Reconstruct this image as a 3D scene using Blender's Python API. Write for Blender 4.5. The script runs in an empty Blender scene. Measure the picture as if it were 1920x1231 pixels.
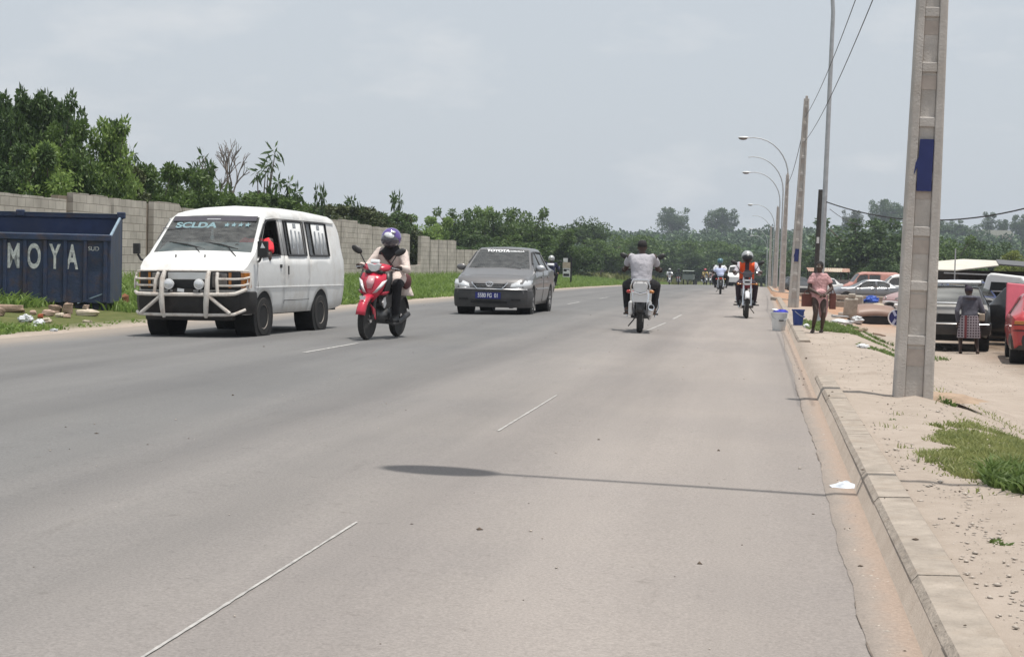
import bpy, bmesh, math, random
import numpy as np
from mathutils import Vector, Matrix, Euler
R = math.radians
C = bpy.context.scene.collection
rnd = random.Random(7)

# ------------------------------------------------------------------ camera
FPX = 3100.0
CAM_H = 1.20
def _cam():
    ro = .024
    vx, vy = 1430 - 960, 497 - 615.5
    c, s = math.cos(ro), math.sin(ro)
    rt = vx * c + vy * s
    dn = -vx * s + vy * c
    phi = math.atan(-dn / FPX)
    psi = math.atan(rt / FPX * math.cos(phi))
    f = Vector((-math.sin(psi) * math.cos(phi), math.cos(psi) * math.cos(phi), -math.sin(phi)))
    r0 = Vector((math.cos(psi), math.sin(psi), 0))
    u0 = r0.cross(f)
    return r0 * c + u0 * s, -r0 * s + u0 * c, f
CR, CU, CF = _cam()
CAM = Vector((0, 0, CAM_H))
def ray(px, py):
    return (CF + CR * ((px - 960) / FPX) + CU * ((615.5 - py) / FPX))
def at(px, py, Y):
    d = ray(px, py)
    return CAM + d * (Y / d.y)
def proj(p):
    v = Vector(p) - CAM
    k = FPX / v.dot(CF)
    return 960 + v.dot(CR) * k, 615.5 - v.dot(CU) * k

# ------------------------------------------------------------------ terrain
KX0, KX1 = .54, .74
CROWN = -4.8
def sm(a, b, x):
    t = min(1, max(0, (x - a) / (b - a)))
    return t * t * (3 - 2 * t)
def base(y):
    y = max(y, -40)
    if y <= 200: return -3.5e-5 * y * y
    z = -1.4 - .014 * (min(y, 300) - 200)
    return z
def hill(x, y):
    if y < 300: return 0
    r = 9.8 + 1.2 * math.sin(x * .021 + .6) + 1.0 * math.sin(x * .05) + .01 * x
    return sm(300, 650, y) * (r + 2.8)
def road_z(x, y):
    return base(y) + .018 * (4.8 - abs(x - CROWN))
def H(x, y):
    b = base(y) + hill(x, y)
    if x < -10: return b + .01 + .24 * sm(-10.3, -16.5, x)
    if x < KX0: return b + .018 * (4.8 - abs(x - CROWN))
    return b + .09 - .62 * sm(1.3, 3.3, x)
def G(px, py, dz=0):
    d = ray(px, py)
    t = 2.0
    while t < 1500:
        p = CAM + d * t
        if p.z <= H(p.x, p.y) + dz:
            lo, hi = t - max(.05, t * .01), t
            for _ in range(30):
                m = (lo + hi) / 2
                q = CAM + d * m
                if q.z <= H(q.x, q.y) + dz: hi = m
                else: lo = m
            return CAM + d * hi
        t += max(.05, t * .01)
    return CAM + d * 1500
def on(x, y): return Vector((x, y, H(x, y)))

# ------------------------------------------------------------------ objects
def tag(o, label=None, cat=None, group=None, kind=None):
    if label: o['label'] = label
    if cat: o['category'] = cat
    if group: o['group'] = group
    if kind: o['kind'] = kind
    return o
def empty(name, loc=(0, 0, 0), rz=0, label=None, cat=None, group=None, scale=None):
    o = bpy.data.objects.new(name, None)
    C.objects.link(o)
    o.empty_display_size = .2
    o.location = loc
    o.rotation_euler = (0, 0, rz)
    if scale: o.scale = scale
    return tag(o, label, cat, group)
KIDS = {}
def link(o, parent=None):
    C.objects.link(o)
    if parent is not None:
        o.parent = parent
        KIDS.setdefault(parent.name, []).append(o)
    return o
def copy_tree(o, parent=None):
    c = o.copy()
    link(c, parent)
    for ch in list(KIDS.get(o.name, [])):
        copy_tree(ch, c)
    return c
def recolor(o, mats):
    """swap materials on a copied tree: {old name: new material}"""
    for ch in [o] + list(KIDS.get(o.name, [])):
        if ch.type == 'MESH':
            for s in ch.material_slots:
                if s.material and s.material.name in mats:
                    m = mats[s.material.name]
                    s.link = 'OBJECT'
                    s.material = m
        if ch is not o: recolor(ch, mats)

class MB:
    def __init__(s): s.v = []; s.f = []; s.m = []
    def add(s, vs, fs, mi=0):
        n = len(s.v)
        s.v += [tuple(v) for v in vs]
        s.f += [tuple(n + i for i in f) for f in fs]
        s.m += [mi] * len(fs)
        return s
    def box(s, c, d, rot=None, mi=0, taper=1.0):
        x, y, z = d[0] / 2, d[1] / 2, d[2] / 2
        P = [(-x, -y, -z), (x, -y, -z), (x, y, -z), (-x, y, -z), (-x * taper, -y * taper, z), (x * taper, -y * taper, z), (x * taper, y * taper, z), (-x * taper, y * taper, z)]
        if rot is not None:
            M = rot if isinstance(rot, Matrix) else Euler(rot).to_matrix()
            P = [M @ Vector(p) for p in P]
        P = [Vector(p) + Vector(c) for p in P]
        return s.add(P, [(0, 3, 2, 1), (4, 5, 6, 7), (0, 1, 5, 4), (1, 2, 6, 5), (2, 3, 7, 6), (3, 0, 4, 7)], mi)
    def loft(s, rings, closed=True, caps=True, mi=0):
        n = len(rings[0]); V = [p for r in rings for p in r]; F = []
        for i in range(len(rings) - 1):
            for j in range(n if closed else n - 1):
                k = (j + 1) % n
                F.append((i * n + j, i * n + k, (i + 1) * n + k, (i + 1) * n + j))
        if caps and closed:
            F.append(tuple(range(n))[::-1])
            F.append(tuple((len(rings) - 1) * n + j for j in range(n)))
        return s.add(V, F, mi)
    def tube(s, pts, r, n=8, mi=0, caps=True, flat=1.0):
        pts = [Vector(p) for p in pts]
        rs = r if isinstance(r, (list, tuple)) else [r] * len(pts)
        rings = []; prev = None
        for i, p in enumerate(pts):
            a = pts[max(0, i - 1)]; b = pts[min(len(pts) - 1, i + 1)]
            t = (b - a)
            if t.length < 1e-9: t = Vector((0, 0, 1))
            t.normalize()
            if prev is None:
                u = t.orthogonal().normalized()
            else:
                u = (prev - t * prev.dot(t))
                if u.length < 1e-6: u = t.orthogonal()
                u.normalize()
            prev = u
            w = t.cross(u)
            rings.append([p + (u * math.cos(2 * math.pi * k / n) + w * math.sin(2 * math.pi * k / n) * flat) * rs[i] for k in range(n)])
        return s.loft(rings, True, caps, mi)
    def cyl(s, a, b, r, r2=None, n=12, mi=0):
        return s.tube([a, b], [r, r if r2 is None else r2], n, mi)
    def ell(s, c, r, nu=14, nv=8, rot=None, mi=0, z0=-1.0, z1=1.0):
        c = Vector(c); M = None
        if rot is not None: M = rot if isinstance(rot, Matrix) else Euler(rot).to_matrix()
        rings = []
        for j in range(nv + 1):
            zz = z0 + (z1 - z0) * j / nv
            a = math.asin(max(-1, min(1, zz))) if not (z0 == -1 and z1 == 1) else -math.pi / 2 + math.pi * j / nv
            q = max(math.cos(a), 1e-4)
            ring = []
            for k in range(nu):
                t = 2 * math.pi * k / nu
                p = Vector((q * math.cos(t) * r[0], q * math.sin(t) * r[1], math.sin(a) * r[2]))
                if M: p = M @ p
                ring.append(c + p)
            rings.append(ring)
        return s.loft(rings, True, True, mi)
    def lathe(s, prof, c=(0, 0, 0), axis='z', n=24, mi=0, closed=False):
        c = Vector(c); rings = []
        for r, z in prof:
            ring = []
            for k in range(n):
                t = 2 * math.pi * k / n
                a, b = r * math.cos(t), r * math.sin(t)
                p = {'z': (a, b, z), 'x': (z, a, b), 'y': (b, z, a)}[axis]
                ring.append(c + Vector(p))
            rings.append(ring)
        if closed: rings.append(rings[0])
        return s.loft(rings, True, not closed, mi)
    def prism(s, pts, a0, a1, axis='x', mi=0):
        def P(p, a):
            return {'x': (a, p[0], p[1]), 'y': (p[0], a, p[1]), 'z': (p[0], p[1], a)}[axis]
        return s.loft([[P(p, a0) for p in pts], [P(p, a1) for p in pts]], True, True, mi)
    def xform(s, M, start=0):
        for i in range(start, len(s.v)): s.v[i] = tuple(M @ Vector(s.v[i]))
        return s
    def mesh(s, name, mats):
        me = bpy.data.meshes.new(name)
        me.from_pydata(s.v, [], s.f)
        for m in (mats if isinstance(mats, (list, tuple)) else [mats]): me.materials.append(m)
        if any(s.m): me.polygons.foreach_set('material_index', s.m)
        bm = bmesh.new(); bm.from_mesh(me)
        bmesh.ops.recalc_face_normals(bm, faces=bm.faces)
        bm.to_mesh(me); bm.free()
        return me
    def build(s, name, mats, parent=None, smooth=40, bevel=0, loc=None, solid=0, sub=0, segs=2):
        me = s.mesh(name, mats)
        if smooth:
            me.polygons.foreach_set('use_smooth', [True] * len(me.polygons))
            try: me.set_sharp_from_angle(angle=R(smooth))
            except Exception: pass
        o = bpy.data.objects.new(name, me)
        link(o, parent)
        if loc is not None: o.location = loc
        if solid:
            m = o.modifiers.new('s', 'SOLIDIFY'); m.thickness = solid; m.offset = -1
        if bevel:
            m = o.modifiers.new('b', 'BEVEL'); m.width = bevel; m.segments = segs; m.limit_method = 'ANGLE'; m.angle_limit = R(40)
        if sub:
            m = o.modifiers.new('u', 'SUBSURF'); m.levels = sub; m.render_levels = sub
        return o
def np_mesh(name, V, F, mat, parent=None, smooth=False):
    """V (n,3) float, F (m,4) or (m,3) int"""
    me = bpy.data.meshes.new(name)
    V = np.asarray(V, dtype=np.float32); F = np.asarray(F, dtype=np.int32)
    k = F.shape[1]
    me.vertices.add(len(V)); me.vertices.foreach_set('co', V.ravel())
    me.loops.add(F.size); me.loops.foreach_set('vertex_index', F.ravel())
    me.polygons.add(len(F))
    me.polygons.foreach_set('loop_start', np.arange(0, F.size, k, dtype=np.int32))
    me.update(calc_edges=True); me.validate()
    for m in (mat if isinstance(mat, (list, tuple)) else [mat]): me.materials.append(m)
    if smooth: me.polygons.foreach_set('use_smooth', [True] * len(F))
    o = bpy.data.objects.new(name, me)
    return link(o, parent)
def remesh(mb, name, mats, parent, voxel=.012, it=3, decide=None):
    me = mb.mesh(name + '_src', [])
    t = bpy.data.objects.new('tmp', me); C.objects.link(t)
    m = t.modifiers.new('r', 'REMESH'); m.mode = 'VOXEL'; m.voxel_size = voxel; m.use_smooth_shade = True
    if it:
        q = t.modifiers.new('s', 'SMOOTH'); q.factor = .5; q.iterations = it
    dg = bpy.context.evaluated_depsgraph_get()
    out = bpy.data.meshes.new_from_object(t.evaluated_get(dg), depsgraph=dg)
    bpy.data.objects.remove(t); bpy.data.meshes.remove(me)
    out.name = name
    out.materials.clear()
    for mm in (mats if isinstance(mats, (list, tuple)) else [mats]): out.materials.append(mm)
    if decide:
        for p in out.polygons: p.material_index = decide(p.center)
    else:
        out.polygons.foreach_set('material_index', [0] * len(out.polygons))
    out.polygons.foreach_set('use_smooth', [True] * len(out.polygons))
    o = bpy.data.objects.new(name, out)
    return link(o, parent)
def text_mesh(body, name, mat, parent, M, size=1, sx=1.0, ext=.002, bold=0):
    cu = bpy.data.curves.new(name, 'FONT'); cu.body = body; cu.size = size; cu.extrude = ext
    cu.offset = bold; cu.align_x = 'CENTER'; cu.align_y = 'CENTER'
    t = bpy.data.objects.new('tmp', cu); C.objects.link(t)
    dg = bpy.context.evaluated_depsgraph_get()
    me = bpy.data.meshes.new_from_object(t.evaluated_get(dg), depsgraph=dg)
    bpy.data.objects.remove(t); bpy.data.curves.remove(cu)
    me.transform(M @ Matrix.Diagonal((sx, 1, 1, 1)))
    me.name = name; me.materials.clear(); me.materials.append(mat)
    o = bpy.data.objects.new(name, me)
    return link(o, parent)

# ------------------------------------------------------------------ materials
MATS = {}
def nt(name):
    m = bpy.data.materials.new(name); m.use_nodes = True
    n = m.node_tree.nodes; l = m.node_tree.links
    return m, n, l, n['Principled BSDF']
def mat(name, col, rough=.6, metal=0, var=.12, scale=6, bump=0, bscale=60, dirt=None, dscale=3, damt=.5, coat=0, spec=None):
    """paint / plastic / stone with two scales of noise and optional dirt colour"""
    if name in MATS: return MATS[name]
    m, n, l, b = nt(name)
    tc = n.new('ShaderNodeTexCoord')
    nz = n.new('ShaderNodeTexNoise'); nz.inputs['Scale'].default_value = scale; nz.inputs['Detail'].default_value = 6; nz.inputs['Roughness'].default_value = .62
    l.new(tc.outputs['Object'], nz.inputs['Vector'])
    rp = n.new('ShaderNodeValToRGB')
    rp.color_ramp.elements[0].position = .3; rp.color_ramp.elements[1].position = .7
    rp.color_ramp.elements[0].color = tuple(c * (1 - var) for c in col[:3]) + (1,)
    rp.color_ramp.elements[1].color = tuple(min(1, c * (1 + var)) for c in col[:3]) + (1,)
    l.new(nz.outputs['Fac'], rp.inputs['Fac'])
    out = rp.outputs['Color']
    if dirt:
        n2 = n.new('ShaderNodeTexNoise'); n2.inputs['Scale'].default_value = dscale; n2.inputs['Detail'].default_value = 9; n2.inputs['Roughness'].default_value = .7
        l.new(tc.outputs['Object'], n2.inputs['Vector'])
        r2 = n.new('ShaderNodeValToRGB'); r2.color_ramp.elements[0].position = .48; r2.color_ramp.elements[1].position = .72
        r2.color_ramp.elements[0].color = (0, 0, 0, 1); r2.color_ramp.elements[1].color = (damt, damt, damt, 1)
        l.new(n2.outputs['Fac'], r2.inputs['Fac'])
        mx = n.new('ShaderNodeMixRGB'); mx.inputs['Color2'].default_value = tuple(dirt) + (1,)
        l.new(r2.outputs['Color'], mx.inputs['Fac']); l.new(out, mx.inputs['Color1'])
        out = mx.outputs['Color']
    l.new(out, b.inputs['Base Color'])
    b.inputs['Roughness'].default_value = rough
    b.inputs['Metallic'].default_value = metal
    if coat: b.inputs['Coat Weight'].default_value = coat; b.inputs['Coat Roughness'].default_value = .08
    if spec is not None: b.inputs['Specular IOR Level'].default_value = spec
    if bump:
        nb = n.new('ShaderNodeTexNoise'); nb.inputs['Scale'].default_value = bscale; nb.inputs['Detail'].default_value = 5
        l.new(tc.outputs['Object'], nb.inputs['Vector'])
        bp = n.new('ShaderNodeBump'); bp.inputs['Strength'].default_value = bump; bp.inputs['Distance'].default_value = .035 if bscale < 20 else .02
        l.new(nb.outputs['Fac'], bp.inputs['Height']); l.new(bp.outputs['Normal'], b.inputs['Normal'])
    MATS[name] = m
    return m
def glass(name, tint=(.5, .56, .56), refl=1.0, rough=.02, film=.14, nsc=9):
    if name in MATS: return MATS[name]
    m, n, l, b = nt(name)
    n.remove(b)
    tr = n.new('ShaderNodeBsdfTransparent'); tr.inputs['Color'].default_value = tuple(tint) + (1,)
    gl = n.new('ShaderNodeBsdfGlossy'); gl.inputs['Roughness'].default_value = rough
    nz = n.new('ShaderNodeTexNoise'); nz.inputs['Scale'].default_value = nsc
    fr = n.new('ShaderNodeFresnel'); fr.inputs['IOR'].default_value = 1.5
    mu = n.new('ShaderNodeMath'); mu.operation = 'MULTIPLY_ADD'; mu.inputs[1].default_value = refl; mu.inputs[2].default_value = .04
    l.new(fr.outputs[0], mu.inputs[0])
    # diffuse film: light dust; raised on some windscreens to stand in for reflections
    df = n.new('ShaderNodeBsdfDiffuse'); df.inputs['Color'].default_value = (.5, .5, .47, 1)
    rp = n.new('ShaderNodeMapRange'); rp.inputs['From Min'].default_value = .3; rp.inputs['From Max'].default_value = .8; rp.inputs['To Max'].default_value = film; rp.inputs['To Min'].default_value = film * .25
    l.new(nz.outputs['Fac'], rp.inputs['Value'])
    m1 = n.new('ShaderNodeMixShader'); l.new(rp.outputs[0], m1.inputs[0]); l.new(tr.outputs[0], m1.inputs[1]); l.new(df.outputs[0], m1.inputs[2])
    mx = n.new('ShaderNodeMixShader')
    l.new(mu.outputs[0], mx.inputs[0]); l.new(m1.outputs[0], mx.inputs[1]); l.new(gl.outputs[0], mx.inputs[2])
    l.new(mx.outputs[0], n['Material Output'].inputs[0])
    MATS[name] = m
    return m
def leaf(name, dark, light, scale=.35, trans=.3):
    if name in MATS: return MATS[name]
    m, n, l, b = nt(name)
    n.remove(b)
    tc = n.new('ShaderNodeTexCoord'); ge = n.new('ShaderNodeNewGeometry')
    nz = n.new('ShaderNodeTexNoise'); nz.inputs['Scale'].default_value = scale; nz.inputs['Detail'].default_value = 4
    l.new(tc.outputs['Object'], nz.inputs['Vector'])
    ad = n.new('ShaderNodeMath'); ad.operation = 'MULTIPLY_ADD'; ad.inputs[1].default_value = .55
    sb = n.new('ShaderNodeMath'); sb.operation = 'MULTIPLY_ADD'; sb.inputs[1].default_value = 1.5; sb.inputs[2].default_value = -.52
    l.new(nz.outputs['Fac'], sb.inputs[0])
    l.new(ge.outputs['Random Per Island'], ad.inputs[0]); l.new(sb.outputs[0], ad.inputs[2])
    rp = n.new('ShaderNodeValToRGB')
    rp.color_ramp.elements[0].color = tuple(dark) + (1,); rp.color_ramp.elements[1].color = tuple(light) + (1,)
    l.new(ad.outputs[0], rp.inputs['Fac'])
    df = n.new('ShaderNodeBsdfPrincipled'); df.inputs['Roughness'].default_value = .5; df.inputs['Specular IOR Level'].default_value = .35
    l.new(rp.outputs[0], df.inputs['Base Color'])
    tl = n.new('ShaderNodeBsdfTranslucent'); l.new(rp.outputs[0], tl.inputs['Color'])
    mx = n.new('ShaderNodeMixShader'); mx.inputs[0].default_value = trans
    l.new(df.outputs[0], mx.inputs[1]); l.new(tl.outputs[0], mx.inputs[2])
    l.new(mx.outputs[0], n['Material Output'].inputs[0])
    MATS[name] = m
    return m

sc = bpy.context.scene
cam_d = bpy.data.cameras.new('camera'); cam = bpy.data.objects.new('camera', cam_d); C.objects.link(cam)
cam_d.sensor_width = 36; cam_d.lens = FPX / 1920 * 36; cam_d.clip_end = 5000; cam_d.clip_start = .1
cam.matrix_world = Matrix(((CR.x, CU.x, -CF.x, 0), (CR.y, CU.y, -CF.y, 0), (CR.z, CU.z, -CF.z, CAM_H), (0, 0, 0, 1)))
sc.camera = cam

# ------------------------------------------------------------------ light
SUN_EL = 80.0
sun_dir = Vector((1, -.35, 0)).normalized() * math.cos(R(SUN_EL)) + Vector((0, 0, math.sin(R(SUN_EL))))
sd = bpy.data.lights.new('sun', 'SUN'); so = bpy.data.objects.new('sun', sd); C.objects.link(so)
sd.energy = 4.2; sd.angle = R(.55); sd.color = (1, .955, .89)
so.rotation_euler = sun_dir.to_track_quat('Z', 'Y').to_euler(); so.location = (0, 0, 60)
w = bpy.data.worlds.new('World'); sc.world = w; w.use_nodes = True
n = w.node_tree.nodes; l = w.node_tree.links
bg = n['Background']
sky = n.new('ShaderNodeTexSky'); sky.sky_type = 'NISHITA'; sky.sun_disc = False
sky.sun_elevation = R(SUN_EL); sky.sun_rotation = math.atan2(sun_dir.x, sun_dir.y)
sky.air_density = 1.0; sky.dust_density = 6.0; sky.ozone_density = 1.0; sky.altitude = 200
tc = n.new('ShaderNodeTexCoord')
# humid overcast-white veil over the blue: grey the sky out, faint cumulus low down
hs = n.new('ShaderNodeMixRGB'); hs.inputs[0].default_value = .82; hs.inputs[2].default_value = (6.75, 7.3, 7.85, 1)
l.new(sky.outputs[0], hs.inputs[1])
mp = n.new('ShaderNodeMapping'); mp.inputs['Scale'].default_value = (5, 5, 14); mp.inputs['Location'].default_value = (3.1, .4, 1)
l.new(tc.outputs['Generated'], mp.inputs[0])
cn = n.new('ShaderNodeTexNoise'); cn.inputs['Scale'].default_value = 1.5; cn.inputs['Detail'].default_value = 7; cn.inputs['Roughness'].default_value = .55
l.new(mp.outputs[0], cn.inputs['Vector'])
cr = n.new('ShaderNodeMapRange'); cr.inputs['From Min'].default_value = .55; cr.inputs['From Max'].default_value = .78; cr.inputs['To Max'].default_value = .5
l.new(cn.outputs['Fac'], cr.inputs['Value'])
cm = n.new('ShaderNodeMixRGB'); cm.inputs[2].default_value = (8.5, 8.5, 8.5, 1)
l.new(cr.outputs[0], cm.inputs[0]); l.new(hs.outputs[0], cm.inputs[1])
l.new(cm.outputs[0], bg.inputs[0])
bg.inputs[1].default_value = .1
sc.view_settings.view_transform = 'Standard'; sc.view_settings.look = 'None'; sc.view_settings.gamma = 1
sc.view_settings.exposure = 0
sc.cycles.max_bounces = 8; sc.cycles.transparent_max_bounces = 12; sc.cycles.volume_bounces = 0
sc.cycles.use_denoising = True
# ================================================================== SETTING
def ground_mat():
    m, n, l, b = nt('soil')
    ge = n.new('ShaderNodeNewGeometry'); sp = n.new('ShaderNodeSeparateXYZ'); l.new(ge.outputs['Position'], sp.inputs[0])
    def noise(s, d=6, r=.6):
        q = n.new('ShaderNodeTexNoise'); q.inputs['Scale'].default_value = s; q.inputs['Detail'].default_value = d; q.inputs['Roughness'].default_value = r
        l.new(ge.outputs['Position'], q.inputs['Vector']); return q.outputs['Fac']
    def ramp(v, a, b_, c0, c1):
        r = n.new('ShaderNodeValToRGB'); r.color_ramp.elements[0].position = a; r.color_ramp.elements[1].position = b_
        r.color_ramp.elements[0].color = c0 + (1,); r.color_ramp.elements[1].color = c1 + (1,)
        l.new(v, r.inputs[0]); return r.outputs[0]
    def mapr(v, a, b_):
        r = n.new('ShaderNodeMapRange'); r.inputs['From Min'].default_value = a; r.inputs['From Max'].default_value = b_
        l.new(v, r.inputs['Value']); return r.outputs[0]
    def mix(f, a, b_):
        x = n.new('ShaderNodeMixRGB'); l.new(f, x.inputs[0]); l.new(a, x.inputs[1]); l.new(b_, x.inputs[2]); return x.outputs[0]
    def addn(v, nz, k):
        a = n.new('ShaderNodeMath'); a.operation = 'MULTIPLY_ADD'; a.inputs[1].default_value = k
        l.new(nz, a.inputs[0]); l.new(v, a.inputs[2]); return a.outputs[0]
    big = noise(.5); med = noise(3.5, 8, .7); fine = noise(45, 6, .75)
    pale = mix(fine, ramp(med, .3, .7, (.265, .215, .172), (.415, .352, .298)), ramp(big, .3, .7, (.325, .275, .232), (.46, .398, .345)))
    red = ramp(med, .3, .7, (.33, .19, .12), (.45, .29, .20))
    oily = ramp(med, .35, .65, (.10, .075, .055), (.25, .185, .135))
    green = ramp(med, .3, .7, (.06, .085, .025), (.15, .15, .06))
    # yard turns to red laterite further away, oily between the wrecks
    f1 = mapr(addn(sp.outputs['Y'], big, 16), 52, 68)
    c = mix(f1, pale, red)
    f2 = mapr(addn(sp.outputs['X'], big, 2.2), 5.2, 6.6)
    c = mix(f2, c, oily)
    f3 = mapr(addn(sp.outputs['X'], med, -.9), -9.9, -10.6)
    c = mix(f3, c, mix(mapr(addn(sp.outputs['X'], big, .8), -9.75, -10.5), pale, green))
    f4 = mapr(sp.outputs['Y'], 130, 200)
    c = mix(f4, c, green)
    # pebbles: pale specks
    vo = n.new('ShaderNodeTexVoronoi'); vo.inputs['Scale'].default_value = 22; l.new(ge.outputs['Position'], vo.inputs['Vector'])
    f5 = mapr(vo.outputs['Distance'], .16, .10)
    x = n.new('ShaderNodeMixRGB'); l.new(f5, x.inputs[0]); l.new(c, x.inputs[1]); x.inputs[2].default_value = (.42, .36, .30, 1)
    x2 = n.new('ShaderNodeMixRGB'); l.new(f3, x2.inputs[0]); l.new(x.outputs[0], x2.inputs[1]); l.new(c, x2.inputs[2])
    l.new(x2.outputs[0], b.inputs['Base Color']); b.inputs['Roughness'].default_value = .95; b.inputs['Specular IOR Level'].default_value = .1
    bp = n.new('ShaderNodeBump'); bp.inputs['Strength'].default_value = .5; bp.inputs['Distance'].default_value = .02
    l.new(fine, bp.inputs['Height']); l.new(bp.outputs[0], b.inputs['Normal'])
    return m
def road_mat():
    m, n, l, b = nt('asphalt')
    ge = n.new('ShaderNodeNewGeometry'); sp = n.new('ShaderNodeSeparateXYZ'); l.new(ge.outputs['Position'], sp.inputs[0])
    mp = n.new('ShaderNodeMapping'); mp.inputs['Scale'].default_value = (1.2, .09, 1); l.new(ge.outputs['Position'], mp.inputs[0])
    def noise(s, d=6, r=.6, v=None):
        q = n.new('ShaderNodeTexNoise'); q.inputs['Scale'].default_value = s; q.inputs['Detail'].default_value = d; q.inputs['Roughness'].default_value = r
        l.new(v or ge.outputs['Position'], q.inputs['Vector']); return q.outputs['Fac']
    streak = noise(1.0, 5, .6, mp.outputs[0]); big = noise(.35, 6); fine = noise(75, 4, .85); med = noise(9, 6, .7)
    def ramp(v, a, b_, c0, c1):
        r = n.new('ShaderNodeValToRGB'); r.color_ramp.elements[0].position = a; r.color_ramp.elements[1].position = b_
        r.color_ramp.elements[0].color = c0 + (1,); r.color_ramp.elements[1].color = c1 + (1,)
        l.new(v, r.inputs[0]); return r.outputs[0]
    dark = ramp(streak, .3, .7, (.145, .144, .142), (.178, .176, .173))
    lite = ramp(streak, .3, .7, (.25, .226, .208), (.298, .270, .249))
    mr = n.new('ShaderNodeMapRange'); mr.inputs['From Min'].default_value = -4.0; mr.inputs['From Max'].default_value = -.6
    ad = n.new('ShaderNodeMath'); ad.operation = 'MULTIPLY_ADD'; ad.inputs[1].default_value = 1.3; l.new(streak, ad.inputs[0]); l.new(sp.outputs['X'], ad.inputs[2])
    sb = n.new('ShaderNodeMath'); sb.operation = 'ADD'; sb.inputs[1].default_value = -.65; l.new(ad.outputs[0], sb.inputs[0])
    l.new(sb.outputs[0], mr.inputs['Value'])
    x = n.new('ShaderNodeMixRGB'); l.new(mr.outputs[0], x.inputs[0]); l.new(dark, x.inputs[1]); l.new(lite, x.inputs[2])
    # dusty left edge and wind-blown soil
    me = n.new('ShaderNodeMapRange'); me.inputs['From Min'].default_value = -8.7; me.inputs['From Max'].default_value = -10.1; me.inputs['To Max'].default_value = .75
    l.new(sb.outputs[0], me.inputs['Value'])
    x1 = n.new('ShaderNodeMixRGB'); l.new(me.outputs[0], x1.inputs[0]); l.new(x.outputs[0], x1.inputs[1]); x1.inputs[2].default_value = (.36, .305, .25, 1)
    # aggregate speckle, oil spots
    x2 = n.new('ShaderNodeMixRGB'); x2.blend_type = 'MULTIPLY'; x2.inputs[0].default_value = 1
    l.new(x1.outputs[0], x2.inputs[1]); l.new(ramp(fine, .25, .75, (.68, .68, .68), (1.32, 1.32, 1.32)), x2.inputs[2])
    x3 = n.new('ShaderNodeMixRGB'); x3.blend_type = 'MULTIPLY'; x3.inputs[0].default_value = .8
    l.new(x2.outputs[0], x3.inputs[1]); l.new(ramp(med, .26, .40, (.72, .71, .70), (1, 1, 1)), x3.inputs[2])
    x4 = n.new('ShaderNodeMixRGB'); x4.blend_type = 'MULTIPLY'; x4.inputs[0].default_value = 1
    l.new(x3.outputs[0], x4.inputs[1]); l.new(ramp(big, .3, .7, (.93, .93, .94), (1.06, 1.05, 1.04)), x4.inputs[2])
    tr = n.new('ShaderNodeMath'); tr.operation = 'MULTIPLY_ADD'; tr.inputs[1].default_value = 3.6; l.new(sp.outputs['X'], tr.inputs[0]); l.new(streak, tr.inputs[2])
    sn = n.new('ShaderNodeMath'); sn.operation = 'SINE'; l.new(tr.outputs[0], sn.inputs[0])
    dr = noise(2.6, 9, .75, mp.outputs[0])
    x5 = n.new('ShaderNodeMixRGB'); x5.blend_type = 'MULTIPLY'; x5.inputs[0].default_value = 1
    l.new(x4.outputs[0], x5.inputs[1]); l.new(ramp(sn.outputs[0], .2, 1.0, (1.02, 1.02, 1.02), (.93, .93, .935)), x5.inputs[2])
    x6 = n.new('ShaderNodeMixRGB'); x6.blend_type = 'MULTIPLY'; x6.inputs[0].default_value = 1
    l.new(x5.outputs[0], x6.inputs[1]); l.new(ramp(dr, .30, .40, (.88, .875, .87), (1, 1, 1)), x6.inputs[2])
    l.new(x6.outputs[0], b.inputs['Base Color']); b.inputs['Roughness'].default_value = .88; b.inputs['Specular IOR Level'].default_value = .15
    bp = n.new('ShaderNodeBump'); bp.inputs['Strength'].default_value = .35; bp.inputs['Distance'].default_value = .006
    l.new(fine, bp.inputs['Height']); l.new(bp.outputs[0], b.inputs['Normal'])
    return m
def sheet(name, xs, ys, zf, m):
    V = np.array([(x, y, zf(x, y)) for y in ys for x in xs]); nx = len(xs)
    F = np.array([(j * nx + i, j * nx + i + 1, (j + 1) * nx + i + 1, (j + 1) * nx + i) for j in range(len(ys) - 1) for i in range(nx - 1)])
    return tag(np_mesh(name, V, F, m, smooth=True), kind='structure')
ys = [-40, -20, -8] + [i for i in range(-4, 3)] + [3 + .25 * i for i in range(92)] + [i for i in range(26, 60)] + list(range(60, 220, 4)) + list(range(220, 760, 15)) + [820, 1000, 1400]
xs = [-500, -350, -250, -180, -140, -110, -90, -70, -55, -42, -34, -28, -24, -21, -19, -17.5, -16, -14, -12, -11, -10.5, -10.05, -9.9, -5, 0, .5, .56, .8, .9, 1.0, 1.1, 1.2, 1.35, 1.5, 1.65, 1.8, 2.0, 2.2, 2.4, 2.6, 2.8, 3, 3.5, 4, 4.5, 5, 6, 8, 11, 15, 20, 28, 38, 50, 65, 80, 95, 110, 130, 160, 200, 260, 350, 500]
def gz(x, y):
    z = H(x, y)
    if -10 < x < KX0 + .02: return z - .06
    if y < 40 and x > KX1 - .01: z += (.010 * math.sin(x * 7 + y * 3.1) * math.sin(y * 2.3 - x * 2) + .008 * math.sin(x * 13 - y * 1.1) + rnd.uniform(-.006, .006)) * min(1, (x - KX1 + .02) * 4)
    return z
sheet('ground', xs, ys, gz, ground_mat())
yr = [-20, -8] + list(range(-4, 60, 2)) + list(range(60, 320, 6))
sheet('road', [-10.0 + .02 * math.sin(i) for i in range(1)] + [-9.2, -8, -6.5, -4.8, -3, -1.5, 0, .46], yr, lambda x, y: road_z(x, y), road_mat())
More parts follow.
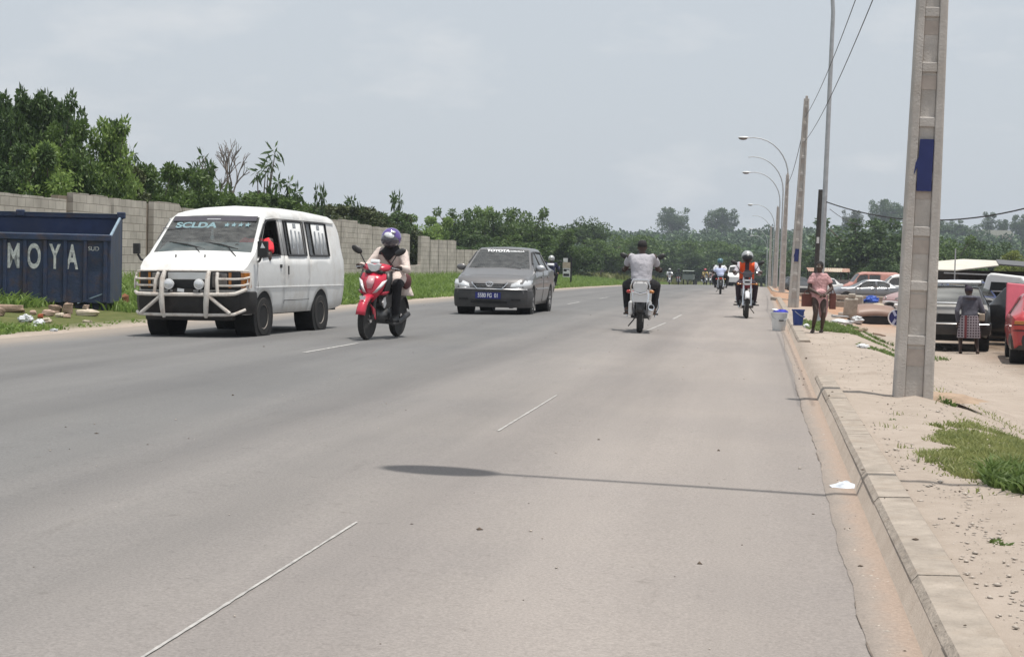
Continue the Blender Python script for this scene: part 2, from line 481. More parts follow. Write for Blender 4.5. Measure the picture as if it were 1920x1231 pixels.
m_gut_ = mat('gutter_dirt', (.37, .295, .245), .95, var=.18, scale=5, bump=.4, bscale=50, dirt=(.22, .2, .185), dscale=2.2, damt=.7, spec=.1)
def gutter_mat():
    m, n, l, b = nt('gutter_sand')
    ge = n.new('ShaderNodeNewGeometry'); sp = n.new('ShaderNodeSeparateXYZ'); l.new(ge.outputs['Position'], sp.inputs[0])
    def noise(s, d=7, r=.65):
        q = n.new('ShaderNodeTexNoise'); q.inputs['Scale'].default_value = s; q.inputs['Detail'].default_value = d; q.inputs['Roughness'].default_value = r
        l.new(ge.outputs['Position'], q.inputs['Vector']); return q.outputs['Fac']
    med = noise(4); fine = noise(70, 4, .8)
    ad = n.new('ShaderNodeMath'); ad.operation = 'MULTIPLY_ADD'; ad.inputs[1].default_value = .16; l.new(med, ad.inputs[0]); l.new(sp.outputs['X'], ad.inputs[2])
    rp = n.new('ShaderNodeValToRGB'); e = rp.color_ramp.elements
    mr = n.new('ShaderNodeMapRange'); mr.inputs['From Min'].default_value = .42; mr.inputs['From Max'].default_value = .66; l.new(ad.outputs[0], mr.inputs['Value']); l.new(mr.outputs[0], rp.inputs[0])
    e[0].position = 0; e[0].color = (.255, .225, .20, 1); e[1].position = 1; e[1].color = (.31, .25, .205, 1)
    k = e.new(.30); k.color = (.32, .275, .24, 1); k = e.new(.62); k.color = (.36, .285, .235, 1)
    x2 = n.new('ShaderNodeMixRGB'); x2.blend_type = 'MULTIPLY'; x2.inputs[0].default_value = 1
    r2 = n.new('ShaderNodeValToRGB'); r2.color_ramp.elements[0].position = .25; r2.color_ramp.elements[1].position = .75
    r2.color_ramp.elements[0].color = (.72, .72, .72, 1); r2.color_ramp.elements[1].color = (1.2, 1.2, 1.2, 1)
    l.new(fine, r2.inputs[0]); l.new(rp.outputs[0], x2.inputs[1]); l.new(r2.outputs[0], x2.inputs[2])
    l.new(x2.outputs[0], b.inputs['Base Color']); b.inputs['Roughness'].default_value = .95; b.inputs['Specular IOR Level'].default_value = .1
    bp = n.new('ShaderNodeBump'); bp.inputs['Strength'].default_value = .6; bp.inputs['Distance'].default_value = .01
    l.new(fine, bp.inputs['Height']); l.new(bp.outputs[0], b.inputs['Normal'])
    return m
m_gut = gutter_mat()
# sandy gutter strip with a ragged road side edge
gy = [i * .11 for i in range(-54, 760)]; wob = 0
Vg = []
for y in gy:
    wob = .82 * (wob if y > -5.9 else 0) + rnd.uniform(-.011, .011); e = .375 + wob * .55 + .010 * math.sin(y * .7)
    for k_, x in enumerate((e, e + .05, KX0 + .03)): Vg.append((x, y, road_z(x, y) + (.003, .013, .016)[k_]))
Fg = [(3 * j + i, 3 * j + i + 1, 3 * j + i + 4, 3 * j + i + 3) for j in range(len(gy) - 1) for i in (0, 1)]
go = np_mesh('gutter', Vg, Fg, m_gut, smooth=True); tag(go, kind='structure')
# broken asphalt lip: a ragged dark crack along the road edge
ck = MB(); pc = None; wob = 0
for i, y in enumerate(gy):
    e = Vg[3 * i][0]
    a = .001 + .004 * max(0, math.sin(y * 1.9) * math.sin(y * 5.3 + 2)) + rnd.uniform(0, .0025)
    q = [(e - a, y, road_z(e, y) + .0045), (e + a * .4, y, road_z(e, y) + .0055)]
    if pc and math.sin(y * 1.3) + math.sin(y * .47 + 1) > .1 and rnd.random() < .6 and y < 40: ck.add([pc[0], pc[1], q[1], q[0]], [(0, 1, 2, 3)])
    pc = q
tag(ck.build('road_edge_crack', mat('crack_dark', (.16, .13, .105), .95, var=.3, scale=20), smooth=0), kind='structure')
# painted markings: worn dashes
m_line = mat('worn_line_paint', (.40, .39, .37), .8, var=.25, scale=25, dirt=(.24, .23, .22), dscale=9, damt=1.0)
mk = MB()
def dash(x0, y0, x1, y1, wd):
    N = max(2, int((y1 - y0) / (.07 if y0 < 20 else .4))); pr = []
    for i in range(N + 1):
        t = i / N; x = x0 + (x1 - x0) * t; y = y0 + (y1 - y0) * t
        a = wd / 2 * rnd.uniform(.55, 1.1)
        pr.append(((x - a, y, road_z(x - a, y) + .004), (x + a, y, road_z(x + a, y) + .004)))
    for i in range(N):
        mk.add([pr[i][0], pr[i][1], pr[i + 1][1], pr[i + 1][0]], [(0, 1, 2, 3)])
def dash_px(a, b, wd):
    A = G(*a); B = G(*b); dash(A.x, A.y, B.x, B.y, wd)
dash_px((262, 1236), (669, 979), .015)
dash_px((934, 808), (1044, 741), .020)
dash_px((570, 661), (672, 643), .07)
dash_px((1208, 622), (1248, 605), .04); dash_px((1262, 598), (1278, 590), .05)
for k in range(5): dash(-5.25, 36 + k * 9, -5.25, 39 + k * 9, .08)
tag(mk.build('road_markings', m_line, smooth=0), kind='structure')
# kerb of precast stones; sunk between 17.7 and 24.6 m, then turning into the side road
m_kerb = mat('kerb_concrete', (.34, .295, .25), .9, var=.2, scale=7, bump=.6, bscale=45, dirt=(.26, .20, .15), dscale=3.2, damt=.55, spec=.15)
kb = MB()
def kerb_stone(p0, p1, hgt, side=1):
    d = (p1 - p0).normalized(); q = Vector((d.y, -d.x, 0)) * side
    g = .0025; jj = rnd.uniform(-.001, .001)
    rings = []
    for p in (p0 + d * g, p1 - d * g):
        z = road_z(min(p.x, .5), p.y)
        w_ = KX1 - KX0
        j = 0
        prof = [(0, -.08), (.018, hgt - .025), (.04, hgt), (w_ - .015, hgt + .004), (w_, hgt - .015), (w_, -.08)]
        rings.append([p + q * (a + jj) + Vector((0, 0, z + c - p.z)) for a, c in prof])
    kb.loft(rings, True, True)
y = -6.0
while y < 66:
    L = 1.0
    hg = .125 + rnd.uniform(-.003, .003)
    if 17.4 < y + .5 < 24.6: hg = .05 + .03 * abs(y + .5 - 21) / 3.5
    kerb_stone(Vector((KX0, y, 0)), Vector((KX0, y + L, 0)), hg)
    y += L
pl = [(.54, 150), (.54, 92), (.75, 86), (1.3, 82), (3.0, 78), (6, 74)]
for a, b in zip(pl, pl[1:]):
    A = Vector((a[0], a[1], 0)); B = Vector((b[0], b[1], 0)); N = max(1, int((A - B).length / 2.0))
    for i in range(N): kerb_stone(B + (A - B) * ((N - 1 - i) / N), B + (A - B) * ((N - i) / N), .14)
pl = [(.54, 66), (.9, 61.5), (1.6, 60), (3.4, 59.5)]
for a, b in zip(pl, pl[1:]): kerb_stone(Vector((a[0], a[1], 0)), Vector((b[0], b[1], 0)), .13)
tag(kb.build('kerb', m_kerb, smooth=35), kind='structure')

# ------------------------------------------------------------------ grass (stuff)
def blades(name, pts, hmin, hmax, wd, m, seed=1, lean=.5):
    rg = np.random.default_rng(seed); P = np.asarray(pts); N = len(P)
    h = rg.uniform(hmin, hmax, N) * (P[:, 3] if P.shape[1] > 3 else 1)
    a = rg.uniform(0, 2 * np.pi, N); ln = rg.uniform(.1, lean, N) * h
    dx, dy = np.cos(a), np.sin(a); px, py = -dy, dx
    b = rg.uniform(0, 2 * np.pi, N); qx, qy = np.cos(b) * wd / 2, np.sin(b) * wd / 2
    V = np.zeros((N, 6, 3), dtype=np.float32)
    for k, (t, wv) in enumerate(((0, 1), (.55, .9), (1, .1))):
        cx = P[:, 0] + dx * ln * t * t; cy = P[:, 1] + dy * ln * t * t; cz = P[:, 2] + h * t * (1 - .25 * t) - .01
        V[:, 2 * k] = np.stack([cx - qx * wv, cy - qy * wv, cz], 1)
        V[:, 2 * k + 1] = np.stack([cx + qx * wv, cy + qy * wv, cz], 1)
    o = np.arange(N)[:, None] * 6
    F = np.concatenate([o + np.array([0, 1, 3, 2]), o + np.array([2, 3, 5, 4])], 1).reshape(-1, 4)
    return np_mesh(name, V.reshape(-1, 3), F, m)
m_gr = leaf('grass_blades', (.09, .16, .03), (.27, .38, .10), 1.2, .5)
m_gd = leaf('grass_dry', (.14, .18, .055), (.36, .38, .15), 3, .5)
def clumpy(x, y, s=1.0): return .5 + .5 * math.sin(x * 1.7 * s + 2 * math.sin(y * .9 * s)) * math.sin(y * 1.3 * s + math.sin(x * 2.3 * s))
pts = []
while len(pts) < 85000:
    y = 20 + 170 * rnd.random() ** 1.9
    x = -10.05 - 6.8 * rnd.random() ** 1.15
    c = clumpy(x, y)
    near = (-10.05 - x)
    edge = .15 + .25 * clumpy(0, y, 1.6)
    if near < edge: continue
    bare = 23.5 < y < 29.8 and x > -13.2
    if bare and (rnd.random() < .8 or x < -10.75): continue
    if y < 24 and rnd.random() < .35: continue
    g = .35 + .75 * c + .16 * near + (.25 if y > 35 else -.1)
    pts.append((x, y, H(x, y), max(.25, g) * min(1, .35 + near * .9) * (.35 if bare else 1)))
o = blades('roadside_grass', pts, .10, .34, .042, m_gr, 3, 1.1)
tag(o, 'lush green grass and weeds along the left road edge below the block wall', 'grass', kind='stuff')
# creeping grass patches on the right footway
pts = []
def patch(cx, cy, rx, ry, N, h=1.0, thr=.25):
    k = 0
    while k < N:
        a = rnd.uniform(0, 2 * math.pi); r = math.sqrt(rnd.random()) * 1.06
        x = cx + rx * r * math.cos(a); y = cy + ry * r * math.sin(a); k += 1
        if x < .8: continue
        f = clumpy(x, y, 3.2) * .6 + .4 * clumpy(x + 3, y, 7)
        if f < thr * (r ** 2) * 2.2: continue
        pts.append((x, y, H(x, y), h * (.5 + f)))
patch(1.58, 10.6, .62, 2.0, 19000, .6, .3)
patch(1.62, 9.0, .36, .9, 7000, .95, .2)
patch(2.4, 11.5, .8, 1.6, 5000, .6); patch(1.7, 10.6, 1.0, 3.4, 5000, .45, .42); patch(2.2, 16, 1.0, 3, 1200, .5, .5)
o = blades('footway_grass', pts, .035, .10, .010, m_gd, 5, .9)
tag(o, 'low creeping yellow green grass patch beside the gravel footway', 'grass', kind='stuff')
pts = []
patch(1.50, 8.9, .30, .55, 3200, 1.7, .08); patch(1.62, 9.6, .3, .5, 1200, 1.1, .3); patch(1.25, 31.8, .55, 2.2, 2600, 1.5, .2); patch(1.9, 30.2, .5, 1.2, 900, 1.0, .35); patch(1.9, 24.5, .6, .8, 1500, .9, .35); patch(2.3, 37.5, .6, .7, 900, 1.6, .3)
patch(.9, 33.5, .25, 3, 700, 1.2); patch(3.2, 33.5, .5, .8, 600, 1.2)
patch(.98, 12.4, .03, .06, 22, .6, 0); patch(1.0, 7.0, .04, .08, 30, .5, 0); patch(1.12, 6.2, .05, .1, 50, .5, 0); patch(1.62, 14.7, .06, .12, 70, 1.2, 0)
o = blades('kerbside_weeds', pts, .025, .075, .020, leaf('weed_green', (.075, .13, .032), (.20, .27, .085), 2, .45), 6, 1.2)
tag(o, 'short green weeds around the feet of the child and behind the kerb', 'weeds', kind='stuff')
# gravel and pebbles
def pebbles(name, pts, m, seed):
    rg = np.random.default_rng(seed)
    base_v = np.array([(1, 0, 0), (0, 1, 0), (-1, 0, 0), (0, -1, 0), (0, 0, .75), (0, 0, -.6)], dtype=np.float32)
    base_f = np.array([(0, 1, 4), (1, 2, 4), (2, 3, 4), (3, 0, 4), (1, 0, 5), (2, 1, 5), (3, 2, 5), (0, 3, 5)])
    V = []; F = []
    for i, (x, y, z, s) in enumerate(pts):
        a = rg.uniform(0, 6.28); c, s_ = math.cos(a), math.sin(a)
        b = base_v * rg.uniform(.6, 1.3, (6, 1)) * s * np.array([1, rg.uniform(.5, 1), rg.uniform(.4, .8)])
        rot = np.stack([b[:, 0] * c - b[:, 1] * s_, b[:, 0] * s_ + b[:, 1] * c, b[:, 2]], 1)
        V.append(rot + (x, y, z)); F.append(base_f + 6 * i)
    return np_mesh(name, np.concatenate(V), np.concatenate(F), m)
pts = []
for _ in range(10500):
    y = 4 + 36 * rnd.random() ** 1.6; x = KX1 + .03 + (3.9 if y > 12 else 1.3) * rnd.random()
    s = .0025 + .010 * rnd.random() ** 3 + (.014 * rnd.random() ** 9)
    pts.append((x, y, H(x, y) + s * .2, s))
for _ in range(260):
    y = 3.5 + 20 * rnd.random() ** 1.5; x = .42 + .12 * rnd.random(); s = .004 + .012 * rnd.random() ** 3
    pts.append((x, y, road_z(x, y) + .012, s))
for _ in range(150):
    y = 4 + 26 * rnd.random() ** 1.4; x = -6 + 6.3 * rnd.random(); s = .003 + .012 * rnd.random() ** 3
    pts.append((x, y, road_z(x, y) + .003, s))
pd = []
for _ in range(170):
    y = 4 + 40 * rnd.random() ** 1.5; x = -9.5 + 9.9 * rnd.random(); s_ = .004 + .022 * rnd.random() ** 4
    pd.append((x, y, road_z(x, y) + .001, s_))
for _ in range(240):
    y = 3 + 30 * rnd.random() ** 1.5; x = .40 + 2.6 * rnd.random() ** 1.5; s_ = .004 + .018 * rnd.random() ** 3
    pd.append((x, y, (H(x, y) if x > KX1 else road_z(x, y) + (.13 if x > KX0 else .012)) + .002, s_))
tag(pebbles('leaf_litter', pd, mat('litter_dark', (.10, .075, .055), .95, var=.4, scale=4), 12), 'small dark scraps and leaves scattered on the road and footway', 'litter', kind='stuff')
m_peb = mat('pebble_stone', (.42, .37, .32), .9, var=.35, scale=3)
tag(pebbles('gravel', pts, m_peb, 2), 'pale loose gravel scattered over the footway and road', 'gravel', kind='stuff')
# ================================================================== BLOCK WALL
def block_mat(name, c1, c2, mortar):
    m, n, l, b = nt(name)
    tc = n.new('ShaderNodeTexCoord'); sp = n.new('ShaderNodeSeparateXYZ'); l.new(tc.outputs['Object'], sp.inputs[0])
    cb = n.new('ShaderNodeCombineXYZ'); l.new(sp.outputs['Y'], cb.inputs[0]); l.new(sp.outputs['Z'], cb.inputs[1])
    nz = n.new('ShaderNodeTexNoise'); nz.inputs['Scale'].default_value = 1.3; nz.inputs['Detail'].default_value = 8; l.new(tc.outputs['Object'], nz.inputs['Vector'])
    va = n.new('ShaderNodeVectorMath'); va.operation = 'MULTIPLY_ADD'; va.inputs[1].default_value = (.02, .02, 0)
    l.new(nz.outputs['Color'], va.inputs[0]); l.new(cb.outputs[0], va.inputs[2])
    br = n.new('ShaderNodeTexBrick'); br.inputs['Scale'].default_value = 1
    br.inputs['Brick Width'].default_value = .42; br.inputs['Row Height'].default_value = .215; br.inputs['Mortar Size'].default_value = .012; br.inputs['Mortar Smooth'].default_value = .4
    br.inputs['Color1'].default_value = c1 + (1,); br.inputs['Color2'].default_value = c2 + (1,); br.inputs['Mortar'].default_value = mortar + (1,)
    l.new(va.outputs[0], br.inputs['Vector'])
    rp = n.new('ShaderNodeValToRGB'); rp.color_ramp.elements[0].position = .3; rp.color_ramp.elements[1].position = .72
    rp.color_ramp.elements[0].color = (.74, .72, .7, 1); rp.color_ramp.elements[1].color = (1.12, 1.1, 1.08, 1)
    l.new(nz.outputs['Fac'], rp.inputs[0])
    mx = n.new('ShaderNodeMixRGB'); mx.blend_type = 'MULTIPLY'; mx.inputs[0].default_value = 1
    l.new(br.outputs['Color'], mx.inputs[1]); l.new(rp.outputs[0], mx.inputs[2]); l.new(mx.outputs[0], b.inputs['Base Color'])
    b.inputs['Roughness'].default_value = .95; b.inputs['Specular IOR Level'].default_value = .1
    bp = n.new('ShaderNodeBump'); bp.inputs['Strength'].default_value = .6; bp.inputs['Distance'].default_value = .02
    l.new(br.outputs['Fac'], bp.inputs['Height']); bp.invert = True; l.new(bp.outputs[0], b.inputs['Normal'])
    return m
WX = -17.0
def wall_at(px, py):
    d = ray(px, py); return CAM + d * (WX / d.x)
m_wall = block_mat('block_wall', (.60, .555, .505), (.52, .48, .435), (.35, .315, .28))
m_pill = mat('wall_pillar', (.26, .21, .165), .95, var=.25, scale=4)  # brown darkened to paint in the shade inside the recessed wall gaps
y0 = wall_at(0, 450).y
wall = empty('block_wall', (WX, y0, H(WX, y0)), 0, 'long unfinished grey block wall with stepped panels of uneven height behind the verge', 'wall')
pan = [(-420, -300, 345), (-296, -150, 349), (-146, 124, 360), (138, 209, 365), (213, 274, 375), (288, 341, 380), (343, 398, 392), (402, 460, 395), (464, 515, 400), (519, 560, 403), (563, 597, 407), (599, 639.3, 411.5), (641.5, 671, 412.5), (671.3, 699, 421), (699.4, 729, 426), (731, 747.3, 431), (749, 768.5, 438), (768.9, 789.5, 497), (790, 806.3, 443), (808, 822.5, 450), (824, 838.5, 450), (840, 855.5, 450.5), (857.5, 870, 468), (872, 885, 468.5), (886.5, 900, 469), (901, 915, 470), (916, 930, 472), (931, 946, 473)]
for i, (a, b, t) in enumerate(pan):
    A = wall_at(a, t); B = wall_at(b, t); M_ = wall_at((a + b) / 2, t)
    x0 = rnd.uniform(-.012, .012)
    zb = min(H(WX, A.y), H(WX, B.y)) - .1
    zt = M_.z
    q = MB()
    # block-built top edge: courses end unevenly
    N = max(1, int((B.y - A.y) / .42)); L = (B.y - A.y) / N
    pr = [(A.y, zb)]
    for k in range(N):
        dz = rnd.uniform(-.012, .012)
        pr += [(A.y + k * L + (.002 if k else 0), zt + dz), (A.y + (k + 1) * L - .002, zt + dz)]
    if i in (5, 3, 13): pr[-1] = (pr[-1][0], pr[-1][1] - .18); pr.insert(-1, (pr[-1][0] - .25, zt)); 
    pr.append((B.y, zb))
    pr = [(p[0] - y0, p[1] - wall.location.z) for p in pr]
    q.prism(pr, x0 - .16, x0, 'x')
    q.build('wall_panel', m_wall, wall, smooth=0)
for a, b, t in ((124, 138, 366), (274, 288, 380), (341, 343, 388), (560, 563, 408), (639, 642, 416), (747, 749, 440)):
    A = wall_at(a - .5, t); B = wall_at(b + .5, t); q = MB()
    zb = H(WX, A.y) - .1
    q.box((-.27, (A.y + B.y) / 2 - y0, (A.z + zb) / 2 - wall.location.z), (.2, B.y - A.y + .1, A.z - zb))
    q.build('pillar', m_pill, wall, smooth=0)

# ================================================================== SKIP
m_blue = mat('skip_blue', (.022, .038, .088), .55, var=.3, scale=3, dirt=(.085, .052, .036), dscale=3.4, damt=.8, bump=.3, bscale=20)
m_blue_in = mat('skip_blue_inside', (.014, .032, .10), .6, var=.3, scale=4, dirt=(.03, .03, .035), dscale=2, damt=.6)
m_edge = mat('skip_worn_edge', (.23, .31, .38), .5, var=.3, scale=9)
m_let = mat('skip_letter', (.78, .78, .76), .7, var=.15, scale=14, dirt=(.10, .11, .14), dscale=9, damt=.9)
cg = G(206, 583); BR = R(15)
skip = empty('waste_skip', (cg.x, cg.y, cg.z), BR, 'big dark blue open waste skip lettered MOYA in front of the block wall', 'skip')
SL, SD, FH, BH = 5.3, 1.75, 1.37, 1.80
q = MB()
q.box((-SL / 2, .04, .15 + (FH - .15) / 2), (SL, .05, FH - .15))
q.build('front_panel', m_blue, skip, smooth=0, bevel=.008)
q = MB(); q.box((-SL / 2, SD, .15 + (BH - .15) / 2), (SL, .05, BH - .15)); q.build('back_panel', m_blue_in, skip, smooth=0, bevel=.008)
q = MB(); q.box((-SL / 2, SD / 2, .19), (SL, SD, .08)); q.build('floor_plate', m_blue, skip, smooth=0)
for x in (-.03, -SL + .03):
    q = MB(); q.prism([(.07, .2), (SD - .03, .2), (SD - .03, BH), (SD - .25, BH - .02), (.07, FH)], x - .025, x + .025, 'x'); q.build('end_panel', m_blue, skip, smooth=0, bevel=.006)
    q = MB(); q.tube([(x, .05, FH + .02), (x, SD - .22, BH - .02)], .028, 6); q.build('end_rail', m_edge, skip)
q = MB(); q.box((-SL / 2, .03, FH + .005), (SL + .02, .15, .13)); q.build('top_rail', m_blue, skip, smooth=0, bevel=.02)
q = MB(); q.box((-2.95, .0, FH + .073), (4.4, .05, .006)); q.box((-.42, .01, FH + .0735), (.8, .045, .006)); q.build('worn_edge', m_edge, skip, smooth=0)
q = MB(); q.box((-SL / 2, SD, BH + .02), (SL + .04, .12, .1)); q.build('top_rail', m_blue, skip, smooth=0, bevel=.02)
q = MB(); q.box((-SL / 2, SD - .02, BH + .073), (SL - .2, .1, .006)); q.build('worn_edge', m_edge, skip, smooth=0)
for x in (-.02, -1.98, -3.9):
    q = MB(); q.box((x, SD - .02, BH + .05), (.16, .16, .13)); q.build('lifting_lug', m_blue, skip, smooth=0, bevel=.02)
pitch = .37
for k in range(14):
    x = -.10 - k * pitch; q = MB()
    q.prism([(x - .05, .015), (x - .03, -.035), (x + .03, -.035), (x + .05, .015)], .16, FH - .06, 'z')
    q.build('rib', m_blue, skip, smooth=0, bevel=.006)
for z, x in ((.14, -.55), (.14, -SL + .5)):
    q = MB(); q.box((x, SD / 2, .07), (.9, SD - .3, .14)); q.build('skid', m_blue, skip, smooth=0)
q = MB(); q.box((-.35, .01, .24), (.55, .02, .02), (0, R(-22), 0)); q.build('worn_edge', m_edge, skip, smooth=0)
MX = Matrix.Translation((0, 0, 0))
def face_front(x, z, y=.012): return Matrix.Translation((x, y, z)) @ Matrix.Rotation(R(90), 4, 'X')
for ch, px_ in (('S', -4), ('M', 32), ('O', 69), ('Y', 107), ('A', 138.5)):
    x = (px_ - 209) / 98.7
    text_mesh(ch, 'letter', m_let, skip, face_front(x, .985), .64, .50 if ch in 'MO' else .47, .002, .016)
text_mesh('DSUD', 'letter', m_let, skip, face_front(-.36, 1.17), .11, 1.0, .002)

# ------------------------------------------------------------------ rubble
def rock(mb, c, s, seed, rough=.16, rot=0, boxy=.5):
    rg = random.Random(seed); rings = []
    nu, nv = 11, 7
    M_ = Matrix.Rotation(rot, 3, 'Z')
    ph = [rg.uniform(0, 6.28) for _ in range(6)]
    for j in range(nv + 1):
        a = -math.pi / 2 + math.pi * j / nv; ring = []
        for k in range(nu):
            t = 2 * math.pi * k / nu
            p = Vector((math.cos(a) * math.cos(t), math.cos(a) * math.sin(t), math.sin(a)))
            mx_ = max(abs(p.x), abs(p.y), abs(p.z)); p = p * (1 - boxy) + p / mx_ * boxy * .85
            f = 1 + rough * (math.sin(3 * t + ph[0] + 2 * a) + math.sin(5 * a + ph[1] + t) + .6 * math.sin(7 * t + ph[2])) * .5 + rg.uniform(-rough, rough) * .35
            p = Vector((p.x * s[0] / 2, p.y * s[1] / 2, p.z * s[2] / 2)) * f
            ring.append(Vector(c) + M_ @ p)
        rings.append(ring)
    mb.loft(rings, True, True)
m_rk1 = mat('rubble_brown', (.30, .22, .17), .95, var=.25, scale=9, bump=.5, bscale=30, spec=.1)
m_rk2 = mat('rubble_pink', (.45, .33, .27), .95, var=.25, scale=9, bump=.5, bscale=30, spec=.1)
m_rk3 = mat('rubble_pale', (.55, .47, .38), .95, var=.2, scale=9, bump=.5, bscale=30, spec=.1)
m_red = mat('rubble_red', (.38, .10, .05), .9, var=.3, scale=9)
m_bag = mat('plastic_bag', (.62, .64, .66), .35, var=.2, scale=12)
def rock_px(px, py, sz, m, label, cat='stone', name='stone', seed=1, boxy=.6, rot=.2, group=None):
    g = G(px, py); q = MB(); rock(q, (0, 0, sz[2] * .42), sz, seed, .14, rot, boxy)
    o = q.build(name, m, None, smooth=35, loc=(g.x, g.y, g.z)); tag(o, label, cat, group or 'broken stones below the skip'); return o
rock_px(14, 585, (.60, .25, .15), m_rk1, 'long flat brown stone slab below the letter M end of the skip', seed=3, boxy=.9)
rock_px(-8, 592, (.3, .2, .16), m_rk1, 'brown stone cut off by the left edge of the photo', seed=31, boxy=.8)
rock_px(103, 586, (.26, .22, .16), m_rk1, 'squarish brown stone block left of the taller block under the skip', seed=4, boxy=.85)
rock_px(127, 588, (.19, .22, .22), m_rk1, 'tallest brown stone block standing under the letter A of the skip', seed=5, boxy=.85)
rock_px(161, 580, (.13, .12, .1), m_rk2, 'small pinkish stone leaning on top behind the pale flat rock', seed=6, boxy=.8)
rock_px(163, 592, (.45, .25, .13), m_rk3, 'large pale flat rock at the right end of the rubble', seed=7, boxy=.5)
rock_px(90, 592, (.24, .22, .12), m_rk2, 'rounded pink stone in the middle of the rubble heap', seed=8, boxy=.3)
rock_px(62, 590, (.12, .12, .09), m_rk2, 'small pink stone left of the red brick piece', seed=9, boxy=.4)
rock_px(112, 595, (.16, .14, .09), m_rk3, 'small pale stone in front of the squarish brown block', seed=10)
rock_px(126, 596, (.13, .14, .08), m_rk2, 'small pink stone in front of the tallest block', seed=12)
rock_px(76, 596, (.10, .1, .08), m_red, 'red brick fragment in the rubble heap', 'brick', 'brick', seed=11, boxy=.8)
rock_px(163, 604, (.2, .06, .04), m_rk3, 'pale broken strip lying in the grass right of the rubble', 'debris', 'debris', seed=14, rot=-.2)
def crumple(mb, c, s, seed, n=12):
    rg = random.Random(seed); rings = []
    for j in range(n + 1):
        a = -math.pi / 2 + math.pi * j / n
        rings.append([Vector(c) + Vector((math.cos(a) * math.cos(t) * s[0], math.cos(a) * math.sin(t) * s[1], math.sin(a) * s[2])) * rg.uniform(.62, 1.15) for t in [2 * math.pi * k / 14 for k in range(14)]])
    mb.loft(rings, True, True)
def bag_px(px, py, s, label, m=m_bag, seed=1, name='plastic_bag', cat='bag', group='litter on the verge'):
    g = G(px, py); q = MB(); crumple(q, (0, 0, s[2] * .7), s, seed)
    o = q.build(name, m, None, smooth=20, loc=g); return tag(o, label, cat, group)
bag_px(48, 604, (.13, .1, .075), 'crumpled white plastic bag at the left front of the rubble', seed=2)
bag_px(74, 610, (.11, .09, .06), 'crumpled pale bag below the white bag near the asphalt', seed=3)
bag_px(62, 617, (.06, .05, .04), 'small crumpled wrapper at the road edge left of the rubble front', seed=4)
bag_px(101, 621, (.07, .03, .025), 'narrow white wrapper standing at the asphalt edge below the skip', seed=5)
bag_px(88, 605, (.09, .07, .05), 'grey plastic scrap between the rubble and the weeds', m_rk3, 6, 'litter', 'litter')
g = G(222, 573); q = MB(); rock(q, (0, 0, .1), (.42, .5, .24), 21, .2); rock(q, (-.16, -.05, .12), (.3, .35, .26), 22, .2); rock(q, (.14, 0, .13), (.16, .16, .24), 24, .2)
tag(remesh(q, 'earth_heap', mat('earth_red', (.22, .085, .04), .95, var=.35, scale=8), None, .02, 1), 'dark reddish brown heap of earth beside the right end of the skip', 'earth heap').location = g
# ================================================================== VEHICLES
m_tyre = mat('tyre_rubber', (.022, .021, .020), .85, var=.25, scale=8, dirt=(.06, .05, .04), dscale=5, damt=.3)
m_rim = mat('steel_rim', (.30, .27, .24), .6, .2, var=.3, scale=10, dirt=(.08, .065, .05), dscale=6, damt=.8)
m_alloy = mat('alloy_rim', (.55, .55, .56), .35, .8, var=.15, scale=8)
m_under = mat('underbody_black', (.012, .012, .012), .9, var=.3)
m_plas = mat('black_plastic', (.022, .022, .023), .55, var=.25, scale=9)
m_seat = mat('seat_fabric', (.035, .035, .04), .9, var=.2)
m_seatl = mat('seat_light', (.26, .26, .25), .9, var=.15)
m_chrome = mat('chrome', (.75, .75, .76), .18, 1.0, var=.06)
m_glass = glass('window_glass', (.50, .56, .56))
m_glassd = glass('tinted_glass', (.22, .25, .26))
m_glassw = glass('windscreen_glass', (.66, .74, .73), 1.0, .02, .10)
m_lens = mat('lamp_lens', (.70, .71, .72), .12, .3, var=.1, scale=30, coat=.6)
m_lensd = mat('dull_lamp_lens', (.22, .20, .19), .2, .2, var=.3, scale=20, coat=.4)
m_amber = mat('amber_lens', (.42, .15, .02), .2, var=.2, scale=20, coat=.6)
m_redl = mat('red_lens', (.45, .03, .02), .2, var=.2, scale=20, coat=.6)
m_skin = mat('dark_skin', (.055, .031, .022), .55, var=.15, scale=14)
m_white_t = mat('white_marking', (.75, .76, .77), .6, var=.06)

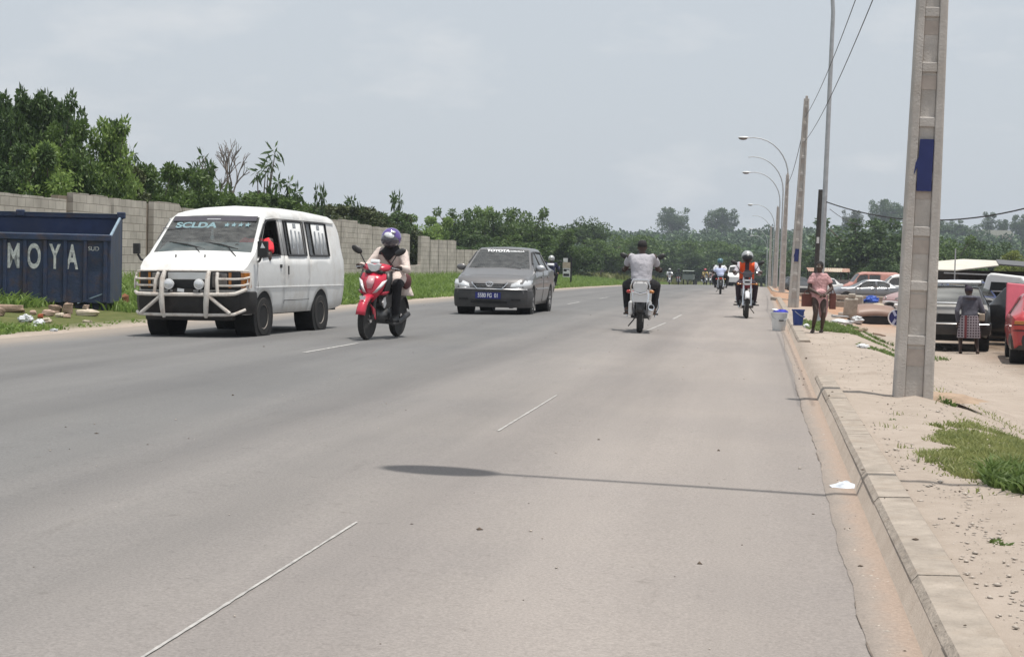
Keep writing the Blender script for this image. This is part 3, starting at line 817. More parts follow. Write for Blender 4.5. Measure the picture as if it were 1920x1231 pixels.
def lerp(a, b, t): return a + (b - a) * t
class Shell:
    """station: y, W, zs, zb, (wt,zt), (we,ze), zr ; grid rows bottom -> roof centre"""
    K = 6
    def __init__(s, st, arches=(), step=.12, tuck=.07, bulge=.03):
        s.st = st; s.arch = arches; s.tuck = tuck; s.bulge = bulge
        ys = set(round(t[0], 4) for t in st)
        for a, b in zip(st, st[1:]):
            N = max(1, int(math.ceil((b[0] - a[0]) / step)))
            for k in range(1, N): ys.add(round(lerp(a[0], b[0], k / N), 4))
        for yc, zc, r in arches:
            for k in range(13): ys.add(round(yc - r * math.cos(math.pi * k / 12), 4))
        ys = sorted(y for y in ys if st[0][0] <= y <= st[-1][0])
        s.ys = [ys[0]]
        for y in ys[1:]:
            if y - s.ys[-1] > .004: s.ys.append(y)
    def par(s, y):
        st = s.st
        for a, b in zip(st, st[1:]):
            if y <= b[0] + 1e-6:
                t = (y - a[0]) / max(1e-6, b[0] - a[0]); return [lerp(a[i], b[i], t) for i in range(1, 9)]
        return list(st[-1][1:9])
    def side(s, y, t):
        W = s.par(y)[0]; t = min(1, max(0, t))
        return W * (1 - s.tuck * (1 - t) ** 2.5 - s.bulge * t ** 3)
    def row(s, y):
        W, zs, zb, wt, zt, we, ze, zr = s.par(y)
        z0 = zs
        for yc, zc, r in s.arch:
            if abs(y - yc) < r: z0 = max(z0, zc + math.sqrt(r * r - (y - yc) ** 2))
        z0 = min(z0, zb - .03)
        P = []
        for k in range(s.K + 1):
            z = lerp(z0, zb, k / s.K); t = (z - zs) / max(.01, zb - zs)
            P.append((s.side(y, t), z))
        P += [(wt, zt), (lerp(wt, we, .6), lerp(zt, ze, .72)), (we, ze), (we * .55, lerp(ze, zr, .72)), (0, zr)]
        return P
    # rows: 0..K lower, K+1 window top, K+2 rail, K+3 roof edge, K+4 , K+5 centre
    def faces(s, pred, mb=None, off=0.0, caps=(True, True)):
        mb = mb or MB(); n = len(s.row(s.ys[0])); idx = {}
        def vid(i, j, sd):
            if j == n - 1: sd = 1
            k = (i, j, sd)
            if k not in idx:
                x, z = s.row(s.ys[i])[j]
                if off:
                    x -= off * (1 if j <= s.K + 2 else .3); z -= off * (0 if j <= s.K + 1 else .8)
                mb.v.append((x * sd, s.ys[i], z)); idx[k] = len(mb.v) - 1
            return idx[k]
        for i in range(len(s.ys) - 1):
            ym = (s.ys[i] + s.ys[i + 1]) / 2
            for j in range(n - 1):
                for sd in (1, -1):
                    if pred(ym, j, sd):
                        f = (vid(i, j, sd), vid(i + 1, j, sd), vid(i + 1, j + 1, sd), vid(i, j + 1, sd))
                        f = tuple(dict.fromkeys(f))
                        if len(f) > 2: mb.f.append(f); mb.m.append(0)
        for e, on_ in ((0, caps[0]), (len(s.ys) - 1, caps[1])):
            if on_:
                for j in range(n - 1):
                    a = (vid(e, j, 1), vid(e, j + 1, 1), vid(e, j + 1, -1), vid(e, j, -1))
                    a = tuple(dict.fromkeys(a))
                    if len(a) > 2: mb.f.append(a); mb.m.append(0)
        return mb
def bumper(root, name, m, path, z0, z1, dp=.12, bev=.03, lean=0):
    q = MB(); rings = []
    pts = [Vector((x, y, 0)) for x, y in path]
    for i, p in enumerate(pts):
        t = (pts[min(i + 1, len(pts) - 1)] - pts[max(i - 1, 0)]).normalized(); nrm = Vector((t.y, -t.x, 0))
        zm = z0 + (z1 - z0) * .6
        prof = [(-dp, z0), (-.02, z0), (0, z0 + .03), (.018, zm), (.006, z1 - .015), (-.012, z1), (-dp, z1)]
        rings.append([p + nrm * a + Vector((0, 0, z)) for a, z in prof])
    q.loft(rings, True, True)
    return q.build(name, m, root, smooth=35)
def patch(root, sh, name, m, y0, y1, j0, j1, off=-.008):
    for sd_ in (1, -1):
        q = sh.faces(lambda y, j, sd: y0 < y < y1 and j0 <= j < j1 and sd == sd_, off=off, caps=(False, False))
        if q.f: q.build(name, m, root, smooth=60)
def wheel(parent, c, r, wd, kind='steel', mr=None):
    x = c[0]; sg = 1 if x > 0 else -1
    q = MB()
    q.lathe([(r * .62, -wd / 2), (r * .9, -wd / 2), (r * .985, -wd * .36), (r, -wd * .15), (r, wd * .15), (r * .985, wd * .36), (r * .9, wd / 2), (r * .62, wd / 2)], c, 'x', 28, closed=True)
    t = q.build('wheel', m_tyre, parent)
    q = MB(); o = sg * wd * .5
    q.lathe([(.001, -wd * .42 * sg), (r * .64, -wd * .4 * sg), (r * .66, o * .97), (r * .59, o * .93), (r * .54, o * .62), (r * .22, o * .62), (r * .18, o * .8), (.001, o * .82)], c, 'x', 24)
    if kind == 'alloy':
        for k in range(5):
            a = 2 * math.pi * k / 5 + .3
            q.box((c[0] + o * .80, c[1] + math.cos(a) * r * .37, c[2] + math.sin(a) * r * .37), (.03, r * .46, r * .16), (a, 0, 0))
    q.build('rim', mr or (m_alloy if kind == 'alloy' else m_rim), t)
    return t
def seam(parent, sh, pts, name='door_seam', r=.007, sd=1):
    q = MB(); P = []
    for (y, z) in pts:
        W, zs, zb, wt, zt = sh.par(y)[:5]
        if z <= zb: x = sh.side(y, max(0, (z - zs) / max(.01, zb - zs)))
        else: x = lerp(sh.side(y, 1), wt, (z - zb) / max(.01, zt - zb))
        P.append((sd * (x - r * .35), y, z))
    q.tube(P, r, 5); return q.build(name, m_plas, parent)
def mirror(parent, c, sg, m, s=1.0):
    q = MB(); q.ell((c[0] + sg * .10 * s, c[1], c[2] + .03), (.115 * s, .05 * s, .075 * s), 12, 8); q.tube([(c[0], c[1] + .02, c[2] - .02), (c[0] + sg * .06 * s, c[1], c[2])], .02 * s, 6)
    o = q.build('wing_mirror', m, parent); return o
def seats(root, y, m=m_seat, w=.48, xs=(-.38, .38), z=.42, h=.62, lean=.16):
    for x in xs:
        q = MB(); q.box((x, y, z), (w, .48, .16)); q.box((x, y + .27 + lean * .5, z + h * .5), (w * .95, .13, h), (R(-12), 0, 0)); q.box((x, y + .36 + lean * .6, z + h + .1), (w * .5, .09, .17), (R(-10), 0, 0))
        q.build('seat', m, root, smooth=0, bevel=.04)
def car(root, st, arches, r, wd, paint, holes, doors, ws, rw, glassm=m_glass, wsm=m_glassw, rim='steel', under_z=.2, lower=None, lower_z=None, open_side=(), mr=None, rough_top=None):
    """holes: side windows [(y0,y1)], ws: windscreen (y0,y1), rw: rear window (y0,y1) or None"""
    sh = Shell(st, arches); K = Shell.K
    def is_side(y, j): return j == K and any(a < y < b for a, b in holes)
    def is_ws(y, j): return ws and ws[0] < y < ws[1] and j in (K + 3, K + 4)
    def is_rw(y, j): return rw and rw[0] < y < rw[1] and j in (K + 3, K + 4)
    def is_door(y, j): return j < K and any(a < y < b for a, b in doors)
    body = sh.faces(lambda y, j, sd: not (is_side(y, j) or is_ws(y, j) or is_rw(y, j) or is_door(y, j)))
    o = body.build('body', paint, root, smooth=32, solid=.025)
    for a, b in doors:
        for sd_ in (1, -1):
            q = sh.faces(lambda y, j, sd: j < K and a < y < b and sd == sd_, caps=(False, False))
            if q.f: q.build('door', paint, root, smooth=40, solid=.02)
    for a, b in holes:
        for sd_ in (1, -1):
            if (a, b, sd_) in open_side: continue
            q = sh.faces(lambda y, j, sd: j == K and a < y < b and sd == sd_, off=.014, caps=(False, False))
            q.build('side_window', glassm, root, smooth=60)
    if ws:
        q = sh.faces(lambda y, j, sd: is_ws(y, j), off=.012, caps=(False, False)); q.build('windscreen', wsm, root, smooth=60)
    if rw:
        q = sh.faces(lambda y, j, sd: is_rw(y, j), off=.012, caps=(False, False)); q.build('rear_window', glassm, root, smooth=60)
    q = MB(); L = st[-1][0]; W = max(t[1] for t in st)
    q.box((0, L / 2, under_z + .13), (W * 2 - .36, L - .3, .22))
    q.build('underbody', m_under, root, smooth=0)
    for yc, zc, ra in arches:
        for sg in (1, -1):
            wheel(root, (sg * (W - wd / 2 - .025), yc, r), r, wd, rim, mr)
            q = MB(); q.lathe([(ra * 1.02, 0), (ra * 1.02, sg * .26), (.01, sg * .26)][::-1] if False else [(ra * 1.015, -.0), (ra * 1.015, -sg * .30), (.01, -sg * .30)], (sg * (W - .035), yc, zc), 'x', 20)
            q.build('wheel_arch', m_under, root)
    return sh
def plate(root, c, txt, w_=.46, h_=.11, bg=None, fg=None, ry=0, sx=.8, size=.09):
    q = MB(); q.box(c, (w_, .012, h_)); p = q.build('number_plate', bg, root, smooth=0)
    if txt:
        M_ = Matrix.Translation((c[0], c[1] - .0065 if ry == 0 else c[1] + .0065, c[2])) @ Matrix.Rotation(ry, 4, 'Z') @ Matrix.Rotation(R(90), 4, 'X')
        text_mesh(txt, 'plate_text', fg, p, M_, size, sx, .001, .002)
    return p
# ------------------------------------------------------------------ white minibus
m_vw = mat('van_white', (.72, .72, .705), .42, var=.04, scale=3, dirt=(.40, .34, .27), dscale=1.9, damt=.5, coat=.25)
m_bar = mat('bull_bar_paint', (.62, .58, .53), .5, var=.12, scale=9, dirt=(.22, .13, .08), dscale=9, damt=.8)
m_bump = mat('van_bumper', (.020, .018, .017), .6, var=.3, scale=6, dirt=(.07, .05, .04), dscale=3, damt=.5)
m_redsh = mat('red_shirt', (.85, .04, .06), .85, var=.15, scale=8)
m_curt = mat('window_curtain', (.62, .63, .63), .8, var=.08, scale=12)
m_curtd = mat('curtain_print', (.30, .32, .34), .8, var=.2, scale=15)
VY = 22.05; VX = -7.84; VR = R(-4.8)
van = empty('minibus', (VX, VY, road_z(VX, VY) - .01), R(1.5), 'old white minibus with a pale tube bull bar driving in the left lane', 'van')
van.rotation_euler = (0, R(-1.0), VR)
st = [  # y    W    zs   zb    wt   zt    we   ze    zr
    (0.00, .72, .34, .88, .70, .895, .60, .90, .90),
    (0.03, .79, .33, .905, .765, .93, .68, .94, .945),
    (0.10, .83, .32, .94, .80, .985, .72, 1.0, 1.01),
    (0.22, .84, .32, 1.02, .81, 1.08, .74, 1.10, 1.12),
    (0.38, .845, .32, 1.10, .80, 1.165, .745, 1.185, 1.215),
    (0.90, .845, .32, 1.14, .735, 1.645, .665, 1.70, 1.725),
    (1.02, .845, .32, 1.145, .73, 1.665, .655, 1.755, 1.80),
    (1.25, .845, .32, 1.15, .73, 1.675, .64, 1.795, 1.865),
    (1.58, .845, .32, 1.15, .73, 1.675, .64, 1.805, 1.885),
    (2.50, .845, .32, 1.15, .73, 1.675, .64, 1.81, 1.90),
    (3.45, .845, .32, 1.15, .73, 1.67, .64, 1.80, 1.88),
    (3.78, .84, .34, 1.15, .728, 1.66, .64, 1.785, 1.865),
    (3.96, .835, .36, 1.145, .725, 1.635, .645, 1.75, 1.83),
    (4.09, .825, .38, 1.13, .72, 1.53, .65, 1.63, 1.69),
    (4.20, .80, .42, 1.10, .715, 1.30, .66, 1.37, 1.41),
    (4.27, .76, .46, 1.04, .70, 1.13, .65, 1.17, 1.19)]
sh = car(van, st, ((.68, .29, .36), (3.02, .29, .36)), .285, .175, m_vw, [(.62, 1.32), (1.62, 2.40), (2.52, 3.42)], [(.44, 1.44), (1.5, 2.48)], (.38, .90), None, m_glass, glass('bus_screen', (.66, .74, .74), 1.0, .02, .26), 'steel', .28, open_side=((.62, 1.32, 1),))  # bus_screen: raised diffuse film paints reflected light into the windscreen
bpy.context.view_layer.update()
for sd in (1, -1):
    seam(van, sh, [(.44, .70), (.44, 1.05), (.56, 1.2), (.95, 1.655), (1.42, 1.665), (1.47, 1.15), (1.47, .46)], sd=sd)
    seam(van, sh, [(1.47, .50), (2.5, .50), (2.5, 1.665)], sd=sd)
    q = MB(); q.tube([(sd * (sh.side(y, .42) + .002), y, .70) for y in (.30, .9, 1.6, 2.4, 3.2, 3.9, 4.15)], .009, 5); q.build('side_moulding', m_vw, van)
    q = MB(); q.tube([(sd * (sh.side(y, .9) - .002), y, .985) for y in (2.62, 3.1, 3.55)], .007, 5); q.build('slide_rail', m_plas, van)
    # window seals
    for a, b in ((.62, 1.32), (1.62, 2.40), (2.52, 3.42)):
        P = []
        def wp(y, t):
            W, zs, zb, wt, zt = sh.par(y)[:5]
            return (sd * (lerp(sh.side(y, 1), wt, t) + .001), y, lerp(zb, zt, t))
        lo = [wp(lerp(a, b, k / 6), .02) for k in range(7)]; hi = [wp(lerp(b, a, k / 6), .98) for k in range(7)]
        q = MB(); q.tube(lo + hi + lo[:1], .014, 6); q.build('window_seal', m_plas, van)
# gutter rail above the windows
    q = MB(); q.tube([(sd * (sh.par(y)[3] + .006), y, sh.par(y)[4] + .02) for y in (.92, 1.2, 1.6, 2.4, 3.3, 3.8)], .010, 5); q.build('rain_gutter', m_vw, van)
# curtains behind the side glass on the driver's side
for a, b in ((1.76, 2.30), (2.76, 3.34)):
    q = MB(); V = []
    for k in range(9):
        y = lerp(a, b, k / 8)
        for t in (.05, .95):
            W, zs, zb, wt, zt = sh.par(y)[:5]
            V.append((lerp(sh.side(y, 1), wt, t) + .004, y, lerp(zb, zt, t)))
    q.add(V, [(2 * k, 2 * k + 1, 2 * k + 3, 2 * k + 2) for k in range(8)])
    c_ = q.build('window_film', m_curt, van, smooth=60, solid=.003)
    q = MB()
    for yy, t0, t1, w_ in ((.2, .2, .74, .06), (.52, .05, .72, .05), (.8, .2, .7, .06), (.5, .80, .92, .12)):
        y = lerp(a, b, yy); W, zs, zb, wt, zt = sh.par(y)[:5]
        A = Vector((lerp(sh.side(y, 1), wt, t0) + .008, y, lerp(zb, zt, t0))); B = Vector((lerp(sh.side(y, 1), wt, t1) + .008, y, lerp(zb, zt, t1)))
        q.add([A + Vector((0, -w_ / 2, 0)), A + Vector((0, w_ / 2, 0)), B + Vector((0, w_ / 2, 0)), B + Vector((0, -w_ / 2, 0))], [(0, 1, 2, 3)])
    q.build('film_print', m_curtd, c_, smooth=0, solid=.002)
# front: lamp band, grille, bumper
def fx(z): return .0
q = MB(); q.box((0, .0, .795), (1.50, .05, .26)); q.build('lamp_panel', m_plas, van, smooth=0, bevel=.02)
for sg in (1, -1):
    q = MB(); q.box((sg * .45, -.022, .80), (.22, .03, .20)); q.build('headlight', m_lensd, van, smooth=0, bevel=.012)
    q = MB(); q.add([(sg * .585, -.034, .695), (sg * .775, .012, .695), (sg * .842, .16, .695), (sg * .842, .16, .905), (sg * .775, .012, .905), (sg * .585, -.034, .905)] , [(0, 1, 4, 5), (1, 2, 3, 4)])
    q.build('indicator', m_amber, van, smooth=0, solid=.01)
q = MB(); q.box((-.02, -.03, .855), (.60, .03, .10)); q.build('grille_panel', m_vw, van, smooth=0, bevel=.01)
q = MB(); q.box((0, -.025, .745), (.5, .02, .11))
for k in range(4): q.box((0, -.037, .705 + k * .026), (.48, .012, .008))
q.build('grille', m_plas, van, smooth=0)
bumper(van, 'bumper', m_bump, [(.85, .32), (.84, .10), (.74, -.05), (.35, -.10), (-.35, -.10), (-.74, -.05), (-.84, .10), (-.85, .32)][::-1], .33, .645, .14)
q = MB(); q.box((0, .0, .33), (1.3, .15, .18)); q.build('valance', m_bump, van, smooth=0, bevel=.03)
# bull bar
bb = MB()
def bar(z, y, rad, ends=True, w_=.80):
    P = [(-w_, y + .14, z + .03), (-w_ * .9, y + .03, z + .005), (-w_ * .75, y, z), (-.3, y - .02, z - .004), (.3, y - .02, z - .004), (w_ * .75, y, z), (w_ * .9, y + .03, z + .01), (w_ + .03, y + .16, z + .07)]
    bb.tube(P, rad, 8)
bar(.605, -.17, .026, w_=.81)
bar(.325, -.16, .022, w_=.79)
for sg in (1, -1):
    bb.tube([(sg * .33, -.12, .92), (sg * .335, -.18, .82), (sg * .335, -.205, .605), (sg * .33, -.215, .5), (sg * .32, -.20, .36), (sg * .31, -.17, .29)], [.028, .036, .039, .040, .034, .026], 8)
    bb.tube([(sg * .36, -.19, .58), (sg * .66, -.17, .345)], .026, 8)
    bb.tube([(sg * .44, -.08, .90), (sg * .455, -.14, .8), (sg * .47, -.15, .615)], .024, 8)
    for z in (.815, .725):
        bb.tube([(sg * .45, -.12, z), (sg * .70, -.10, z), (sg * .80, -.03, z + .005), (sg * .855, .10, z + .03)], .016, 7)
    bb.tube([(sg * .855, .10, .90), (sg * .868, .07, .80), (sg * .86, .05, .68)], .014, 6)
bb.build('bull_bar', m_bar, van)
q = MB(); q.tube([(-.84, .08, .915), (-.77, -.01, .925), (-.4, -.04, .93), (0, -.05, .93), (.4, -.04, .93), (.77, -.01, .93), (.84, .08, .925)], .011, 6); q.build('front_trim', m_bar, van)
for x in (-.235, .215):
    q = MB(); q.lathe([(.02, .09), (.055, .07), (.072, .02), (.075, 0), (.066, -.004), (.001, -.012)], (x, -.20, .745), 'y', 18); sp_ = q.build('spot_lamp', mat('spot_lamp_white', (.75, .75, .75), .35, var=.1), van)
    q = MB(); q.lathe([(.062, -.0), (.05, -.013), (.001, -.02)], (x, -.2015, .745), 'y', 18); q.build('lens', m_lens, sp_)
    q = MB(); q.tube([(x, -.15, .74), (x - .02, -.15, .62)], .014, 6); q.build('bracket', m_plas, sp_)
plate(van, (-.03, -.175, .655), '', .30, .055, m_bump, m_white_t)
q = MB(); q.box((-.06, -.185, .66), (.10, .004, .045), (0, .1, 0)); q.build('paper_scrap', m_white_t, van, smooth=0)
# wipers, washer jets, mirrors, handles
for x0, x1 in ((.02, -.56), (.52, -.02)):
    q = MB(); A = Vector((x0 + .05, .26, 1.125)); B = Vector((x0 - .16, .46, 1.27)); Cc = Vector((x1, .53, 1.335)); D = Vector((x0 + .01, .43, 1.235))
    q.tube([A, B], .010, 6); q.tube([Cc, lerp(Cc, D, .5) + Vector((0, -.02, .015)), D], [.007, .013, .007], 6); q.build('wiper', m_plas, van)
for x in (-.32, .12):
    q = MB(); q.box((x, .225, 1.13), (.012, .02, .05)); q.build('washer_jet', m_plas, van, smooth=0)
for sg in (1, -1):
    q = MB(); q.box((sg * .955, .30, 1.235), (.15, .06, .22) if sg > 0 else (.10, .05, .15)); q.tube([(sg * .84, .42, 1.06), (sg * .90, .32, 1.08), (sg * .94, .30, 1.16)], .02, 6)
    mr_ = q.build('wing_mirror', m_plas, van, smooth=0, bevel=.03)
    if sg > 0:
        q = MB(); q.add([(.93, .266, 1.25), (1.0, .266, 1.25), (.955, .266, 1.325)], [(0, 1, 2)]); q.build('mirror_sticker', m_white_t, mr_, smooth=0, solid=.002)
    for y, z, hh in ((1.30, 1.0, .05), (1.60, .94, .13)):
        q = MB(); q.box((sg * (sh.side(y, .8) + .004), y, z), (.02, .07 if hh < .1 else .035, hh)); q.build('door_handle', m_plas, van, smooth=0, bevel=.008)
# banner lettering along the top of the windscreen
m_ban = mat('windscreen_banner', (.20, .31, .34), .5, var=.12, scale=18)
m_band = mat('windscreen_shade', (.06, .055, .07), .5, var=.2)
ws_s = Vector((0, .90 - .38, 1.725 - 1.215)).normalized(); ws_n = Vector((0, -ws_s.z, ws_s.y))
def wsM(x, t):
    p = Vector((x, lerp(.38, .90, t), lerp(1.195, 1.71, t))) + ws_n * .004
    return Matrix(((1, 0, ws_n.x, p.x), (0, ws_s.y, ws_n.y, p.y), (0, ws_s.z, ws_n.z, p.z), (0, 0, 0, 1)))
q = MB(); q.box((0, 0, 0), (1.28, .10, .003)); q.xform(wsM(0, .925)); q.build('sun_strip', m_band, van, smooth=0)
text_mesh('SCLDA', 'banner_text', m_ban, van, wsM(-.25, .735) , .15, 1.35, .001, .006)
q = MB()
for k in range(4):
    c0 = (.22 + k * .105, 0); P = []
    for i in range(10):
        rr = .052 if i % 2 == 0 else .022; a = math.pi / 2 + math.pi * i / 5; P.append((c0[0] + rr * math.cos(a), c0[1] + rr * math.sin(a)))
    q.prism(P, .0, .003, 'z')
q.xform(wsM(.0, .745)); q.build('banner_stars', m_ban, van, smooth=0)
q = MB(); q.box((0, 0, 0), (.5, .012, .003)); q.xform(wsM(-.5, .655)); q.build('banner_underline', m_band, van, smooth=0)
# interior
m_dash = mat('van_dash', (.62, .68, .66), .8, var=.12, scale=6)
q = MB(); q.prism([(.40, 1.0), (.40, 1.19), (.74, 1.335), (.90, 1.335), (.90, 1.0)], -.72, .72, 'x'); q.build('dashboard', m_dash, van, smooth=0, bevel=.04)  # pale colour and upward slope put light into the lower windscreen
seats(van, 1.25, m_seat, .48, (-.42, .42), .72, .62)
seats(van, 2.2, m_seat, .44, (-.5, 0, .5), .72, .60); seats(van, 3.1, m_seat, .44, (-.5, 0, .5), .72, .60)
q = MB(); q.lathe([(.19, -.012), (.205, 0), (.19, .012), (.178, 0)], (0, 0, 0), 'z', 24, closed=True); q.box((0, 0, 0), (.37, .03, .015)); q.xform(Matrix.Translation((.40, .82, 1.18)) @ Matrix.Rotation(R(38), 4, 'X')); q.build('steering_wheel', m_plas, van)
q = MB(); q.box((0, 2.3, .62), (1.5, 3.4, .05)); q.build('cabin_floor', m_under, van, smooth=0)
q = MB(); q.box((-.02, .86, 1.64), (.22, .03, .07)); q.build('inside_mirror', m_lens, van, smooth=0, bevel=.01)
q = MB()
q.box((-.02, .80, 1.50), (.03, .02, .16)); q.ell((-.02, .80, 1.40), (.03, .03, .04)); q.build('hanging_charm', m_curt, van)
# ------------------------------------------------------------------ saloon station sets
def sedan_st(L=4.2, W=.855, Ht=1.47, hood=.80, belt=.93, cowl=1.05, ws=1.75, rf=2.95, deck=3.55, tail=.98, nose=.60, box=True, zs=.24, est=False):
    """cowl: base of windscreen, ws: its top, rf: end of roof, deck: foot of rear window"""
    wr = W * .72; wg = W * .80
    s = [(0.00, W * .70, zs + .06, nose - .09, W * .62, nose - .05, W * .5, nose - .03, nose - .02),
         (.07, W * .87, zs + .02, nose - .03, W * .80, nose + .03, W * .68, nose + .06, nose + .08),
         (.22, W * .955, zs, nose + .07, W * .88, nose + .12, W * .78, nose + .15, nose + .165),
         (.55, W, zs, hood - .04, W * .93, hood + .01, W * .82, hood + .04, hood + .055),
         (cowl, W, zs, belt - .05, W * .92, belt - .005, W * .82, belt + .03, belt + .05),
         (lerp(cowl, ws, .97), W, zs, belt, wg * .93, Ht - .14, wr * .92, Ht - .075, Ht - .05),
         (ws + .15, W, zs, belt + .005, wg * .92, Ht - .115, wr * .9, Ht - .035, Ht - .012),
         (lerp(ws, rf, .6), W, zs, belt + .01, wg * .92, Ht - .115, wr * .9, Ht - .03, Ht)]
    if est:
        s += [(rf, W, zs, belt + .02, wg * .91, Ht - .13, wr * .9, Ht - .05, Ht - .03),
              (rf + .06, W, zs, belt + .02, wg * .9, Ht - .16, wr * .9, Ht - .08, Ht - .06),
              (deck, W * .985, zs + .02, belt + .01, wg * .97, belt + .06, wr, belt + .08, belt + .10),
              (L - .06, W * .93, zs + .05, tail - .06, W * .82, tail - .02, W * .7, tail, tail + .01),
              (L, W * .86, zs + .1, tail - .16, W * .74, tail - .12, W * .62, tail - .1, tail - .09)]
    else:
        s += [(rf, W, zs, belt + .02, wg * .90, Ht - .15, wr * .88, Ht - .07, Ht - .045),
              (deck, W * .99, zs, belt + .02, W * .89, belt + .055, W * .78, belt + .08, belt + .09),
              (L - .25, W * .97, zs + .03, tail - .04, W * .86, tail - .005, W * .74, tail + .02, tail + .03),
              (L - .06, W * .91, zs + .06, tail - .10, W * .80, tail - .07, W * .66, tail - .05, tail - .045),
              (L, W * .80, zs + .12, tail - .25, W * .70, tail - .22, W * .58, tail - .2, tail - .19)]
    return s
def lamps_front(root, W, z, m=m_lens, y=.06, w=.34, h=.14, sweep=.28):
    for sg in (1, -1):
        q = MB(); x0, x1, x2 = W * .96, W * .80, W * .80 - w
        # swept-back clear lens: outer edge follows the wing
        q.loft([[(sg * x0 * .985, sweep + .05, z - h * .30), (sg * x0 * .985, sweep + .07, z + h * .62)], [(sg * x1 * 1.06, .12, z - h * .5), (sg * x1 * 1.04, .20, z + h * .58)], [(sg * x1 * .86, .035, z - h * .52), (sg * x1 * .86, .12, z + h * .45)], [(sg * x2, .0, z - h * .40), (sg * x2, .03, z + h * .10)]], False, False)
        q.build('headlight', m, root, smooth=60, solid=.03)
# ------------------------------------------------------------------ grey hatchback coming towards us
m_gry = mat('car_grey', (.165, .16, .16), .33, .35, var=.05, scale=3, dirt=(.27, .25, .23), dscale=2, damt=.25, coat=.5)
m_gryd = mat('bumper_dark', (.045, .044, .045), .55, var=.2, scale=5, dirt=(.12, .11, .10), dscale=3, damt=.4)
m_bluep = mat('plate_blue', (.012, .018, .16), .5, var=.1)
cx, cy = -5.62, 34.1
sed = empty('hatchback', (cx, cy, road_z(cx, cy)), R(-1.0), 'dark grey hatchback with a blue number plate driving towards us behind the scooter', 'car')
sed.scale = (.96, .96, .98)
st = sedan_st(4.2, .855, 1.47, .80, .94, 1.02, 1.72, 3.1, 4.0, .95, .66, est=True, zs=.21)
sh = car(sed, st, ((.80, .30, .345), (3.42, .30, .345)), .30, .20, m_gry, [(1.30, 2.12), (2.22, 3.0)], [(1.12, 2.17), (2.17, 3.05)], (1.06, 1.70), (3.2, 3.95), m_glassd, glass('hatch_screen', (.58, .68, .74), 1.2, .02, .20), 'alloy', .2)  # hatch_screen: film and blue tint paint in the reflected sky
for sd in (1, -1):
    seam(sed, sh, [(1.1, .35), (1.1, .85), (1.2, .97), (1.72, 1.34), (2.17, 1.355), (2.17, .28)], sd=sd)
    q = MB(); q.tube([(sd * (sh.side(y, .45) + .002), y, .55) for y in (1.2, 1.7, 2.3, 2.9, 3.03)], .016, 6); q.build('side_moulding', m_gry, sed)
    for y in (2.0, 2.92): q = MB(); q.box((sd * (sh.side(y, .85) + .01), y, .80), (.03, .17, .03)); q.build('door_handle', m_gry, sed, smooth=0, bevel=.01)
    P = [(sd * (lerp(sh.side(y, 1), sh.par(y)[3], .99) + .004), y, sh.par(y)[4] + .0) for y in (1.3, 1.5, 1.72, 2.1, 2.6, 3.0)]
    q = MB(); q.tube(P, .018, 6); q.build('wind_deflector', m_plas, sed)
    mirror(sed, (sd * .80, 1.32, .97), sd, m_gry if sd < 0 else m_alloy, 1.0)
for sg in (1, -1):
    q = MB()
    q.loft([[(sg * .855, .60, .735), (sg * .862, .55, .66), (sg * .858, .52, .60)], [(sg * .835, .36, .75), (sg * .855, .30, .66), (sg * .84, .28, .575)], [(sg * .76, .19, .745), (sg * .79, .11, .655), (sg * .775, .10, .56)], [(sg * .60, .06, .715), (sg * .62, .01, .64), (sg * .60, .0, .56)], [(sg * .47, .02, .665), (sg * .455, -.015, .61), (sg * .43, -.02, .565)]], False, False)
    q.build('headlight', m_lens, sed, smooth=70, solid=.03)
BP = [(-.852, .60), (-.85, .34), (-.80, .14), (-.64, .01), (-.35, -.055), (0, -.075), (.35, -.055), (.64, .01), (.80, .14), (.85, .34), (.852, .60)]
bumper(sed, 'bumper', m_gryd, BP, .16, .535, .14)
q = MB(); q.box((0, -.09, .275), (.80, .03, .05)); q.build('air_intake', m_under, sed, smooth=0)
for sg in (1, -1):
    q = MB(); q.box((sg * .58, -.03, .33), (.2, .03, .035), (0, 0, sg * R(14))); q.build('fog_recess', m_under, sed, smooth=0)
q = MB(); q.tube([(-.80, .14, .545), (-.64, .0, .545), (-.35, -.06, .545), (0, -.08, .545), (.35, -.06, .545), (.64, .0, .545), (.80, .14, .545)], .016, 6); q.build('bumper_strip', m_alloy, sed)
q = MB(); q.prism([(-.37, .665), (.37, .665), (.26, .56), (-.26, .56)], -.062, .02, 'y'); gr_ = q.build('grille', m_plas, sed, smooth=0)
q = MB(); q.tube([(-.40, -.03, .69), (-.385, -.05, .665), (-.27, -.07, .553), (.27, -.07, .553), (.385, -.05, .665), (.40, -.03, .69)], .014, 6)
for z in (.595, .63): q.box((0, -.068, z), (.6, .012, .010))
q.build('grille_surround', m_chrome, sed)
q = MB(); q.lathe([(.058, -.008), (.072, 0), (.058, .008), (.046, 0)], (0, 0, 0), 'y', 24, closed=True); q.xform(Matrix.Translation((0, -.078, .655)) @ Matrix.Diagonal((1.2, 1, .8, 1)))
k0 = len(q.v); q.lathe([(.030, -.006), (.038, 0), (.030, .006), (.024, 0)], (0, 0, 0), 'y', 20, closed=True); q.xform(Matrix.Translation((0, -.08, .657)) @ Matrix.Diagonal((.75, 1, 1.1, 1)), k0)
k0 = len(q.v); q.lathe([(.048, -.006), (.056, 0), (.048, .006), (.042, 0)], (0, 0, 0), 'y', 20, closed=True); q.xform(Matrix.Translation((0, -.081, .678)) @ Matrix.Diagonal((.95, 1, .42, 1)), k0)
q.build('badge', m_chrome, sed)
plate(sed, (-.02, -.105, .41), '5580 FG  01', .56, .135, m_bluep, m_white_t, 0, .72, .125)
m_stk = mat('screen_sticker', (.78, .79, .80), .5, var=.05)
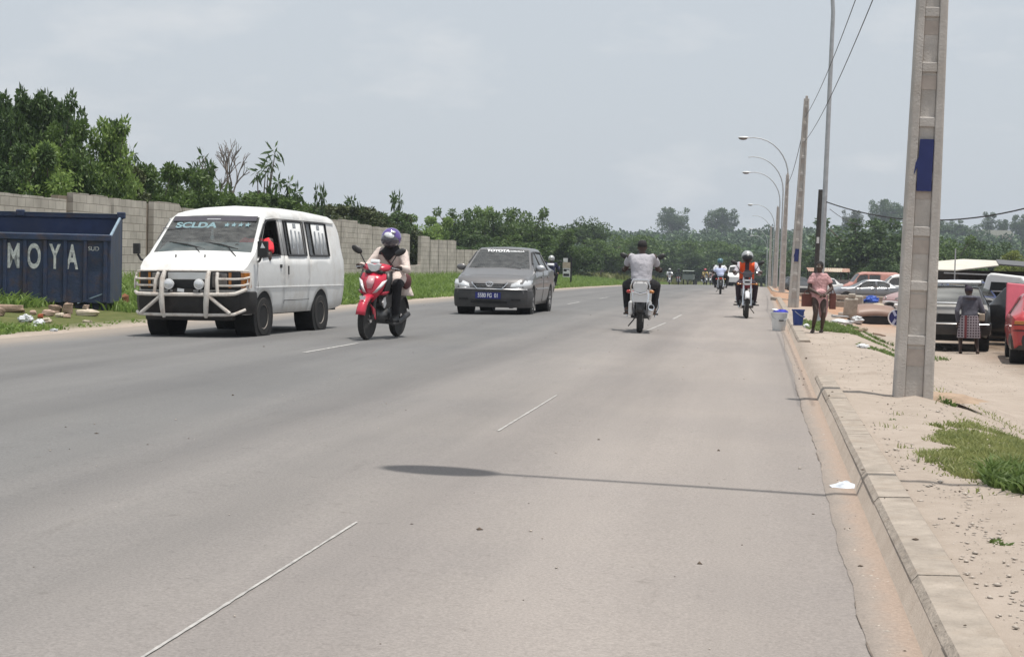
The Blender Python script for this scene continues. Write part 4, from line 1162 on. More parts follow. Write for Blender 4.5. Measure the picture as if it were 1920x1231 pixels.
s_s = Vector((0, 1.70 - 1.06, 1.41 - .99)).normalized(); s_n = Vector((0, -s_s.z, s_s.y))
def wsS(x, t):
    p = Vector((x, lerp(1.06, 1.70, t), lerp(.985, 1.405, t))) + s_n * .012
    return Matrix(((1, 0, s_n.x, p.x), (0, s_s.y, s_n.y, p.y), (0, s_s.z, s_n.z, p.z), (0, 0, 0, 1)))
text_mesh('TOYOTA', 'screen_text', m_stk, sed, wsS(-.12, .90), .125, 1.0, .001, .006)
text_mesh('COROLLA', 'screen_text', m_stk, sed, wsS(.30, .885), .075, 1.05, .001, .002)
for x0, x1 in ((-.05, -.55), (.50, .0)):
    q = MB(); q.tube([(x0, 1.03, .985), (x1, 1.06, 1.0)], .010, 6); q.build('wiper', m_plas, sed)
q = MB(); q.box((0, 1.35, .86), (1.4, .45, .16)); q.build('dashboard', m_dash, sed, smooth=0, bevel=.04)
q = MB(); q.box((-.50, 1.24, .955), (.22, .1, .03)); q.build('dashboard_paper', m_stk, sed, smooth=0)
q = MB(); q.box((-.02, 1.62, 1.30), (.2, .03, .06)); q.build('inside_mirror', m_plas, sed, smooth=0, bevel=.01)
seats(sed, 2.0, m_seat, .48, (-.36, .36), .5, .62); seats(sed, 2.85, m_seat, .5, (-.36, .36), .5, .55)
q = MB(); q.lathe([(.17, -.012), (.185, 0), (.17, .012), (.158, 0)], (0, 0, 0), 'z', 20, closed=True); q.xform(Matrix.Translation((.36, 1.55, .98)) @ Matrix.Rotation(R(60), 4, 'X')); q.build('steering_wheel', m_plas, sed)

# ------------------------------------------------------------------ vehicles in the breaker's yard
def yard_car(name, px, py, rz, label, paint, st, arches, holes, doors, ws, rw, gl=m_glassd, wsm=m_glassw, dz=0, group=None, rim='steel', r=.3, mr=None, loc=None, cat='car', hs=1):
    g = loc if loc is not None else G(px, py)
    root = empty(name, (g.x, g.y, g.z + dz), rz, label, cat, group)
    sh = car(root, st, arches, r, .19, paint, holes, doors, ws, rw, gl, wsm, rim, .2, mr=mr)
    return root, sh
m_silv = mat('car_silver', (.30, .31, .33), .3, .5, var=.06, scale=3, dirt=(.3, .27, .24), dscale=2, damt=.4, coat=.4)
# silver saloon, nose to the left
s1 = sedan_st(4.75, .87, 1.40, .86, .93, 1.35, 2.1, 3.1, 3.85, 1.0, .64)
g = on(3.75, 97)
r1, sh = yard_car('saloon_car', 0, 0, R(-84), 'silver grey saloon parked side on with its nose to the left in the yard', m_silv, s1, ((.95, .31, .36), (3.7, .31, .36)), [(1.75, 2.55), (2.66, 3.42)], [(1.5, 2.6), (2.6, 3.3)], (1.4, 2.05), (3.15, 3.8), loc=g, rim='alloy', r=.31, mr=m_alloy)
for sd in (1, -1):
    seam(r1, sh, [(1.48, .4), (1.5, .9), (2.1, 1.26), (2.6, 1.28), (2.6, .35)], sd=sd); mirror(r1, (sd * .82, 1.72, .98), sd, m_plas, .9)
    for y in (2.45, 3.2): q = MB(); q.box((sd * (sh.side(y, .85) + .01), y, .84), (.03, .17, .03)); q.build('door_handle', m_plas, r1, smooth=0)
    q = MB(); q.tube([(sd * (sh.side(y, .5) + .002), y, .56) for y in (.2, .6, 1.4, 2.4, 3.3, 4.1, 4.5)], .02, 6); q.build('side_moulding', m_gryd, r1)
lamps_front(r1, .87, .66, m_lens, w=.3, h=.12)
bumper(r1, 'bumper', m_silv, [(-.868, .6), (-.84, .2), (-.6, .02), (0, -.05), (.6, .02), (.84, .2), (.868, .6)], .26, .56, .12)
seats(r1, 2.3, m_seatl, .45, (-.36, .36), .5, .6); seats(r1, 3.0, m_seat, .45, (-.36, .36), .5, .55)
# dark estate facing us with its bonnet stripped
m_dkw = mat('wreck_black', (.016, .015, .016), .45, var=.3, scale=4, dirt=(.08, .065, .05), dscale=2.5, damt=.4, coat=.2)
m_prim = mat('wreck_primer', (.30, .29, .27), .7, var=.2, scale=4, dirt=(.2, .17, .14), dscale=3, damt=.6)
m_beig = mat('wreck_beige', (.42, .35, .27), .8, var=.2, scale=6)
g = Vector((4.12, 37.2, H(4.12, 37.2)))
s2 = sedan_st(4.3, .84, 1.42, .84, .95, .95, 1.62, 3.3, 4.15, .98, .80, est=True, zs=.3)
r2, sh = yard_car('wrecked_estate', 0, 0, R(-7), 'black wrecked estate car facing us with empty lamp sockets and pale windscreen', m_dkw, s2, ((.75, .29, .34), (3.3, .29, .34)), [(1.3, 2.1), (2.2, 3.1)], [(1.05, 2.15)], (.99, 1.59), (3.4, 4.0), loc=g, r=.28, wsm=glass('pale_film_glass', (.35, .42, .42), 1.0, .02, .6, 1.2))  # strong diffuse film whitens the windscreen in place of reflected sky
q = MB(); q.loft([[(-.72, .12, .865), (.72, .12, .865)], [(-.77, .5, .925), (.77, .5, .925)], [(-.74, .97, 1.01), (.74, .97, 1.01)]], False, False); q.build('bonnet', m_prim, r2, smooth=40, solid=.02)
q = MB(); q.loft([[(-.58, .94, 1.02), (.58, .94, 1.02)], [(-.62, 1.0, 1.01), (.62, 1.0, 1.01)]], False, False); q.build('cowl', m_stk, r2, solid=.03)
for sg in (1, -1):
    q = MB(); q.box((sg * .52, .03, .76), (.36, .1, .16)); q.build('lamp_socket', m_beig, r2, smooth=0, bevel=.02)
    q = MB(); q.box((sg * .52, -.03, .77), (.08, .05, .14), (0, .5 * sg, 0)); q.build('bracket', m_under, r2, smooth=0)
q = MB(); q.box((0, -.0, .74), (.6, .06, .15)); q.build('grille', m_under, r2, smooth=0)
bumper(r2, 'bumper', m_dkw, [(-.845, .45), (-.82, .12), (-.6, -.04), (0, -.1), (.6, -.04), (.82, .12), (.845, .45)], .36, .63, .12)
q = MB(); q.tube([(-.8, -.05, .60), (-.4, -.17, .60), (.4, -.17, .60), (.8, -.05, .60)], .014, 6); q.build('bumper_strip', m_chrome, r2)
for sg in (1, -1):
    q = MB(); q.tube([(sg * .6, 1.7, 1.47), (sg * .6, 2.4, 1.50), (sg * .58, 3.3, 1.46)], .02, 6); q.build('roof_rail', m_plas, r2)
q = MB(); q.box((-.02, 1.9, 1.50), (1.25, .5, .05), (R(4), R(-1), 0)); 
pnl = q.build('sheet_of_metal', m_curt, None, smooth=0, bevel=.02); pnl.location = g; pnl.rotation_euler = (0, 0, R(-7)); tag(pnl, 'pale metal sheet lying on the roof of the black wrecked estate', 'metal sheet')
seats(r2, 1.9, m_seat, .45, (-.36, .36), .5, .6)
# black car broadside behind the person, door open
g = Vector((7.75, 44, H(7.75, 44)))
s3 = sedan_st(4.1, .82, 1.27, .78, .85, 1.0, 1.75, 2.9, 3.6, .86, .60, zs=.2)
r3, sh = yard_car('dark_saloon', 0, 0, R(80), 'black car side on with open door standing behind the person in a skirt', m_dkw, s3, ((.8, .26, .32), (3.2, .26, .32)), [(1.3, 2.1), (2.2, 2.85)], [(1.1, 2.15)], (1.05, 1.72), (2.95, 3.55), loc=g, r=.26, dz=-.15)
lamps_front(r3, .84, .66, m_lensd)
q = MB(); q.prism([(0, .28), (1.05, .28), (1.05, .93), (.95, 1.0), (.55, 1.34), (.5, 1.36), (.0, .95)], -.03, .03, 'x')
dd = q.build('open_door', m_dkw, r3, smooth=0, bevel=.01); dd.location = (.84, 1.12, 0); dd.rotation_euler = (0, 0, R(28))
q = MB(); q.prism([(.1, .96), (.93, .97), (.56, 1.27), (.46, 1.29)], -.034, .034, 'x'); q.build('door_window', m_glass, dd, smooth=0)
q = MB(); q.box((-.04, .5, .72), (.03, .6, .25)); q.build('door_card', m_beig, dd, smooth=0)
q = MB(); q.lathe([(.001, -.012), (.07, -.012), (.085, 0), (.09, .02)], (0, 0, 0), 'y', 18); q.xform(Matrix.Translation((.90, 1.9, .62)) @ Matrix.Rotation(R(90), 4, 'Z')); q.build('round_mirror', m_stk, r3)
seats(r3, 2.0, m_seat, .45, (-.36, .36), .5, .6)
# blue car behind
m_cblu = mat('car_blue', (.035, .055, .16), .35, .2, var=.1, coat=.4, dirt=(.2, .2, .22), dscale=3, damt=.4)
g = at(1838, 585, 50); g.z = H(g.x, 50)
r4, sh = yard_car('blue_hatchback', 0, 0, R(8), 'dull blue car seen over the black cars in the middle of the yard', m_cblu, sedan_st(4.2, .84, 1.52, .90, 1.0, .95, 1.6, 3.1, 3.9, 1.0, .7, est=True), ((.8, .29, .34), (3.4, .29, .34)), [(1.3, 2.1), (2.2, 3.0)], [], (.99, 1.57), (3.2, 3.85), loc=g, r=.28)
lamps_front(r4, .84, .7, m_lensd)
# black off-roader at the right, rear three-quarter
m_suv = mat('suv_black', (.018, .018, .019), .3, .1, var=.15, coat=.4, dirt=(.09, .08, .07), dscale=2.5, damt=.3)
g = Vector((9.9, 40.6, H(9.9, 40.6)))
s5 = sedan_st(4.5, .88, 1.47, .90, .96, 1.15, 1.65, 4.05, 4.4, 1.0, .78, est=True, zs=.3)
r5, sh = yard_car('estate_car', 0, 0, R(74), 'tall black estate car with tinted side windows at the right edge behind the red car', m_suv, s5, ((.85, .32, .38), (3.55, .32, .38)), [(1.4, 2.1), (2.2, 2.95), (3.05, 3.95)], [(1.2, 2.15), (2.15, 3.0)], (1.19, 1.62), (4.1, 4.36), loc=g, r=.32)
lamps_front(r5, .88, .82, m_lensd, h=.18)
for sd in (1, -1):
    q = MB(); q.tube([(sd * .58, 1.8, 1.48), (sd * .58, 4.0, 1.47)], .022, 6); q.build('roof_rail', m_plas, r5); mirror(r5, (sd * .83, 1.45, 1.0), sd, m_plas)
    seam(r5, sh, [(1.2, .45), (1.2, .94), (1.68, 1.33), (2.15, 1.34), (2.15, .4)], sd=sd)
# red hatchback at the right frame edge, seen from behind, tailgate up
m_cred = mat('car_red', (.42, .028, .035), .32, .05, var=.08, coat=.5, dirt=(.3, .16, .12), dscale=2.5, damt=.3)
m_pink = mat('faded_red', (.55, .11, .15), .5, var=.12, scale=4)
g = Vector((5.64, 32.6, H(5.42, 32.6)))
s6 = sedan_st(3.75, .80, 1.36, .82, .90, .95, 1.6, 2.75, 3.6, .92, .66, est=True, zs=.26)
r6, sh = yard_car('red_hatchback', 0, 0, R(180 - 6), 'bright red hatchback cut off by the right edge of the photo with orange rear lamps', m_cred, s6, ((.75, .29, .34), (3.1, .29, .34)), [(1.25, 2.0), (2.1, 2.7)], [(1.05, 2.05)], (.99, 1.57), (2.86, 3.5), loc=g + Vector((.25, 3.6, 0)), r=.28)
for sg in (1, -1):
    q = MB(); q.box((sg * .55, 3.74, .79), (.36, .05, .07)); q.build('indicator', m_amber, r6, smooth=0, bevel=.01)
    q = MB(); q.box((sg * .55, 3.74, .70), (.36, .05, .09)); q.build('tail_lamp', m_redl, r6, smooth=0, bevel=.01)
q = MB(); q.box((0, 3.75, .745), (1.5, .03, .012)); q.box((0, 3.77, .64), (1.52, .03, .014)); q.build('trim', m_plas, r6, smooth=0)
bumper(r6, 'bumper', m_dkw, [(-.80, 3.3), (-.77, 3.6), (-.55, 3.76), (0, 3.82), (.55, 3.76), (.77, 3.6), (.80, 3.3)][::-1], .27, .56, .12)
q = MB(); q.loft([[(-.52, 2.80, 1.34), (.52, 2.80, 1.34)], [(-.50, 3.15, 1.56), (.50, 3.15, 1.56)], [(-.46, 3.5, 1.70), (.46, 3.5, 1.70)]], False, False)
# red car further back with a raised red lid
g7 = Vector((5.75, 36.9, H(5.75, 36.9)))
lid = MB(); lid.box((0, 0, .0), (1.1, .06, .85)); lo_ = lid.build('loose_bonnet', m_pink, None, smooth=0, bevel=.03); lo_.location = g7 + Vector((0, 0, 1.08)); lo_.rotation_euler = (R(-14), R(4), R(8)); tag(lo_, 'faded pinkish red bonnet standing upright behind the red hatchback', 'car panel')
# white cab lying on its side behind
m_cabw = mat('cab_white', (.72, .72, .71), .5, var=.05, dirt=(.4, .36, .3), dscale=2, damt=.25)
g = at(1884, 560, 52); zz = at(1884, 542, 52).z
cab = empty('truck_cab', (g.x, g.y, H(g.x, 52)), R(-12), 'white boxy truck cab standing tilted above the black estate car at the right edge', 'truck cab')
q = MB(); z0 = zz - H(g.x, 52)
q.prism([(-.62, z0 - .1), (-.48, z0 + .42), (-.38, z0 + .48), (.5, z0 + .40), (.62, z0 + .28), (.60, z0 - .05)], -.75, .75, 'y')
q.build('cab_shell', m_cabw, cab, smooth=0, bevel=.05)
q = MB(); q.prism([(-.40, z0 - .04), (-.36, z0 + .22), (.46, z0 + .20), (.5, z0 - .02)], -.765, .2, 'y'); q.build('window_opening', m_under, cab, smooth=0)
q = MB(); q.box((0, 0, z0 / 2 - .06), (1.0, 1.2, z0 - .05)); q.build('chassis', m_under, cab, smooth=0)
q = MB(); q.box((-.66, -.2, z0 + .12), (.06, .9, .30), (0, R(-14), 0)); q.build('windscreen', m_glass, cab, smooth=0, bevel=.02)
# light vehicles further back
def box_van(px, py, Y, L, W, Hh, rz, paint, label, name='parked_van', cat='van'):
    g = at(px, py, Y); g.z = H(g.x, Y)
    root = empty(name, g, rz, label, cat)
    s = [(0, W * .85, .35, .75, W * .8, .8, W * .7, .82, .83), (.12, W * .97, .3, .9, W * .9, .96, W * .8, .99, 1.0), (.45, W, .3, 1.02, W * .92, 1.10, W * .86, 1.13, 1.15),
         (.95, W, .3, 1.05, W * .86, Hh - .25, W * .78, Hh - .16, Hh - .12), (1.3, W, .3, 1.05, W * .86, Hh - .22, W * .75, Hh - .06, Hh), (L - .3, W, .3, 1.05, W * .86, Hh - .22, W * .75, Hh - .06, Hh), (L - .05, W * .97, .35, 1.0, W * .84, Hh - .3, W * .74, Hh - .16, Hh - .1), (L, W * .9, .4, .95, W * .8, Hh - .4, W * .7, Hh - .28, Hh - .24)]
    sh = car(root, s, ((.75, .3, .36), (L - .9, .3, .36)), .3, .19, paint, [(.75, 1.5), (1.7, L - 1.6)], [(.7, 1.6)], (.5, .92), None, m_glassd, m_glassw)
    lamps_front(root, W, .82, m_lensd)
    return root, sh
m_salm = mat('pickup_salmon', (.46, .22, .18), .55, var=.12, dirt=(.35, .25, .2), dscale=2, damt=.4)
box_van(1582, 560, 122, 4.0, .82, 1.95, R(-80), m_salm, 'faded salmon red van parked behind the silver saloon, nose to the left')
box_van(1642, 560, 113, 4.2, .82, 1.78, R(-85), m_cabw, 'white box van parked behind the roof of the silver saloon')
g = at(1690, 560, 104); g.z = H(g.x, 104)
rw_, _ = yard_car('white_saloon', 0, 0, R(-80), 'white car parked behind the silver saloon beside the big concrete pole', m_cabw, sedan_st(), ((.8, .29, .34), (3.4, .29, .34)), [(1.3, 2.1), (2.2, 2.9)], [], (1.09, 1.72), (3.0, 3.5), loc=g, r=.28)
g = at(1668, 600, 72); g.z = H(g.x, 72)
m_mauve = mat('car_mauve', (.36, .24, .24), .4, var=.12, dirt=(.3, .26, .22), dscale=2.5, damt=.5)
rm, _ = yard_car('mauve_car', 0, 0, R(-62), 'dusty mauve car front sticking out left of the big concrete pole behind the scrap', m_mauve, sedan_st(), ((.8, .29, .34), (3.4, .29, .34)), [(1.3, 2.1), (2.2, 2.9)], [], (1.09, 1.72), (3.0, 3.5), loc=g, r=.28)
lamps_front(rm, .855, .65, m_lensd)
bumper(rm, 'bumper', m_stk, [(-.852, .5), (-.8, .14), (-.6, .0), (0, -.06), (.6, .0), (.8, .14), (.852, .5)], .24, .52, .12)
g = at(1452, 535, 135); g = at(1512, 540, 128); g.z = H(g.x, 128)
rwh, _ = yard_car('pale_car', 0, 0, R(-35), 'pale car parked left of the child behind the street lamp posts', m_cabw, sedan_st(), ((.8, .29, .34), (3.4, .29, .34)), [(1.3, 2.1), (2.2, 2.9)], [], (1.09, 1.72), (3.0, 3.5), loc=g, r=.28)
g = at(1506, 560, 108); g.z = H(g.x, 108)
rdk, _ = yard_car('dark_wreck', 0, 0, R(12), 'low dark wrecked car behind the concrete pole left of the child', m_dkw, sedan_st(4.0, .84, 1.3), ((.8, .29, .34), (3.3, .29, .34)), [(1.3, 2.1), (2.2, 2.9)], [], (1.09, 1.72), None, loc=g, r=.28)
box_van(1829, 560, 75, 4.2, .82, 1.72, R(6), m_cabw, 'white van whose roof shows above the head of the person in a skirt')
# ================================================================== PEOPLE
def caps(mb, pts, rs, n=10):
    mb.tube(pts, rs, n)
    mb.ell(pts[0], (rs[0],) * 3, n, 6); mb.ell(pts[-1], (rs[-1],) * 3, n, 6)
def hand(mb, w, d, up, side, grip=True, s=1.0):
    """w wrist, d pointing direction, up = back of hand, side = thumb side"""
    w = Vector(w); d = Vector(d).normalized(); up = Vector(up); up = (up - d * up.dot(d)).normalized(); lat = d.cross(up) * side
    c = w + d * .045 * s
    M_ = Matrix((lat, d, up)).transposed()
    mb.ell(c, (.040 * s, .052 * s, .019 * s), 12, 8, M_)
    for k, (o, L) in enumerate(((-.029, .058), (-.010, .074), (.010, .080), (.029, .072))):
        b = w + d * .085 * s + lat * o * s
        if grip: P = [b, b + (d * .5 - up * .55) * L * .55 * s, b + (d * .15 - up * 1.0) * L * .8 * s, b + (-d * .35 - up * 1.05) * L * .8 * s]
        else: P = [b, b + (d - up * .12) * L * .4 * s, b + (d * .95 - up * .35) * L * .75 * s, b + (d * .85 - up * .55) * L * s]
        mb.tube(P, [.0098 * s, .0095 * s, .009 * s, .0078 * s], 7); mb.ell(P[-1], (.008 * s,) * 3, 6, 4)
    b = w + d * .03 * s + lat * .034 * s
    P = [b, b + (lat * .6 + d * .8) * .032 * s, b + (lat * .45 + d * 1.1 - up * (.7 if grip else .3)) * .045 * s]
    mb.tube(P, [.0125 * s, .011 * s, .009 * s], 7); mb.ell(P[-1], (.009 * s,) * 3, 6, 4)
def head(mb, c, s=1.0, yaw=0, pitch=0):
    """skull, jaw, nose, ears, lips; faces -Y"""
    M_ = Matrix.Translation(c) @ Matrix.Rotation(yaw, 4, 'Z') @ Matrix.Rotation(pitch, 4, 'X') @ Matrix.Scale(s, 4)
    k = len(mb.v)
    mb.ell((0, .012, .028), (.076, .096, .096), 18, 12)
    mb.ell((0, -.022, -.045), (.056, .064, .068), 14, 9)
    mb.ell((0, -.052, -.088), (.028, .026, .022), 10, 6)
    mb.tube([(0, -.082, .022), (0, -.104, -.022)], [.010, .016], 8); mb.ell((0, -.098, -.026), (.021, .014, .012), 8, 5)
    mb.ell((0, -.083, -.056), (.026, .012, .009), 8, 5); mb.ell((0, -.08, -.067), (.024, .012, .009), 8, 5)
    for sg in (1, -1):
        mb.ell((sg * .076, .014, -.008), (.010, .022, .034), 8, 6)
        mb.ell((sg * .032, -.074, .034), (.024, .014, .009), 8, 5)
        mb.ell((sg * .045, -.062, -.022), (.022, .02, .02), 8, 5)
    mb.xform(M_, k)
    return M_
def eyes(root, M_, s=1.0):
    for sg in (1, -1):
        q = MB(); q.ell((sg * .031, -.082, .012), (.014, .008, .009), 10, 6); q.xform(M_); e = q.build('eye', m_eye, root)
        q = MB(); q.ell((sg * .031, -.088, .012), (.006, .004, .006), 8, 5); q.xform(M_); q.build('iris', m_under, e)
m_eye = mat('eye_white', (.7, .67, .62), .3, var=.05)
m_hair = mat('black_hair', (.012, .010, .010), .8, var=.3, scale=40, bump=.5, bscale=90)
m_shoe = mat('shoe_black', (.02, .019, .019), .6, var=.2)
def two_bone(a, b, L1, L2, hint):
    a = Vector(a); b = Vector(b); d = b - a; D = min(d.length, (L1 + L2) * .995); u = d.normalized()
    x = (L1 * L1 - L2 * L2 + D * D) / (2 * D); h = math.sqrt(max(0, L1 * L1 - x * x))
    p = Vector(hint); p = (p - u * p.dot(u)).normalized()
    return a + u * x + p * h
def foot(mb, an, d, s=1.0, r=.038):
    an = Vector(an); d = Vector(d).normalized()
    mb.loft([[an + Vector((0, 0, 0)) - d * .06 * s + Vector((c * .03 * s * 1, 0, 0)) if False else an - d * .065 * s + Matrix.Rotation(0, 3, 'Z') @ (Vector((-d.y, d.x, 0)) * c * .032 * s + Vector((0, 0, z * s))) for c, z in ((1, -.085), (1, -.03), (0, 0.0), (-1, -.03), (-1, -.085))],
             [an + d * .02 * s + Vector((-d.y, d.x, 0)) * c * .036 * s + Vector((0, 0, z * s)) for c, z in ((1, -.085), (1, -.02), (0, .02), (-1, -.02), (-1, -.085))],
             [an + d * .10 * s + Vector((-d.y, d.x, 0)) * c * .044 * s + Vector((0, 0, z * s)) for c, z in ((1, -.085), (1, -.055), (0, -.035), (-1, -.055), (-1, -.085))],
             [an + d * .17 * s + Vector((-d.y, d.x, 0)) * c * .032 * s + Vector((0, 0, z * s)) for c, z in ((1, -.085), (1, -.066), (0, -.055), (-1, -.066), (-1, -.085))]], True, True)
def rider(label, loc, rz, J, top, bottom, helmet=None, skin=m_skin, sleeves='long', group=None, shoes=m_shoe, legs='long', hair=True, s=1.0, extra=None, lite=False, jacket=None, cat='person', bare_feet=False):
    """J: pelvis, chest, neck, head, hands L/R (wrist), feet L/R (ankle), shoulder half width"""
    root = empty('person', loc, rz, label, cat, group)
    pel, che, nek, hd = [Vector(J[k]) for k in ('pel', 'che', 'nek', 'hd')]
    sw = J.get('sw', .185); hw = J.get('hw', .10)
    vox = .014 if not lite else .022
    fwd = Vector(J.get('fwd', (0, -1, 0)))
    body = MB(); clo = MB(); leg = MB(); sho = MB()
    # torso core
    up = (che - pel).normalized()
    ab = pel.lerp(che, .5)
    body.loft([[p + Vector((math.cos(a) * rx, math.sin(a) * ry, 0)) for a in [2 * math.pi * k / 16 for k in range(16)]] for p, rx, ry in ((pel + Vector((0, 0, -.07)), .13, .10), (pel, .155, .115), (ab, .13, .095), (che, .165, .105), (che + (nek - che) * .7, .12, .08), (nek, .055, .055))], True, True)
    body.tube([nek - (nek - che) * .2, nek.lerp(hd, .6)], [.06, .055], 10)
    HM = head(body, hd, s, J.get('yaw', 0), J.get('pitch', 0))
    for sd, hk, fk in ((1, 'hr', 'fr'), (-1, 'hl', 'fl')):
        sh_ = che + (nek - che) * .62 + Vector((sd * sw, 0, 0)) + Vector(J.get('shoff', (0, 0, 0)))
        ha = Vector(J[hk]); el = two_bone(sh_, ha, .30 * s, .265 * s, J.get('eh', (sd * .45, .3, -1)) if not isinstance(J.get('eh'), dict) else J['eh'][hk])
        if isinstance(J.get('eh'), tuple): el = two_bone(sh_, ha, .30 * s, .265 * s, (sd * J['eh'][0], J['eh'][1], J['eh'][2]))
        d2 = (ha - sh_)
        body.ell(sh_, (.062, .06, .06), 12, 8)
        caps(body, [sh_, sh_.lerp(el, .4), el], [.056, .052, .041]); caps(body, [el, el.lerp(ha, .35), ha], [.041, .043, .028])
        if not lite: hand(body, ha, (ha - el).normalized() + Vector(J.get('hd_dir', (0, 0, 0))), J.get('hup', (0, 0, 1)), -sd if J.get('flip') else sd, J.get('grip', True), s)
        else: body.ell(ha + (ha - el).normalized() * .05, (.04, .05, .035), 8, 6)
        # sleeves
        e1 = {'long': 1.0, 'short': 0, 'none': None}[sleeves]
        if e1 is not None:
            clo.ell(sh_ + Vector((-sd * .02, 0, -.01)), (.078, .076, .074), 12, 8)
            if e1:
                caps(clo, [sh_, sh_.lerp(el, .5), el], [.074, .066, .056]); caps(clo, [el, el.lerp(ha, .4), el.lerp(ha, .93)], [.056, .056, .043])
            else:
                m_ = sh_.lerp(el, .62); clo.tube([sh_ + Vector((-sd * .03, 0, -.01)), sh_.lerp(el, .3), m_], [.072, .072, .076], 12)
        # legs
        hp = pel + Vector((sd * hw, 0, -.03)); an = Vector(J[fk]); kn = two_bone(hp, an, .43 * s, .42 * s, J.get('kh', (sd * .25, -1, .3)) if not J.get('kdir') else (sd * J['kdir'][0], J['kdir'][1], J['kdir'][2]))
        caps(body, [hp, hp.lerp(kn, .45), kn], [.088, .078, .055]); caps(body, [kn, kn.lerp(an, .35), an], [.052, .054, .035])
        fd = Vector(J.get('fdir', (0, -1, 0)))
        if bare_feet: foot(body, an, fd, s)
        else:
            body.ell(an, (.04, .04, .04), 8, 6); foot(sho, an, fd, s); sho.tube([an + Vector((0, 0, -.03)), an + Vector((0, 0, .05))], [.047, .046], 10)
        if legs == 'long':
            caps(leg, [hp, hp.lerp(kn, .5), kn], [.105, .094, .072]); caps(leg, [kn, kn.lerp(an, .5), kn.lerp(an, .92)], [.072, .066, .058])
        elif legs == 'short':
            caps(leg, [hp, hp.lerp(kn, .5), kn], [.106, .096, .078]); caps(leg, [kn, kn.lerp(an, .2), kn.lerp(an, .42)], [.074, .070, .068])
    remesh(body, 'body', skin, root, vox, 3)
    clo.loft([[p + Vector((math.cos(a) * rx, math.sin(a) * ry, 0)) for a in [2 * math.pi * k / 18 for k in range(18)]] for p, rx, ry in ((pel + Vector((0, 0, -.09)), .178, .14), (pel + Vector((0, 0, .02)), .182, .142), (ab, .182, .132), (che, .205, .135), (che + (nek - che) * .40, .215, .12), (che + (nek - che) * .66, .19, .10), (che + (nek - che) * .86, .11, .085), (nek - (nek - che) * .02, .066, .07))], True, True)
    if extra: extra(clo, J, pel, che, nek)
    sh_o = remesh(clo, 'top', top if isinstance(top, (list, tuple)) else [top], root, vox, 10, jacket)
    if legs != 'none':
        leg.ell(pel + Vector((0, .0, -.06)), (.175, .135, .12), 16, 10)
        remesh(leg, 'trousers', bottom, root, vox, 3)
    if not bare_feet and sho.f: sho.build('shoes', shoes, root, smooth=60)
    if helmet:
        hm, vis = helmet
        q = MB(); q.ell((0, .008, .034), (.138, .160, .145), 22, 16, z0=-.62, z1=1); q.xform(HM)
        ho = q.build('helmet', hm, root, smooth=70)
        q = MB(); q.ell((0, -.030, .004), (.130, .150, .112), 22, 14, z0=-.9, z1=.72); q.xform(HM); q.build('visor', vis, ho, smooth=70)
    elif hair:
        q = MB(); q.ell((0, .022, .042), (.083, .098, .092), 18, 12, z0=-.35, z1=1); q.xform(HM); q.build('hair', m_hair, root, smooth=70)
        if J.get('face'): pass
    if J.get('face'): eyes(root, HM)
    return root, HM
# ================================================================== MOTORCYCLES (forward is -Y)
m_frm = mat('bike_black', (.020, .020, .021), .45, var=.25, scale=10, dirt=(.12, .10, .08), dscale=6, damt=.35)
m_eng = mat('bike_engine', (.16, .16, .16), .45, .7, var=.3, scale=12, dirt=(.06, .05, .04), dscale=8, damt=.6)
m_bred = mat('bike_red', (.52, .018, .05), .28, var=.06, scale=5, coat=.6)
m_bwht = mat('bike_white', (.70, .70, .70), .35, var=.06, scale=5, coat=.3, dirt=(.3, .27, .24), dscale=5, damt=.3)
m_bblu = mat('bike_blue', (.03, .06, .30), .35, var=.1, coat=.4)
m_bmar = mat('bike_maroon', (.22, .02, .03), .35, var=.1, coat=.4)
m_vis = mat('visor_smoke', (.075, .07, .085), .12, .1, var=.15, scale=8, coat=.6)
m_visd = mat('visor_dark', (.008, .008, .009), .35, var=.1)
def bwheel(root, y, r=.285, w=.045, name='wheel', spokes=True):
    q = MB(); n_ = 30
    q.lathe([(r - w * 1.2, -w * .72), (r - w * .5, -w), (r - w * .1, -w * .55), (r, 0), (r - w * .1, w * .55), (r - w * .5, w), (r - w * 1.2, w * .72)], (0, y, r), 'x', n_)
    t = q.build(name, m_tyre, root)
    q = MB(); q.lathe([(r - w * 1.25, -w * .6), (r - w * 1.05, -w * .7), (r - w * 1.05, w * .7), (r - w * 1.25, w * .6)], (0, y, r), 'x', n_, closed=True)
    q.lathe([(.001, -.05), (.05, -.05), (.055, 0), (.05, .05), (.001, .05)], (0, y, r), 'x', 14)
    for k in range(10):
        a = 2 * math.pi * k / 10; sx = .03 if k % 2 else -.03
        q.tube([(sx, y + .04 * math.cos(a), r + .04 * math.sin(a)), (0, y + (r - w * 1.2) * math.cos(a + .15), r + (r - w * 1.2) * math.sin(a + .15))], .006, 5)
    q.lathe([(.07, -.05), (.12, -.05), (.12, -.045), (.07, -.045)], (0, y, r), 'x', 18, closed=True)
    q.build('rim', m_chrome, t)
def fender(root, y, r, w, a0, a1, m, name, z0=.285, th=.012):
    q = MB(); rings = []
    for k in range(11):
        a = lerp(R(a0), R(a1), k / 10); c, s = math.cos(a), math.sin(a)
        rings.append([(x, y + c * (rr), z0 + s * (rr)) for x, rr in ((-w, r - .035), (-w * .7, r + .005), (0, r + .02), (w * .7, r + .005), (w, r - .035))])
    q.loft(rings, False, False); return q.build(name, m, root, smooth=60, solid=th)
